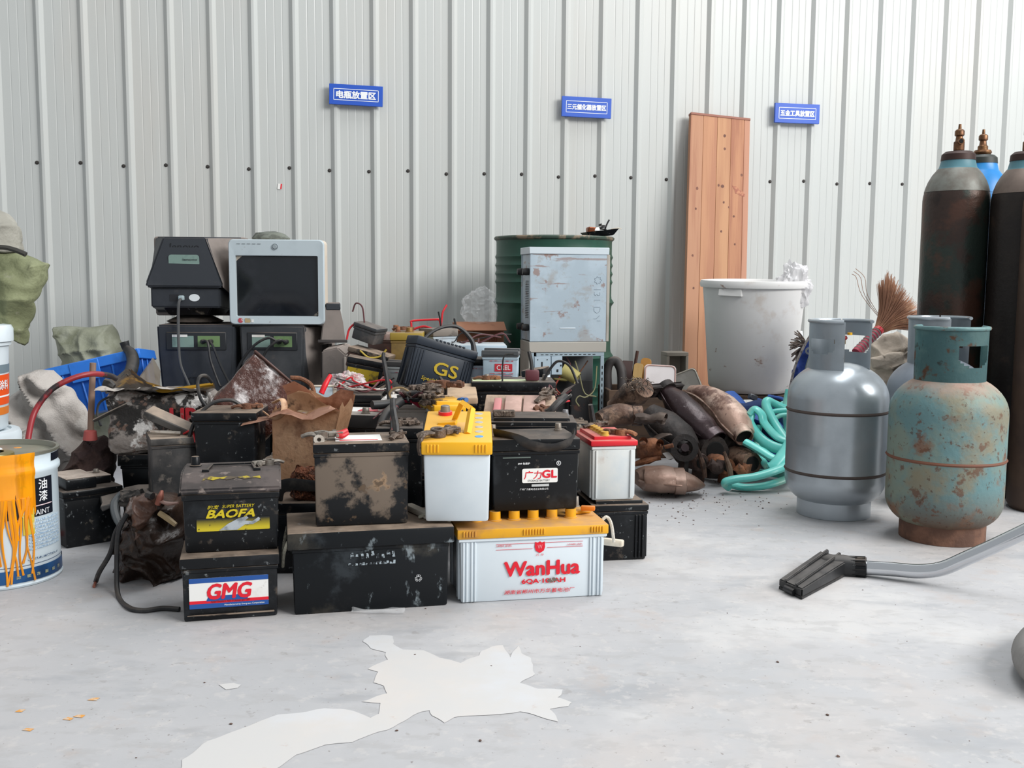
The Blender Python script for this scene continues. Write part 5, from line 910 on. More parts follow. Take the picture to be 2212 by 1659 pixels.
# two white buckets stacked behind it
wpl = mat('white_bucket_plastic', 'd3dde3', .4, layers=[('bcc7ce', 4, .45, .7, .5), ('8d8d8a', 30, .68, .75, .5)], sss=.1)
xB = at(28, 930, 3.0).x-.158
for i, zb_ in enumerate((.001, .318)):
    t = thing('plastic_bucket', ['white lidded bucket standing on the floor behind the paint can', 'white lidded bucket with an orange label, on top of the other bucket'][i], 'bucket', (xB-.012*i, 3.02, zb_), (0, 0, R(28)))
    obj('body', lathe([(0, 0), (.128, 0), (.132, .006), (.143, .25), (.150, .252), (.150, .262), (.144, .264), (.145, .285)], 48), wpl, t); obj('lid', lathe([(.149, .262), (.157, .264), (.158, .300), (.152, .312), (.13, .315), (.125, .310), (0, .310)], 48), wpl, t)
    rf = lambda z: .1325+.0112*(z-.006)/.244+.0008
    if i: 
        cyl_decal(t, 'label', 0, 0, 90, .075, .165, mat('orange_red_label', 'e2521c', .45), rf=rf); cyl_decal(t, 'label', 0, 0, 90, .170, .195, mat('slate_label', '6f7f88', .45), rf=rf); cyl_decal(t, 'label', 0, 0, 84, .045, .068, mat('orange_label', 'd9792c', .45), rf=rf)
        wrap_text(t, '涂料', .05, .028, 62, .135, .1405, k('ink_w'), .02); cyl_decal(t, 'label_line', 0, 20, 88, .098, .103, k('ink_w'), rf=lambda z: rf(z)+.0006)
# olive tarp sack slumped on the buckets
def cloth(pts, thick, m, name, parent, sub_n=5, amp=.012, sc=10, seed=1, dy=.05):
    sub_n = sub_n*3
    """soft padded cloth body: outline given as (px,py) at one depth, swelling in the middle"""
    bm = bmesh.new(); P = [Vector(p) for p in pts]; c = sum(P, Vector())/len(P); Q = []
    n = len(P)
    for i in range(n):
        for s in range(sub_n): Q.append(P[i].lerp(P[(i+1) % n], s/sub_n))
    fr = []; bk = []; LV = 20
    for sgn, store in ((-1, fr), (1, bk)):
        for L in range(LV):
            u = 1-L/LV; bul = math.sqrt(max(0, 1-u*u))
            store.append([c+(p-c)*u+Vector((0, sgn*thick*bul, 0)) for p in Q])
    m_ = len(Q); ring0 = [bm.verts.new(p) for p in fr[0]]
    for store in (fr, bk):
        prev = ring0
        for L in range(1, LV):
            cur = [bm.verts.new(p) for p in store[L]]
            for i in range(m_): bm.faces.new((prev[i], prev[(i+1) % m_], cur[(i+1) % m_], cur[i]))
            prev = cur
        cv = bm.verts.new(c+Vector((0, (-1 if store is fr else 1)*thick, 0)))
        for i in range(m_): bm.faces.new((prev[i], prev[(i+1) % m_], cv))
    o_ = Vector((seed*3.3, seed, 0))
    for v in bm.verts:
        w_ = v.co*sc+o_; f_ = noise.fractal(Vector((w_.x*1.0+w_.z*.6, w_.y, w_.z*.5)), 1, 2, 4); r_ = 1-2*abs(noise.noise(Vector((w_.x*.9+w_.z*.7, w_.y*.5, w_.z*.4-w_.x*.3))))
        e_ = 1-2*abs(noise.noise(Vector((w_.x*.5-w_.z*1.4, seed, w_.z*.5+w_.x*.2))))
        fold = max(0, r_)**3*1.3+max(0, e_)**4*1.1
        v.co.y -= amp*(.7*f_+fold-.5); v.co.x += amp*.3*f_; v.co.z += amp*.3*noise.noise(w_*1.3)
    bmesh.ops.recalc_face_normals(bm, faces=bm.faces[:])
    for f in bm.faces: f.smooth = True
    me = bpy.data.meshes.new(name); bm.to_mesh(me); bm.free()
    return obj(name, me, m, parent)
olive = mat('olive_tarp', '74795a', .8, layers=[('8f9474', 6, .45, .65, .6), ('5a5f45', 10, .52, .68, .6), ('9c998c', 18, .6, .72, .4)], bump=.35, bscale=90)
t = thing('tarp_sack', 'bulging sack in olive and grey tarp piled above the white buckets', 'sack', (at(0, 600, 3.16).x, 3.16, .64)); o = t.location.copy()
RL = lambda L, Y: [at(x, y, Y)-o for x, y in L]
obj_ = cloth(RL([(-160, 640), (-160, 545), (-60, 535), (0, 540), (40, 545), (103, 568), (98, 600), (82, 650), (62, 700), (50, 748), (34, 722), (14, 698), (-60, 696), (-150, 696)], 3.14), .10, olive, 'olive_cloth', t, 4, .022, 9, 2)
cloth(RL([(-160, 560), (-160, 440), (-40, 440), (10, 462), (36, 490), (43, 522), (46, 545), (0, 552), (-60, 556)], 3.16), .10, mat('grey_tarp', '8f8d84', .8, layers=[('a9a79e', 6, .45, .65, .6), ('6d6a62', 10, .52, .66, .5)], bump=.35, bscale=90), 'grey_cloth', t, 4, .018, 9, 5)
obj('tie_band', sweep(RL([(-60, 536), (0, 534), (26, 538), (48, 546), (56, 550)], 3.05), .008, 6, 4), mat('dark_tie', '3b3a36', .8), t)
# blue crate, tipped
blu = mat('blue_crate_plastic', '2a72d0', .42, layers=[('3a86e0', 5, .45, .65, .5), ('1f5cae', 9, .55, .7, .5)], dust=('7f8f9f', .25))
t = thing('plastic_crate', 'bright blue plastic crate tipped up at the left by the wall', 'crate', at(232, 887, 4.02), (R(-6), R(-13), R(9))); CW, CD, CHt = .385, .28, .20
def crate_wall(name, p0, p1, q1, q0, th=.005):
    bm = bmesh.new(); V = [bm.verts.new(p) for p in (p0, p1, q1, q0)]; bm.faces.new(V); bmesh.ops.solidify(bm, geom=bm.faces[:], thickness=th); return obj(name, bm, blu, t)
b_, c_ = CW/2-.02, CD/2-.02
crate_wall('wall', (-b_, -c_, 0), (b_, -c_, 0), (CW/2, -CD/2, CHt), (-CW/2, -CD/2, CHt)); crate_wall('wall', (b_, c_, 0), (-b_, c_, 0), (-CW/2, CD/2, CHt), (CW/2, CD/2, CHt)); crate_wall('wall', (b_, -c_, 0), (b_, c_, 0), (CW/2, CD/2, CHt), (CW/2, -CD/2, CHt)); crate_wall('wall', (-b_, c_, 0), (-b_, -c_, 0), (-CW/2, -CD/2, CHt), (-CW/2, CD/2, CHt)); obj('bottom', box(-b_, b_, -c_, c_, 0, .005, .001, 1), blu, t)
for i in range(6):
    x = -b_+.03+(2*b_-.06)*i/5; kx = x*CW/2/b_
    obj('rib', sweep([(x, -c_-.003, .0), (kx, -CD/2-.003, CHt)], .004, 4, 1), blu, t)
for i in range(3):
    y = -c_+.05+.08*i; obj('rib', sweep([(b_+.003, y, 0), (CW/2+.003, y*1.08, CHt)], .004, 4, 1), blu, t)
rim = bmesh.new()
for a_ in ((-CW/2-.01, CW/2+.01, -CD/2-.012, -CD/2), (-CW/2-.01, CW/2+.01, CD/2, CD/2+.012), (-CW/2-.012, -CW/2, -CD/2, CD/2), (CW/2, CW/2+.012, -CD/2, CD/2)): bx(rim, *a_, CHt-.035, CHt+.003, .002, 1)
obj('rim', rim, blu, t); obj('grip_panel', box(-.06, .05, -CD/2-.016, -CD/2-.01, CHt-.075, CHt-.0, .002, 1), blu, t)
# olive sack behind the crate
t = thing('tarp_sack', 'grey-green tarp sack slumped behind the blue crate', 'sack', (at(190, 760, 4.40).x, 4.40, 0)); o = t.location.copy()
cloth(RL([(115, 708), (150, 705), (200, 705), (243, 702), (262, 740), (275, 790), (285, 960), (100, 960), (140, 780)], 4.36), .12, mat('grey_green_tarp', '838674', .6, layers=[('9c9f90', 7, .45, .65, .6), ('62664f', 11, .55, .68, .6)], bump=.3, bscale=80), 'sack_cloth', t, 4, .02, 8, 8)
# black corrugated hose end standing in the crate
bm = sweep([q(268, 738, 3.92), q(273, 752, 3.92), q(284, 765, 3.90), q(287, 785, 3.86), q(280, 810, 3.80)], [.018, .016, .022, .024, .024], 12, 8)
o = obj('corrugated_hose', bm, k('cable')); tag(o, 'black corrugated hose end rising out of the blue crate', 'hose')
o = obj('film_sheet', loft([[at(300, 815, 3.75), at(330, 772, 3.95), at(345, 800, 4.0), at(342, 850, 3.9)], [at(302, 817, 3.73), at(332, 774, 3.93), at(347, 802, 3.98), at(344, 852, 3.88)]]), mat('smoky_film', '8d8478', .3, alpha=.75, layers=[('6d5f50', 8, .5, .65, .7)])); tag(o, 'smoky torn plastic film between the blue crate and monitors', 'film')
# white woven sack
wov = mat('white_woven_sack', 'b3ada8', .85, layers=[('8f8780', 5, .45, .62, .7), ('c6c1bc', 9, .5, .66, .6), ('6d6258', 7, .6, .72, .6)], bump=.4, bscale=200)
t = thing('woven_sack', 'dirty white woven sack slumped on the floor beside the buckets', 'sack', (at(100, 900, 3.42).x, 3.42, 0)); o = t.location.copy()
cloth(RL([(14, 880), (30, 850), (60, 818), (85, 800), (110, 798), (128, 815), (150, 850), (172, 890), (190, 930), (186, 975), (150, 1000), (146, 1080), (0, 1080), (-30, 960)], 3.42), .11, wov, 'sack_cloth', t, 4, .065, 8, 11)
# mop with a brown head
t = thing('mop', 'mop with a wooden stick, red collar and matted brown head', 'mop', (at(195, 1000, 3.14).x, 3.16, 0)); o = t.location.copy()
cloth(RL([(186, 944), (205, 944), (225, 940), (246, 955), (250, 1000), (246, 1060), (240, 1110), (150, 1115), (118, 1090), (110, 1052), (140, 1010), (160, 975)], 3.18), .06, mat('matted_brown_mop', '4a3833', .9, layers=[('35282a', 9, .45, .6, .7), ('62504a', 16, .55, .68, .6)], bump=.7, bscale=80), 'mop_head', t, 4, .02, 14, 3)
obj('collar', lathe([(.010, 0), (.022, .0), (.018, .028), (.010, .032)], 14), mat('faded_red_collar', 'a8504c', .6), t, at(195, 950, 3.12)-o, (0, R(2), 0)); obj('stick', sweep([at(195, 952, 3.12)-o, at(198, 860, 3.12)-o, at(201, 784, 3.12)-o], .0095, 10, 3), mat('worn_wood_stick', '8d7466', .75, layers=[('6d564a', 14, .45, .62, .7, (1, 1, .1))]), t)
# red and black hose arching from behind the can
o = obj('booster_cable', sweep([q(60, 975, 2.86), q(62, 940, 2.88), q(75, 890, 2.92), q(108, 845, 2.95), q(150, 820, 2.98), q(195, 808, 3.02), q(235, 811, 3.08), q(252, 818, 3.1)], .0085, 10, 8), mat('red_black_hose', '8d2a30', .4, layers=[('2a2324', 5, .44, .5, 1), ('c23438', 4, .56, .62, .9)])); tag(o, 'red and black cable arching in front of the white sack', 'cable')
o = obj('thin_cable', sweep([q(218, 920, 3.02), q(210, 895, 3.03), q(214, 872, 3.04), q(230, 860, 3.05), q(246, 856, 3.05), q(252, 842, 3.08)], .004, 6, 7), k('cable')); tag(o, 'thin black cable curling beside the film-wrapped battery', 'cable')
# black battery on the floor at the left
loc, yaw, w = fb((143, 1186), (264, 1166), 0, .17)
LBt = battery('black battery with crusted pale lid blocks, on the floor right of the paint can', loc, (0, 0, yaw), w, .17, .165, k('blkcln'), lid_h=.018, over=.006, top='flat', posts=(), tap=.985)
crust = mat('crusted_pale_dust', 'a99d92', .9, layers=[('c4b8ac', 12, .45, .62, .7), ('b04a48', 20, .67, .72, .8), ('5d5650', 16, .58, .7, .6)], bump=.4, bscale=90)
obj('lid_block', box(-w*.44, w*.10, -.075, .06, 0, .032, .004, 2), k('blkcln'), LBt, (0, 0, .165)); obj('crust', box(-w*.44, w*.10, -.074, .06, 0, .003, .001, 1), crust, LBt, (0, 0, .197)); obj('lid_block', box(w*.14, w*.46, -.03, .06, 0, .022, .003, 2), k('blkcln'), LBt, (0, 0, .165)); obj('crust', box(w*.14, w*.46, -.03, .06, 0, .003, .001, 1), crust, LBt, (0, 0, .187)); post(LBt, w*.3, .02, .19, .008, .012); 
o = obj('red_strip', box(-.06, .05, -.01, .01, 0, .012, .003, 1), k('red'), None, (loc.x-.03, loc.y+.13, .17)); tag(o, 'red plastic strip behind the crusted black battery', 'scrap'); o.location = (loc.x-w/2-.035, loc.y-.02, .002); o.rotation_euler = (0, 0, R(80))
# dark shards between that battery and the bag
t = thing('broken_lid', 'broken grey battery lid shards lying behind the brown bag', 'scrap', (at(300, 1060, 2.95).x, 2.98, .0)); o = t.location.copy()
shd = mat('grey_shard', '4a4847', .7, layers=[('7a736c', 9, .45, .62, .7)], dust=('857b72', .8))
obj('case_stump', dent(sub(box(-.045, .045, -.05, .05, 0, .12, .006, 1), 3), .008, 25), mat('dark_stump', '2a2a2b', .6, dust=(DUST, .6)), t); obj('shard', dent(sub(box(-.09, .05, -.05, .05, 0, .018, .003, 1), 3), .010, 22, 2), shd, t, (-.01, -.04, .128), (R(14), R(-8), R(20))); obj('shard', dent(sub(box(-.04, .05, -.03, .04, 0, .015, .003, 1), 3), .008, 30, 4), shd, t, (.06, -.01, .14), (R(-20), R(12), R(50))); obj('grey_bent_tube', sweep([(-.03, -.08, .15), (-.045, -.10, .125), (-.035, -.115, .09), (-.02, -.115, .06)], [.012, .013, .012, .010], 8, 4), mat('grey_tube', '6a6e70', .5), t); obj('knobbly_lump', dent(sub(box(-.03, .03, -.025, .025, 0, .03, .01, 1), 4), .012, 60, 8), shd, t, (.0, -.09, .132))
# brown plastic bag with junk
brn = mat('brown_plastic_sack', '33261f', .38, layers=[('4a352b', 6, .45, .62, .7), ('241b17', 10, .5, .65, .7), ('85685a', 18, .64, .74, .6)], bump=.4, bscale=50)
t = thing('scrap_bag', 'dark brown crumpled sack of scrap on the floor left of the front stacks', 'sack', (at(325, 1270, 2.54).x, 2.60, 0)); o = t.location.copy()
cloth(RL([(256, 1262), (254, 1225), (262, 1170), (280, 1100), (288, 1068), (318, 1062), (350, 1068), (392, 1080), (410, 1150), (410, 1262), (360, 1262), (310, 1262)], 2.60), .085, brn, 'sack_cloth', t, 4, .036, 14, 6)
cloth(RL([(284, 1120), (292, 1075), (318, 1062), (342, 1066), (340, 1100), (310, 1150), (296, 1165)], 2.50), .03, mat('brown_glossy_fold', '5a4238', .3, layers=[('7d6256', 8, .5, .65, .7)], bump=.4, bscale=50), 'folded_top', t, 4, .014, 16, 9)
obj('copper_strands', sweep([at(340, 1090, 2.47)-o, at(346, 1075, 2.47)-o, at(350, 1060, 2.48)-o], [.007, .009, .004], 8, 4), mat('pinkish_copper', '9a5f50', .5, .4), t); obj('brass_tube', sweep([at(344, 1108, 2.46)-o, at(362, 1120, 2.455)-o, at(380, 1134, 2.45)-o], [.007, .0075, .006], 8, 3), mat('tan_tube', 'a08a66', .5), t); obj('dark_tube', sweep([at(318, 1068, 2.47)-o, at(330, 1072, 2.46)-o], .009, 8, 2), k('cable'), t); obj('silver_fold', sweep([at(345, 1082, 2.47)-o, at(365, 1088, 2.46)-o, at(385, 1086, 2.46)-o], [.006, .010, .006], 8, 3, flat=.5), mat('brown_shiny', '8d6f66', .25), t)
t = thing('lead_cable', 'black cable lying from the brown sack along the floor to the labelled battery', 'cable', gnd(300, 1310, 0)); o = t.location.copy()
obj('cable', sweep([at(275, 1110, 2.50)-o, at(256, 1150, 2.48)-o, at(252, 1220, 2.46)-o, gnd(255, 1285, .006)-o, gnd(278, 1312, .006)-o, gnd(310, 1319, .006)-o, gnd(350, 1314, .006)-o, gnd(388, 1316, .006)-o], .006, 8, 8), k('cable'), t)
t = thing('lead_cable', 'short black cable hanging from the sack with a bare red tip', 'cable', gnd(215, 1265, 0)); o = t.location.copy()
obj('cable', sweep([at(270, 1118, 2.52)-o, at(250, 1150, 2.50)-o, at(238, 1195, 2.49)-o, at(215, 1235, 2.49)-o, gnd(207, 1256, .006)-o], .0062, 8, 7), k('cable'), t); obj('bare_tip', sweep([gnd(207, 1256, .006)-o, gnd(203, 1267, .004)-o], .004, 6, 1), mat('pinkish_copper', '9a5f50'), t)
o = obj('film_scrap', dent(sub(box(-.05, .07, -.006, .012, 0, .006, .001, 1), 4), .008, 60, 3), film, None, gnd(805, 1322, .004)); tag(o, 'clear film scrap lying on the floor against the long black battery', 'scrap')

# ================================================================== RIGHT: EXHAUST SCRAP
def part_sweep(t, nm, o, pts, rad, m, seg=16, n=5, flat=1.0, caps=True, up=(0, 0, 1), dn=0.0, ds=20): 
    bm = sweep([p-o for p in pts], rad, seg, n, flat, caps=caps, up=up)
    if dn: dent(bm, dn, ds, len(nm))
    return obj(nm, bm, m, t)
conv_d = mat('dark_plum_steel', '332628', .3, .35, layers=[('54454a', 6, .45, .62, .6), ('8d8488', 26, .66, .74, .6), ('241d1e', 12, .5, .65, .6)], bump=.15, bscale=60)
conv_l = mat('pale_heat_brown_steel', 'a08374', .42, .25, layers=[('cbb2a2', 7, .45, .58, .8), ('5d3f36', 11, .53, .62, .85), ('4a3430', 26, .58, .66, .6)], bump=.15, bscale=70)
conv_b = mat('rust_brown_steel', '5d463a', .5, .3, layers=[('8f7563', 9, .48, .6, .8), ('2e221d', 14, .52, .62, .85)], bump=.25, bscale=80)
conv_k = mat('blackened_steel', '1f1a19', .55, .2, layers=[('3a302c', 9, .45, .65, .7)], bump=.25, bscale=60)
inner = mat('dark_bore', '0d0c0c', .9)  # black colour of these discs stands in for the dark inside open bores
def conv(label, pts, rad, m, flat=.72, up=(0, 0, 1), open_end=None, flange=None, band=None, seam=True, dn=.003):
    o = Vector(pts[len(pts)//2]); o = Vector((o.x, o.y, 0)); t = thing('catalytic_converter', label, 'catalytic converter', o, (0, 0, 0), 'exhaust scrap pile')
    part_sweep(t, 'shell', o, pts, rad, m, 18, 5, flat, True, up, dn, 16)
    if seam:
        P = [Vector(p)-o for p in pts]; T = (P[-1]-P[0]).normalized(); s = T.cross(Vector(up)).normalized()
        for sg in (-1, 1): obj('seam_flange', sweep([p+s*sg*(r_*.98) for p, r_ in zip(P, rad)], .0035, 6, 4), m, t)
    if open_end:
        e, d_, r_ = open_end; e = Vector(e)-o; d_ = Vector(d_).normalized(); Mx = Matrix.Translation(e) @ d_.to_track_quat('Z', 'Y').to_matrix().to_4x4()
        obj('outlet_pipe', lathe([(r_*.9, -.03), (r_, -.02), (r_, .02), (r_*.9, .021), (r_*.88, 0)], 24, M=Mx), m, t); obj('outlet_bore', lathe([(0, .004), (r_*.89, .004)], 24, M=Mx), inner, t)
    if flange:
        e, d_, r_, w2 = flange; e = Vector(e)-o; d_ = Vector(d_).normalized(); Mx = Matrix.Translation(e) @ d_.to_track_quat('Z', 'Y').to_matrix().to_4x4()
        bm = bmesh.new(); bx(bm, -w2, w2, -r_*.55, r_*.55, -.010, .010, .004, 2, M=Mx); lathe([(0, -.014), (r_, -.014), (r_, .014), (0, .014)], 20, bm=bm, M=Mx); obj('flange', bm, conv_k, t)
        for sg in (-1, 1): obj('bolt', lathe([(0, -.02), (.007, -.02), (.007, .02), (0, .02)], 8, M=Mx @ Matrix.Translation((sg*w2*.82, 0, 0))), conv_k, t)
    if band:
        e, d_, r_, fl = band; e = Vector(e)-o; d_ = Vector(d_).normalized(); Mx = Matrix.Translation(e) @ d_.to_track_quat('Z', 'Y').to_matrix().to_4x4() @ Matrix.Diagonal((1, fl, 1, 1)); obj('clamp_band', lathe([(r_, -.02), (r_+.005, -.018), (r_+.005, .018), (r_, .02)], 24, M=Mx), m, t)
    return t
conv('dark plum converter with a flat end flange, lying across the exhaust pile', [at(1440, 845, 4.16), at(1462, 868, 4.12), at(1488, 895, 4.06), at(1518, 925, 4.0), at(1542, 948, 3.96)], [.04, .062, .072, .066, .042], conv_d, .8, flange=(at(1437, 842, 4.17), (at(1488, 895, 4.06)-at(1440, 845, 4.16)), .045, .085), band=(at(1540, 946, 3.965), (at(1542, 948, 3.96)-at(1518, 925, 4.0)), .05, .85))
conv('pale brown converter with an open round outlet facing out, topmost of the exhaust pile', [at(1492, 845, 4.26), at(1525, 855, 4.20), at(1562, 880, 4.12), at(1590, 915, 4.03), at(1606, 940, 3.96)], [.03, .052, .068, .072, .048], conv_l, .85, open_end=(at(1604, 939, 3.945), (at(1606, 940, 3.94)-at(1585, 905, 4.03)), .038))
conv('brown cup-shaped converter with frayed metal mesh on top, left in the exhaust pile', [at(1318, 880, 4.14), at(1345, 866, 4.12), at(1375, 848, 4.08), at(1392, 838, 4.05)], [.03, .052, .062, .05], conv_b, .85, seam=False)
t_ = bpy.data.objects['catalytic_converter.002'] if 'catalytic_converter.002' in bpy.data.objects else None
rng = random.Random(8); bm = bmesh.new(); c0 = at(1375, 836, 4.02)-t_.location
for i in range(90):
    a_ = rng.uniform(0, 2*PI); r_ = rng.uniform(.01, .055); p0 = c0+Vector((r_*math.cos(a_), rng.uniform(-.03, .02), r_*math.sin(a_)*.55+.012)); d_ = Vector((rng.uniform(-.03, .03), rng.uniform(-.01, .01), rng.uniform(-.03, .01)))
    sweep([p0, p0+d_*.5+Vector((0, -.004, .006)), p0+d_], .0012, 4, 2, bm=bm)
obj('frayed_mesh', bm, mat('frayed_steel_mesh', '6d6259', .5, .4, layers=[('2b2724', 60, .45, .6, .9), ('b5aa9e', 80, .58, .66, .9)]), t_)['kind'] = 'stuff'
conv('short brown converter lying level at the left foot of the exhaust pile', [at(1294, 908, 3.86), at(1318, 900, 3.88), at(1350, 897, 3.88), at(1378, 898, 3.87)], [.035, .05, .052, .04], conv_b, .85, band=(at(1376, 898, 3.87), (1, 0, 0), .038, .9), seam=False)
t = thing('torn_pipe', 'torn dark exhaust pipe sheet with a ragged end', 'scrap metal', (at(1410, 900, 3.8).x, 3.8, 0)); o = t.location.copy()
part_sweep(t, 'sheet', o, [at(1372, 902, 3.83), at(1395, 906, 3.82), at(1420, 902, 3.80), at(1436, 906, 3.79)], [.03, .036, .034, .045], mat('dull_grey_brown_steel', '4f433d', .5, .35, layers=[('75675d', 8, .5, .65, .6)]), 12, 4, .55, False, dn=.008, ds=30)
conv('big blackened converter in the dark middle of the exhaust pile', [at(1400, 890, 4.02), at(1432, 918, 3.98), at(1466, 948, 3.92), at(1490, 972, 3.86)], [.05, .082, .082, .05], conv_k, .8, seam=True)
conv('flat rusty muffler with a pointed end, lying alone in front of the exhaust pile', [gnd(1374, 1032, .062), gnd(1392, 1033, .060), gnd(1430, 1035, .060), gnd(1470, 1039, .055), gnd(1500, 1043, .045), gnd(1518, 1047, .034)], [.05, .092, .104, .088, .05, .014], mat('rusty_satin_steel', '7a6053', .4, .35, layers=[('9c8477', 5, .42, .6, .7), ('513c33', 12, .54, .66, .7), ('c7b9af', 22, .67, .74, .6)], bump=.12, bscale=70), .46, band=(gnd(1466, 1039, .055), (1, -.06, 0), .091, .48))
# rusty manifold
t = thing('exhaust_manifold', 'rust-orange exhaust manifold with stub ports, behind the red-lidded battery', 'exhaust part', (at(1408, 970, 3.72).x, 3.74, 0)); o = t.location.copy(); om = mat('orange_rust_iron', '6d4631', .75, .1, layers=[('95613f', 9, .45, .6, .7), ('3d2a22', 16, .52, .66, .7)], bump=.5, bscale=70)
part_sweep(t, 'manifold_body', o, [at(1378, 975, 3.74), at(1402, 968, 3.73), at(1428, 966, 3.72)], [.03, .042, .034], om, 14, 4, .9, dn=.006, ds=30); part_sweep(t, 'stub_port', o, [at(1388, 960, 3.70), at(1390, 953, 3.67)], .016, om, 12, 1, 1, False); part_sweep(t, 'stub_port', o, [at(1424, 966, 3.70), at(1426, 957, 3.66)], .014, om, 12, 1, 1, False); part_sweep(t, 'stub_port', o, [at(1436, 966, 3.71), at(1454, 962, 3.70)], .008, om, 10, 1); part_sweep(t, 'top_plate', o, [at(1408, 952, 3.74), at(1430, 940, 3.75), at(1450, 938, 3.76)], [.022, .03, .016], mat('dull_grey_brown_steel', '4f433d'), 8, 4, .2, dn=.005, ds=40); part_sweep(t, 'lower_flange', o, [at(1372, 1002, 3.74), at(1400, 994, 3.72), at(1425, 988, 3.72)], [.02, .03, .02], om, 10, 4, .5, dn=.004, ds=40); part_sweep(t, 'grey_tab', o, [at(1438, 978, 3.69), at(1450, 992, 3.67)], .018, mat('dull_tab', '5d5a58', .5, .4), 4, 1, .15)
t = thing('steering_wheel_part', 'dark ring-shaped hub lying at the centre foot of the exhaust pile', 'scrap metal', (at(1478, 968, 3.74).x, 3.74, 0)); o = t.location.copy(); obj('ring', lathe([(.03, -.012), (.05, -.010), (.052, .010), (.03, .012)], 20, close=True, M=Matrix.Translation(at(1478, 968, 3.74)-o) @ Matrix.Rotation(R(75), 4, 'X')), conv_k, t); obj('hub', lathe([(0, -.01), (.02, -.01), (.015, .02), (0, .02)], 12, M=Matrix.Translation(at(1478, 968, 3.74)-o) @ Matrix.Rotation(R(75), 4, 'X')), conv_d, t); obj('support', sweep([at(1478, 972, 3.76)-o, Vector((0, .02, .01))], .02, 8, 1), conv_k, t)
for i, (px, py, Y, r_, lab, mm) in enumerate([(1625, 1002, 3.86, .045, 'sooty brown exhaust pipe end with a dark round bore, right foot of the pile', conv_b), (1572, 1008, 3.80, .030, 'rust-red knuckle casting in the front foot of the exhaust pile', om), (1515, 1000, 3.80, .034, 'dark rusted bracket casting, middle front of the exhaust pile', mat('dark_rusted_iron', '3a2a25', .75, layers=[('5d4034', 10, .48, .62, .7)], bump=.5, bscale=70)), (1545, 975, 3.92, .06, 'sooty round silencer can deep in the exhaust pile', conv_k), (1600, 975, 4.0, .06, 'grey-black silencer drum under the pale converter', conv_k)]):
    t = thing('exhaust_casting', lab, 'exhaust part', (at(px, py, Y).x, Y, 0), (0, 0, 0), 'exhaust scrap pile'); o = t.location.copy(); c_ = at(px, py, Y)
    bk = c_+Vector((-.05, .16, .0)); bk.z = max(r_, c_.z)
    part_sweep(t, 'pipe', o, [c_, c_.lerp(bk, .5), bk], [r_, r_*1.15, r_], mm, 16, 4, .95, dn=.006, ds=28); d_ = (c_-bk).normalized(); Mx = Matrix.Translation(c_+d_*.002-o) @ d_.to_track_quat('Z', 'Y').to_matrix().to_4x4()
    obj('bore', lathe([(0, .001), (r_*.6, .001), (r_*.66, -.002)], 20, M=Mx), inner, t)
    if i in (1, 2):
        part_sweep(t, 'knuckle', o, [c_+Vector((.03, -.01, .0)), c_+Vector((.06, -.01, -.02)), c_+Vector((.075, 0, .01))], [.02, .026, .018], mm, 10, 4, .9, dn=.006, ds=40); part_sweep(t, 'pin', o, [c_+Vector((-.02, -.02, .06)), c_+Vector((.0, -.03, .0)), c_+Vector((.01, -.03, -.05))], [.006, .012, .008], conv_b, 8, 4)
    base = Vector((0, .05, 0)); obj('support_lug', sweep([Vector(((c_-o).x, .06, max((c_-o).z-.01, .03))), Vector(((c_-o).x, .07, .004))], [r_*.6, r_*.8], 10, 1), mm, t)
# upper odds behind the exhaust pile, standing in a wooden crate
t = thing('wooden_crate', 'old brown crate holding odds and ends behind the exhaust pile', 'crate', (at(1395, 850, 4.5).x, 4.52, 0), (0, 0, R(6))); cr = mat('old_brown_wood', '5d4a3c', .85, layers=[('42352c', 7, .45, .62, .7, (1, 1, 4)), ('7d6856', 12, .58, .7, .5)])
for nm, a_ in (('front_board', (-.19, .19, -.13, -.115, 0, .30)), ('rear_board', (-.19, .19, .115, .13, 0, .30)), ('end_board', (-.19, -.175, -.115, .115, 0, .30)), ('end_board', (.175, .19, -.115, .115, 0, .30)), ('bottom_board', (-.175, .175, -.115, .115, 0, .012))): obj(nm, box(*a_, .003, 1), cr, t)
o = obj('rubber_hose_loop', sweep([q(1313, 850, 4.5), q(1312, 800, 4.5), q(1320, 782, 4.5), q(1333, 782, 4.5), q(1343, 805, 4.48), q(1344, 850, 4.46)], [.02, .02, .02, .021, .022, .022], 12, 7), mat('dusty_black_rubber', '3d3837', .6, layers=[('1d1c1c', 5, .45, .6, .8)], dust=('857970', .5))); tag(o, 'bent loop of thick dusty rubber hose beside the drum', 'hose')
def slab(label, nm, px, py, Y, w, h, th, m, rot, cat, r=.01, edge=None):
    p = at(px, py, Y); t = thing(nm, label, cat, p, rot); obj('plate', poly(rrect(-w/2, w/2, 0, h, r, 5), -th/2, th), m, t)
    if edge: obj('edge_rim', sweep([(x, -th/2-.001, z) for x, z in rrect(-w/2+.004, w/2-.004, .004, h-.004, r, 4)]+[(w/2-.004, -th/2-.001, h-.004-r)], .003, 6, 1), edge, t)
    return t
slab('small rust-brown sheet standing upright in the crate', 'metal_sheet', 1352, 842, 4.52, .045, .13, .006, mat('purple_brown_sheet', '4a3836', .6), (R(-6), R(4), R(4)), 'scrap metal', .003)
o = obj('rusty_bar', sweep([q(1362, 850, 4.56), q(1368, 810, 4.57), q(1377, 758, 4.58)], .010, 6, 1, flat=.5), mat('dark_rust_bar', '5a3f36', .7)); tag(o, 'narrow rusty bar standing up in the crate', 'bar')
slab('rounded orange wooden brush back leaning behind another', 'brush_back', 1387, 848, 4.50, .045, .155, .02, mat('varnished_orange_wood', 'b8843f', .35, layers=[('96642c', 8, .48, .65, .6, (1, 1, .2))], coat=.3), (R(-8), R(5), R(-18)), 'brush', .018)
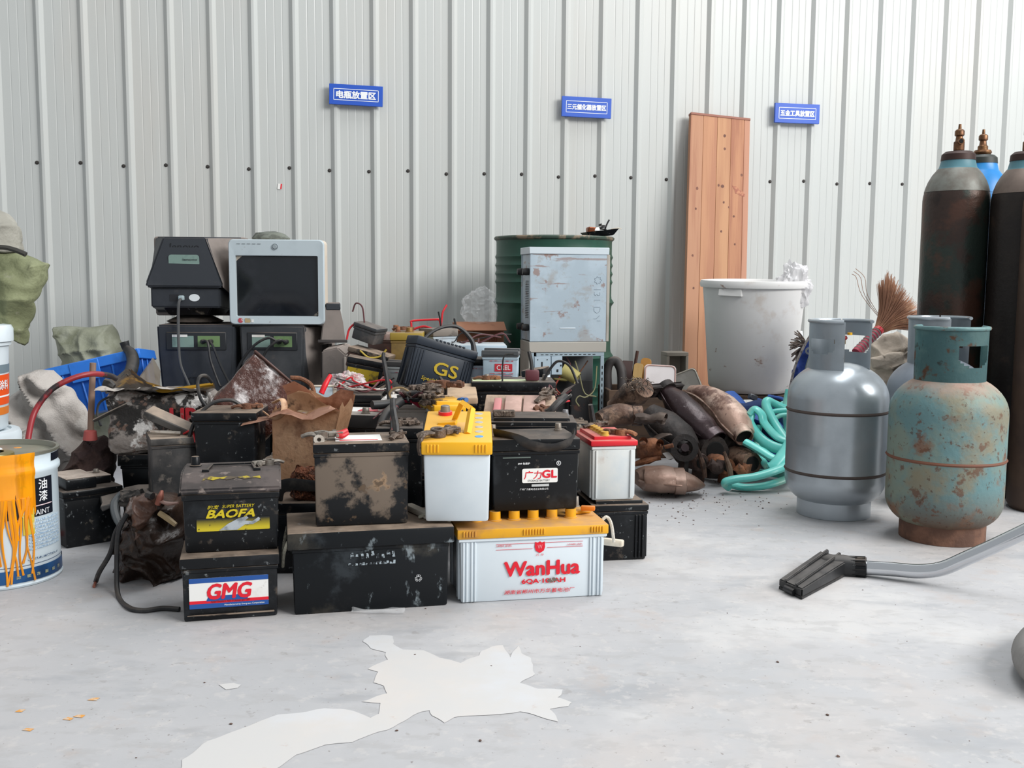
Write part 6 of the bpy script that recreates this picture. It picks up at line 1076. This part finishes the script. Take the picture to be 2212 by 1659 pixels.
slab('rounded pale yellow wooden brush back in front', 'brush_back', 1373, 846, 4.44, .040, .125, .02, mat('pale_varnished_wood', 'c2a068', .4, layers=[('a8834c', 8, .48, .65, .6, (1, 1, .2))]), (R(-8), R(5), R(-14)), 'brush', .012)
slab('white rounded plastic board with an orange edge in the crate', 'plastic_board', 1424, 862, 4.42, .140, .150, .018, mat('white_board_plastic', 'd9d3d3', .5, layers=[('c2bab8', 6, .5, .7, .4)]), (R(-14), R(3), R(3)), 'board', .018, mat('pinkish_edge', 'b5938a', .5))
t = slab('grey shallow metal tray standing on edge against the brown board', 'metal_tray', 1487, 852, 4.42, .14, .11, .012, mat('grey_green_tray', '6f6c66', .4, .3, layers=[('8d8c86', 6, .5, .65, .6)]), (R(-30), R(-22), R(-6)), 'tray', .02, mat('pale_tray_lip', '9a958a', .4, .3))
t = thing('square_frame', 'beige square metal frame box on the floor by the wall', 'box', (at(1468, 780, 5.3).x, 5.36, 0), (0, 0, PSI)); fm = mat('beige_frame', '8d867c', .6)
for a_ in ((-.06, .06, 0, .1, 0, .02), (-.06, .06, 0, .1, .375, .395), (-.06, -.045, 0, .1, .02, .375), (.045, .06, 0, .1, .02, .375), (-.045, .045, .08, .1, .02, .375)): obj('frame_side', box(*a_, .002, 1), fm, t)
# dark support crate below the tub
tubY = 4.92; tx = at(1625, 700, tubY).x
t = thing('low_crate', 'low dark wooden crate carrying the white tub', 'crate', (tx, tubY+.02, 0), (0, 0, R(8)))
for i in range(5): obj('top_slat', box(-.27+.11*i, -.17+.11*i, -.21, .21, .222, .240, .003, 1), cr, t)
for sx in (-.22, .22): obj('leg_board', box(sx-.02, sx+.02, -.2, .2, 0, .222, .003, 1), cr, t)
# white tub
tubm = mat('stained_white_tub', 'e6e5e3', .42, layers=[('d3d5d8', 3, .45, .65, .5), ('cbb9a9', 6, .58, .72, .45), ('94654e', 12, .66, .70, .7, (1, 1, 1.6))], sss=.12, spec=.4)
t = thing('plastic_tub', 'big stained white plastic tub with a rolled rim', 'tub', (tx, tubY, .2415), (R(1.5), 0, R(0)))
Ht = .535; obj('tub_wall', lathe([(0, .0), (.15, 0), (.185, .008), (.202, .03), (.232, .40), (.242, Ht-.03), (.236, Ht-.03), (.226, .40), (.196, .032), (.18, .014), (0, .010)], 56), tubm, t)
obj('rim', lathe([(.236, Ht-.034), (.254, Ht-.032), (.257, Ht-.016), (.252, Ht), (.240, Ht+.001), (.236, Ht-.01)], 56, close=True), tubm, t); obj('grip_handle', loft([[(-.20, -.155, Ht-.035), (-.11, -.225, Ht-.035), (-.105, -.215, Ht-.035), (-.195, -.145, Ht-.035)], [(-.205, -.160, Ht-.068), (-.11, -.232, Ht-.07), (-.10, -.215, Ht-.07), (-.195, -.145, Ht-.068)]], bev=.003), tubm, t)
o = obj('plastic_bag', film_bag('b', '', 0, 0, 0, .085, .10, .055, 12, amp=.4), mat('milky_film', 'e3e2e4', .2, alpha=.6), None, at(1716, 617, 4.80)); tag(o, 'milky crumpled plastic bag hanging over the tub rim', 'bag')
# blue folded bag with white piping and a mop behind
t = thing('blue_fabric_bag', 'bright blue folded fabric bag with grey piping between tub and gas bottle', 'bag', (at(1735, 830, 4.5).x, 4.5, 0)); o = t.location.copy(); bf = mat('royal_blue_fabric', '25418f', .7, layers=[('1b2f6b', 8, .45, .62, .6)], bump=.3, bscale=80)
cloth(RL([(1762, 705), (1772, 708), (1775, 800), (1765, 1000), (1715, 1000), (1706, 850), (1712, 800), (1735, 745)], 4.5), .04, bf, 'bag_cloth', t, 4, .012, 14, 2); obj('piping', sweep([p-o for p in (at(1764, 704, 4.44), at(1740, 742, 4.45), at(1718, 790, 4.45), at(1706, 840, 4.45))], .006, 6, 5), mat('speckled_piping', 'a39c98', .8, layers=[('4a4546', 60, .5, .6, .8)]), t); obj('eyelet', lathe([(.008, 0), (.016, 0), (.016, .004), (.008, .004)], 16, close=True, M=Matrix.Translation(at(1747, 758, 4.43)-o) @ Matrix.Rotation(PI/2, 4, 'X')), mat('steel_eyelet', 'b0b4b8', .3, .8), t); obj('steel_rod', sweep([at(1757, 752, 4.40)-o, at(1745, 788, 4.40)-o, at(1735, 830, 4.40)-o], .009, 8, 2), mat('brushed_rod', '9fa3a6', .35, .8), t)
t = thing('string_mop', 'frayed grey string mop head beside the blue bag', 'mop', (at(1738, 740, 4.62).x, 4.62, 0)); o = t.location.copy(); bm = bmesh.new(); rng = random.Random(3)
for i in range(60):
    a_ = rng.uniform(-1.2, 1.0); p0 = at(1745, 755, 4.62)-o; L_ = rng.uniform(.05, .10); p2 = p0+Vector((-L_*math.cos(a_)*.9, rng.uniform(-.03, .03), L_*math.sin(a_)+.01)); sweep([p0, p0.lerp(p2, .5)+Vector((0, 0, .015)), p2], .0028, 4, 3, bm=bm)
obj('strings', bm, mat('mop_string', '7d7066', .9, layers=[('3d3632', 30, .5, .6, .8)]), t)['kind'] = 'stuff'; obj('stick', sweep([at(1745, 755, 4.62)-o, Vector((.02, .05, .0))], .011, 8, 1), cr, t)
o = obj('white_jug', lathe([(0, 0), (.05, 0), (.055, .02), (.055, .38), (.03, .48), (.024, .52), (0, .52)], 20), wpl, None, (at(1720, 800, 5.2).x, 5.2, 0)); tag(o, 'plain white plastic jug half hidden behind the tub', 'jug')
card2 = card; o = obj('cardboard_sheet', box(-.12, .12, -.01, .01, 0, .22, .002, 1), card2, None, (at(1700, 850, 4.40).x, 4.56, 0), (R(-10), 0, R(-4))); tag(o, 'brown cardboard sheet standing under the right side of the tub', 'cardboard')
# blue straps
bl = mat('blue_webbing', '1d4f9c', .6, layers=[('173a70', 10, .45, .62, .6)])
t = thing('tow_strap', 'tangle of flat blue webbing straps under the white tub', 'strap', (at(1630, 900, 4.3).x, 4.3, 0)); o = t.location.copy()
for pts, r_, fl in (([(1575, 848, 4.4), (1590, 862, 4.36), (1600, 880, 4.3), (1590, 905, 4.26)], .035, .25), ([(1600, 872, 4.32), (1622, 878, 4.28), (1650, 872, 4.28), (1660, 885, 4.26), (1640, 895, 4.24)], .014, .5), ([(1632, 862, 4.4), (1650, 868, 4.36), (1668, 880, 4.3), (1690, 900, 4.26)], .014, .5), ([(1660, 856, 4.42), (1690, 862, 4.38), (1698, 872, 4.34), (1670, 876, 4.32)], .013, .6), ([(1600, 892, 4.26), (1640, 905, 4.24), (1680, 920, 4.22), (1695, 960, 4.2)], .05, .35), ([(1620, 920, 4.26), (1640, 960, 4.22), (1660, 990, 4.16), (1690, 1000, 4.12)], .06, .5)): obj('strap', sweep([at(*p)-o for p in pts], r_, 10, 6, flat=fl), bl, t)
obj('buckle', box(-.02, .02, -.012, .012, -.012, .012, .004, 1), mat('grey_buckle', '5d5f62', .4, .6), t, at(1626, 858, 4.36)-o, (0, R(20), R(20)))
obj('folded_bulk', dent(sub(box(-.14, .14, -.06, .08, 0, .26, .03, 2), 3), .02, 10), mat('dark_blue_fold', '16305c', .8), t)
# turquoise hose
tq = mat('turquoise_hose', '6fd2c8', .28, layers=[('4fbcb4', 4, .45, .6, .6), ('a3c8b2', 5, .55, .65, .6)], spec=.6)
t = thing('garden_hose', 'tangled turquoise flat garden hose beside the silver gas bottle', 'hose', (at(1660, 1000, 3.7).x, 3.7, 0)); o = t.location.copy()
for pts, r_, fl in (([(1580, 1050, 3.72), (1610, 1055, 3.70), (1650, 1052, 3.70), (1690, 1040, 3.72), (1720, 1025, 3.74)], .019, .7), ([(1712, 1000, 3.76), (1680, 1015, 3.70), (1630, 1030, 3.67), (1590, 1035, 3.66), (1566, 1042, 3.66), (1574, 1051, 3.68)], .019, .75),
    ([(1610, 955, 3.90), (1640, 972, 3.86), (1670, 990, 3.82), (1700, 998, 3.80)], .021, .7), ([(1620, 895, 4.02), (1618, 915, 4.0), (1640, 945, 3.96), (1670, 965, 3.92), (1710, 975, 3.9)], .022, .6), ([(1618, 896, 4.02), (1630, 884, 4.02), (1645, 895, 4.0), (1652, 915, 3.98), (1680, 945, 3.94), (1712, 955, 3.92)], .022, .6),
    ([(1700, 885, 4.1), (1672, 872, 4.1), (1658, 866, 4.08), (1656, 880, 4.06), (1676, 920, 4.0), (1702, 960, 3.92)], .019, .85), ([(1645, 905, 4.06), (1668, 890, 4.06), (1706, 886, 4.06)], .014, .8), ([(1664, 912, 4.04), (1685, 898, 4.04), (1708, 896, 4.04)], .012, .8), ([(1706, 842, 4.14), (1700, 880, 4.12), (1704, 940, 4.0), (1706, 990, 3.88)], .02, .5), ([(1690, 872, 4.16), (1700, 878, 4.14), (1710, 890, 4.1)], .022, .6), ([(1640, 955, 3.98), (1660, 985, 3.9), (1690, 1000, 3.84), (1672, 1008, 3.8), (1662, 1003, 3.8)], .017, .85), ([(1710, 955, 3.84), (1695, 980, 3.80), (1675, 1005, 3.76), (1664, 1012, 3.76)], .03, .45), ([(1640, 920, 4.0), (1635, 950, 3.97), (1645, 990, 3.9), (1660, 1012, 3.82)], .014, .8), ([(1700, 1020, 3.8), (1690, 1035, 3.9), (1640, 1030, 3.95), (1600, 1040, 3.9)], .017, .8)):
    obj('hose_loop', sweep([at(*p)-o for p in pts], r_, 12, 8, flat=fl), tq, t)
for c_ in t.children:
    zmin = min(v.co.z for v in c_.data.vertices)
    if zmin < .002:
        for v in c_.data.vertices: v.co.z += .003-zmin

# ================================================================== GAS BOTTLES
def lpg(label, px, py, Y, r, h, body, collar_m, ringm, gaps, holes, bands, yaw=0, foot=None, valve=True):
    t = thing('gas_cylinder', label, 'gas cylinder', (at(px, py, Y).x, Y, .001), (0, 0, R(yaw)), 'squat gas cylinders')
    zf, zs = .055, h-.255
    pf = [(0, zf-.015)]
    for i in range(10):
        a_ = PI/2*i/9; pf.append((r*.45+r*.55*math.sin(a_), zf-.015+.085*(1-math.cos(a_))))
    pf.append((r, .24)); pf.append((r*1.003, .245)); pf.append((r, .25)); pf.append((r, zs))
    for i in range(1, 12):
        a_ = PI/2*i/11; pf.append((r*.10+r*.90*math.cos(a_), zs+.118*math.sin(a_)))
    pf.append((0, zs+.119)); obj('body', lathe(pf, 64), body, t)
    obj('foot_ring', lathe([(r*.72, .0), (r*.735, .0), (r*.735, zf+.008), (r*.72, zf+.008)], 48, close=True), foot or body, t)
    rc, z0, z1 = r*.60, zs+.085, h; NA, NZ = 120, 24; bm = bmesh.new(); V = {}
    def vert(i, j):
        i %= NA
        if (i, j) not in V: a_ = 2*PI*i/NA; rr = rc*(1+.02*(j/NZ)); V[(i, j)] = bm.verts.new((rr*math.sin(a_), -rr*math.cos(a_), z0+(z1-z0)*j/NZ))
        return V[(i, j)]
    for i in range(NA):
        a_ = ((i+.5)*360/NA+180) % 360-180
        for j in range(NZ):
            u = (j+.5)/NZ
            if any(g[0] < a_ < g[1] and u > (g[2] if len(g) > 2 else 0) for g in gaps): continue
            hole = False
            for (ac, aw, u0, u1) in holes:
                x = (a_-ac)/aw; y = (u-u0)/(u1-u0)
                if abs(x) < 1 and 0 < y < 1 and (y > .45 or x*x+((.45-y)/.45)**2 < 1): hole = True
            if not hole: bm.faces.new((vert(i, j), vert(i+1, j), vert(i+1, j+1), vert(i, j+1)))
    bmesh.ops.solidify(bm, geom=bm.faces[:], thickness=.004); obj('collar', bm, collar_m, t)
    bm = bmesh.new(); run = [i for i in range(NA) if not any(g[0] < (((i)*360/NA+180) % 360-180) < g[1] for g in gaps if len(g) < 3)]
    segs = []; cur = []
    for i in sorted(run, key=lambda i: ((i*360/NA+180) % 360)):
        if cur and (i-cur[-1]) % NA != 1: segs.append(cur); cur = []
        cur.append(i)
    if cur: segs.append(cur)
    for s_ in segs:
        if len(s_) > 2: sweep([(rc*1.02*math.sin(2*PI*i/NA), -rc*1.02*math.cos(2*PI*i/NA), z1) for i in s_], .006, 8, 1, bm=bm)
    obj('rolled_rim', bm, collar_m, t)
    for zb_ in bands: obj('band', lathe([(r, zb_-.005), (r+.004, zb_), (r, zb_+.005)], 64), ringm, t)
    if valve:
        obj('valve', lathe([(0, 0), (.016, 0), (.016, .03), (.011, .032), (.011, .06), (.018, .062), (.018, .075), (0, .075)], 14), mat('brass_valve', '9a7a3c', .4, .7, layers=[('6b5030', 40, .5, .65, .7)]), t, (0, 0, zs+.117)); obj('valve_outlet', sweep([(0, 0, zs+.155), (0, -.035, zs+.155)], .010, 10, 1), mat('brass_valve', '9a7a3c'), t)
        obj('hand_wheel', lathe([(0, 0), (.02, 0), (.024, .006), (.02, .014), (0, .014)], 12), mat('red_wheel', '8a2a28', .5), t, (0, 0, zs+.193))
    return t
silver = mat('satin_silver_paint', 'aeb6bc', .3, .5, layers=[('949ca3', 4, .45, .65, .5), ('7d6a60', 34, .70, .76, .6)], spec=.5)
silver2 = mat('dull_silver_paint', '8b939e', .45, .4, layers=[('6f7782', 4, .45, .65, .5)])
rband = mat('rusty_band', '4b403b', .6, .3)
g1 = lpg('clean satin silver gas cylinder standing in front of the turquoise hose', 1812, 800, 3.36, .162, .645, silver, silver, rband, [(8, 78)], [(-38, 28, .36, .68), (142, 32, .36, .70)], (.352, .150), -18)
obj('yellow_knob', lathe([(0, 0), (.008, 0), (.008, .008), (0, .008)], 10), mat('yellow_knob', 'd6a21e', .4), g1, (.03, -.01, .60)); obj('yellow_knob', lathe([(0, 0), (.008, 0), (.008, .008), (0, .008)], 10), mat('yellow_knob', 'd6a21e', .4), g1, (-.01, -.02, .605))
lpg('dull silver gas cylinder half hidden behind the rusty one', 2024, 800, 3.52, .163, .652, silver2, silver, rband, [(20, 90)], [(150, 28, .34, .62)], (.352, .150), -22, valve=False)
rustg = mat('rusted_turquoise_paint', '5f8083', .6, .05, grad=('5f4f42', 2, .18, .06), layers=[('7d8676', 4, .42, .58, .75), ('80765f', 5, .48, .62, .8), ('7a5238', 7, .55, .66, .8), ('5f3b28', 26, .57, .64, .75), ('4a3022', 60, .6, .66, .7)], dust=('b09284', 1.0), bump=.2, bscale=60)
rustc = mat('turquoise_collar_paint', '55787b', .55, .05, layers=[('6d8a88', 8, .45, .6, .6), ('6d4a34', 14, .56, .63, .9), ('3f332c', 30, .6, .66, .7)], bump=.15, bscale=60)
rustf = mat('rusted_foot', '5a4034', .8, layers=[('7d5a48', 10, .45, .62, .7)], bump=.3, bscale=60)
lpg('rusty turquoise gas cylinder, largest and frontmost of the gas bottles', 2052, 800, 3.05, .168, .640, rustg, rustc, mat('rust_seam', '6d4534', .7), [(125, 181), (-181, -125)], [(43, 31, .34, .70)], (.25,), -23, foot=rustf, valve=True)
# tall oxygen cylinders
oxr = mat('rust_dark_cylinder', '3a2d28', .38, .3, layers=[('2b3a35', 5, .44, .55, .85), ('54382d', 6, .52, .64, .7), ('1d1a18', 9, .55, .68, .6)], bump=.12, bscale=90)
oxd = mat('near_black_cylinder', '241f1d', .45, .3, layers=[('38302b', 4, .45, .65, .6), ('4a3a30', 9, .58, .7, .5)], bump=.12, bscale=90)
oxs = mat('worn_grey_shoulder', '68645d', .5, .15, layers=[('858a84', 6, .45, .6, .6), ('7d5a50', 10, .6, .7, .6)])
oxs2 = mat('brown_grey_shoulder', '6f625a', .5, .3, layers=[('85776e', 6, .45, .6, .6)])
oxb = mat('bright_blue_cylinder', '1f76b8', .4, layers=[('2d8ccf', 5, .45, .65, .5)])
brass = mat('tarnished_brass_valve', '6b4a32', .42, .6, layers=[('96704a', 40, .5, .65, .7), ('3d2a20', 30, .5, .62, .7)])
def oxy(label, px, Y, r, hs, body, shoulder, ringm, yaw=0, outlet=True, wheel=False):
    t = thing('oxygen_cylinder', label, 'gas cylinder', (at(px, 600, Y).x, Y, .001), (0, 0, R(yaw)), 'tall gas cylinders')
    obj('body', lathe([(0, 0), (r*.9, 0), (r, .02), (r, hs-.03), (r*.985, hs-.012), (r*.96, hs)], 48), body, t)
    obj('shoulder', lathe([(r*.97, hs), (r*.93, hs+.018), (r*.86, hs+.04), (r*.75, hs+.063), (r*.60, hs+.085)], 48), shoulder, t)
    obj('neck_paint', lathe([(r*.60, hs+.085), (r*.56, hs+.090), (r*.50, hs+.118)], 40), mat('turquoise_neck', '4b7782', .5, layers=[('3d5f68', 9, .5, .65, .6)]) if not wheel else body, t)
    obj('neck_ring', lathe([(r*.44, hs+.112), (r*.52, hs+.116), (r*.50, hs+.138), (r*.40, hs+.148), (0, hs+.15)], 32), ringm, t)
    zv = hs+.148
    obj('valve_body', lathe([(0, 0), (.014, 0), (.019, .006), (.019, .035), (.014, .04), (.012, .055), (.017, .06), (.017, .075), (.013, .08), (.006, .083), (.005, .1), (0, .1)], 14), brass, t, (0, 0, zv))
    if outlet:
        obj('valve_outlet', sweep([(0, 0, zv+.036), (-.003, -.026, zv+.036)], .0115, 12, 1), brass, t); obj('outlet_bore', lathe([(0, .0006), (.0075, .0006), (.008, 0)], 12, M=Matrix.Translation((-.003, -.0262, zv+.036)) @ Matrix.Rotation(PI/2, 4, 'X')), inner, t)
    if wheel: obj('hand_wheel', lathe([(0, -.004), (.03, -.008), (.034, 0), (.03, .008), (0, .004)], 16), brass, t, (0, 0, zv+.012))
    return t
ringd = mat('dark_brown_ring', '3a2824', .55, .3)
oxy('rust-brown and green tall gas cylinder with a grey shoulder, nearest the broom', 2057, 3.83, .117, 1.105, oxr, oxs, ringd)
oxy('near-black tall gas cylinder with a brown shoulder at the right edge', 2205, 3.70, .113, 1.09, oxd, oxs2, ringd, -25)
oxy('bright blue tall gas cylinder peeping out behind the other two', 2108, 4.06, .110, 1.12, oxb, oxb, mat('dark_green_ring', '2a2f2c', .5), 0, False, True)
oxy('brown tall gas cylinder cut off by the right edge of the photo', 2282, 3.45, .115, 1.06, mat('brown_cylinder', '4a392f', .5, .25, layers=[('5f4a3a', 5, .45, .62, .6)]), oxs2, ringd)
# broom
t = thing('straw_broom', 'straw broom with a red-bound neck leaning behind the gas bottles', 'broom', (at(1880, 760, 4.35).x, 4.35, 0)); o = t.location.copy(); rng = random.Random(21)
nk = at(1896, 715, 4.36)-o; tipc = at(1956, 645, 4.46)-o; ax = (tipc-nk).normalized(); sd = ax.cross(Vector((0, 1, 0))).normalized(); bm = bmesh.new(); L0 = (tipc-nk).length
for i in range(1200):
    s_ = rng.uniform(-1, 1); d_ = rng.uniform(-1, 1)*math.sqrt(max(0, 1-s_*s_)); L_ = L0*rng.uniform(.7, 1.12)
    p0 = nk+sd*s_*.018+Vector((0, 1, 0))*d_*.014; p2 = nk+ax*L_+sd*(s_*.140+rng.uniform(-.012, .012))+Vector((0, 1, 0))*d_*.06; p1 = p0.lerp(p2, .45)-sd*s_*.014+ax*.012
    sweep([p0, p1, p2], [.0018, .0015, .0008], 3, 3, bm=bm, caps=False)
obj('bristles', bm, mat('reddish_straw', 'a3765a', .8, layers=[('7d5642', 6, .45, .6, .7), ('c09876', 9, .56, .68, .6)]), t)['kind'] = 'stuff'
obj('red_binding', sweep([nk-ax*.004, nk+ax*.012], .022, 14, 1), k('red'), t); hd_ = at(1850, 762, 4.30)-o
bm = sweep([nk-ax*.003, nk.lerp(hd_, .5), hd_], [.019, .019, .022], 12, 4); obj('bound_neck', bm, mat('pink_red_binding', 'b5485a', .6), t)
for i in range(9): c_ = nk.lerp(hd_, (i+.5)/9.5); dd = (hd_-nk).normalized(); Mx = Matrix.Translation(c_) @ dd.to_track_quat('Z', 'Y').to_matrix().to_4x4(); obj('binding_turn', lathe([(.020, -.003), (.0235, 0), (.020, .003)], 14, M=Mx), mat('pale_binding', 'b3ada6', .6), t)
obj('handle', sweep([hd_, Vector((hd_.x-.10, hd_.y-.02, .01))], .013, 10, 1), cr, t)
for i in range(3): obj('stray_stem', sweep([nk+ax*.05-sd*.02, at(1875-6*i, 640, 4.45)-o, at(1868-9*i, 600, 4.48)-o, at(1848-4*i, 580+6*i, 4.5)-o], .0012, 4, 4), mat('reddish_straw', '96694c'), t)
# beige sack behind the gas bottles
t = thing('canvas_sack', 'pale beige canvas sack folded behind the silver gas bottles', 'sack', (at(1920, 780, 4.05).x, 4.08, 0)); o = t.location.copy(); bc = mat('beige_canvas', 'c4b6a6', .8, layers=[('8a7a6c', 6, .45, .62, .6), ('c2b5a6', 9, .55, .68, .5)], bump=.25, bscale=90)
cloth(RL([(1878, 745), (1905, 722), (1940, 718), (1968, 735), (1975, 800), (1980, 1030), (1870, 1030), (1876, 800)], 4.02), .07, bc, 'sack_cloth', t, 4, .02, 8, 4)
cloth(RL([(1880, 775), (1915, 762), (1962, 758), (1966, 785), (1930, 800), (1885, 796)], 3.96), .03, bc, 'sack_fold', t, 4, .012, 12, 7)

# ================================================================== VACUUM WAND
nz = k('blkcln'); vm = mat('matt_black_plastic', '1a1b1d', .42, layers=[('36373a', 8, .52, .68, .6)], dust=('7d7874', .4))
t = thing('vacuum_wand', 'chrome vacuum wand with a black floor nozzle lying on the concrete', 'vacuum wand', gnd(1750, 1280, 0)); o = t.location.copy()
A0 = gnd(1682, 1272, .0); A1 = gnd(1732, 1296, .0); B0 = gnd(1770, 1222, .0); B1 = gnd(1836, 1240, .0)
zv = Vector((0, 0, 1)); n_ = (B0-A0).normalized()
obj('nozzle_foot', loft([[A0-o+zv*.006, A1-o+zv*.006, A1-o+zv*.028, A0-o+zv*.026], [B0-o+zv*.006, B1-o+zv*.006, B1-o+zv*.042, B0-o+zv*.042]], bev=.003), vm, t)
s1 = A0.lerp(A1, .22); s2 = A0.lerp(A1, .78); e1 = B0.lerp(B1, .2); e2 = B0.lerp(B1, .7)
obj('nozzle_ridge', loft([[s1-o+zv*.022, s1.lerp(s2, .18)-o+zv*.022, s1.lerp(s2, .18)-o+zv*.031, s1-o+zv*.031], [e1-o+zv*.04, e1.lerp(e2, .2)-o+zv*.04, e1.lerp(e2, .2)-o+zv*.052, e1-o+zv*.052]], bev=.002), vm, t); obj('nozzle_ridge', loft([[s2.lerp(s1, .18)-o+zv*.022, s2-o+zv*.022, s2-o+zv*.033, s2.lerp(s1, .18)-o+zv*.033], [e2.lerp(e1, .2)-o+zv*.04, e2-o+zv*.04, e2-o+zv*.052, e2.lerp(e1, .2)-o+zv*.052]], bev=.002), vm, t)
obj('squeegee_strip', loft([[A0-o+zv*.0, A1-o+zv*.0, A1-o+zv*.007, A0-o+zv*.007], [B0.lerp(A0, .1)-o, B1.lerp(A1, .1)-o, B1.lerp(A1, .1)-o+zv*.007, B0.lerp(A0, .1)-o+zv*.007]], bev=.001), k('cable'), t)
obj('roller', sweep([A0.lerp(A1, .3)-o+zv*.010, A0.lerp(A1, .7)-o+zv*.010], .009, 12, 1), vm, t)
Yk = 2.66; kn = [at(1765, 1222, Yk+.02), at(1790, 1222, Yk), at(1822, 1224, Yk-.01), at(1848, 1225, Yk-.02)]
obj('elbow', sweep([p-o for p in kn], [.018, .030, .032, .028], 16, 4), vm, t)
obj('collar_nut', sweep([at(1830, 1224, Yk-.012)-o, at(1872, 1226, Yk-.03)-o], .027, 18, 1), k('blkcln'), t)
a_ = at(1830, 1224, Yk-.012)-o; b_ = at(1872, 1226, Yk-.03)-o; dd = (b_-a_).normalized(); uu = dd.cross(zv).normalized(); ww = dd.cross(uu)
for i in range(14): off_ = uu*.027*math.cos(2*PI*i/14)+ww*.027*math.sin(2*PI*i/14); obj('grip_rib', sweep([a_.lerp(b_, .12)+off_, a_.lerp(b_, .95)+off_], .0028, 5, 1), k('blkcln'), t)
chrome = mat('chrome_tube', 'c9ccd0', .09, 1.0)
obj('chrome_tube', sweep([p-o for p in (at(1868, 1226, Yk-.028), at(1930, 1230, Yk-.06), at(1985, 1234, Yk-.09), at(2035, 1228, Yk-.11), at(2090, 1205, Yk-.14), at(2150, 1178, Yk-.17), at(2230, 1140, Yk-.21), at(2330, 1090, Yk-.26))], .0185, 20, 8), chrome, t)
# grey corrugated hose at the right edge
hm = mat('grey_corrugated_hose', '9c9a97', .5, layers=[('85827e', 8, .5, .65, .5)])
pts = crom([gnd(2360, 1350, .04), gnd(2290, 1362, .04), gnd(2248, 1385, .04), gnd(2232, 1412, .04), gnd(2250, 1445, .04), gnd(2300, 1470, .04), gnd(2400, 1485, .04)], 16)
m_ = len(pts); o = obj('corrugated_hose', finish(sweep(pts, [.034+(.006 if i % 2 else 0) for i in range(m_)], 18, 1), 15), hm); tag(o, 'grey corrugated vacuum hose curling at the right edge of the floor', 'hose')

# crumbs of dirt swept off the pile
rng = random.Random(77); bm = bmesh.new()
for i in range(175):
    if i < 150: p = gnd(rng.gauss(1500, 110), rng.gauss(1085, 22), .0)
    else: p = gnd(rng.uniform(150, 2150), rng.uniform(1150, 1640), .0)
    s_ = rng.uniform(.0008, .0032); r = bmesh.ops.create_icosphere(bm, subdivisions=1, radius=s_)
    for v in r['verts']: v.co = Vector((v.co.x*rng.uniform(.7, 1.6), v.co.y*rng.uniform(.7, 1.6), v.co.z*.5+s_*.4))+p
o = obj('dirt_crumbs', bm, mat('dirt_crumb', '5d4a42', .9)); tag(o, 'scattered dark dirt crumbs lying on the concrete floor', 'debris', None, 'stuff')

# ------------------------------------------------------------------ third level: pieces that belong to a part hang under that part
SUB = dict(vent_cap=('lid',), terminal=('lid',), handle=('lid',), lid_rib=('lid',), sticker=('lid',), lettering=('label', 'board', 'case', 'can_body', 'body', 'hood', 'rear_shell', 'film_wrap', 'front_panel'),
           label_stripe=('label',), logo_bar=('label',), border_line=('board',), print_line=('case',), shield_emblem=('case',), worn_print=('case',), smudge=('case',), label_bar=('case',), round_emblem=('case',),
           bolt=('flange',), outlet_bore=('outlet_pipe', 'valve_outlet'), grip_rib=('collar_nut',), small_print=('can_body',), band_mark=('label_band',), label_arc=('label_panel',), binding_turn=('bound_neck',), vent_holes=('body',), rail_slots=('frame_rail',), plug=('port_plate',))
for root in [o for o in C.objects if o.parent is None and o.children]:
    kids = list(root.children)
    for ch in kids:
        base = ch.name.split('.')[0]
        if base not in SUB or ch.children: continue
        for want in SUB[base]:
            cand = [p for p in kids if p is not ch and p.name.split('.')[0] == want and p.matrix_basis == Matrix.Identity(4) and p.type == 'MESH']
            if cand: ch.parent = cand[0]; break
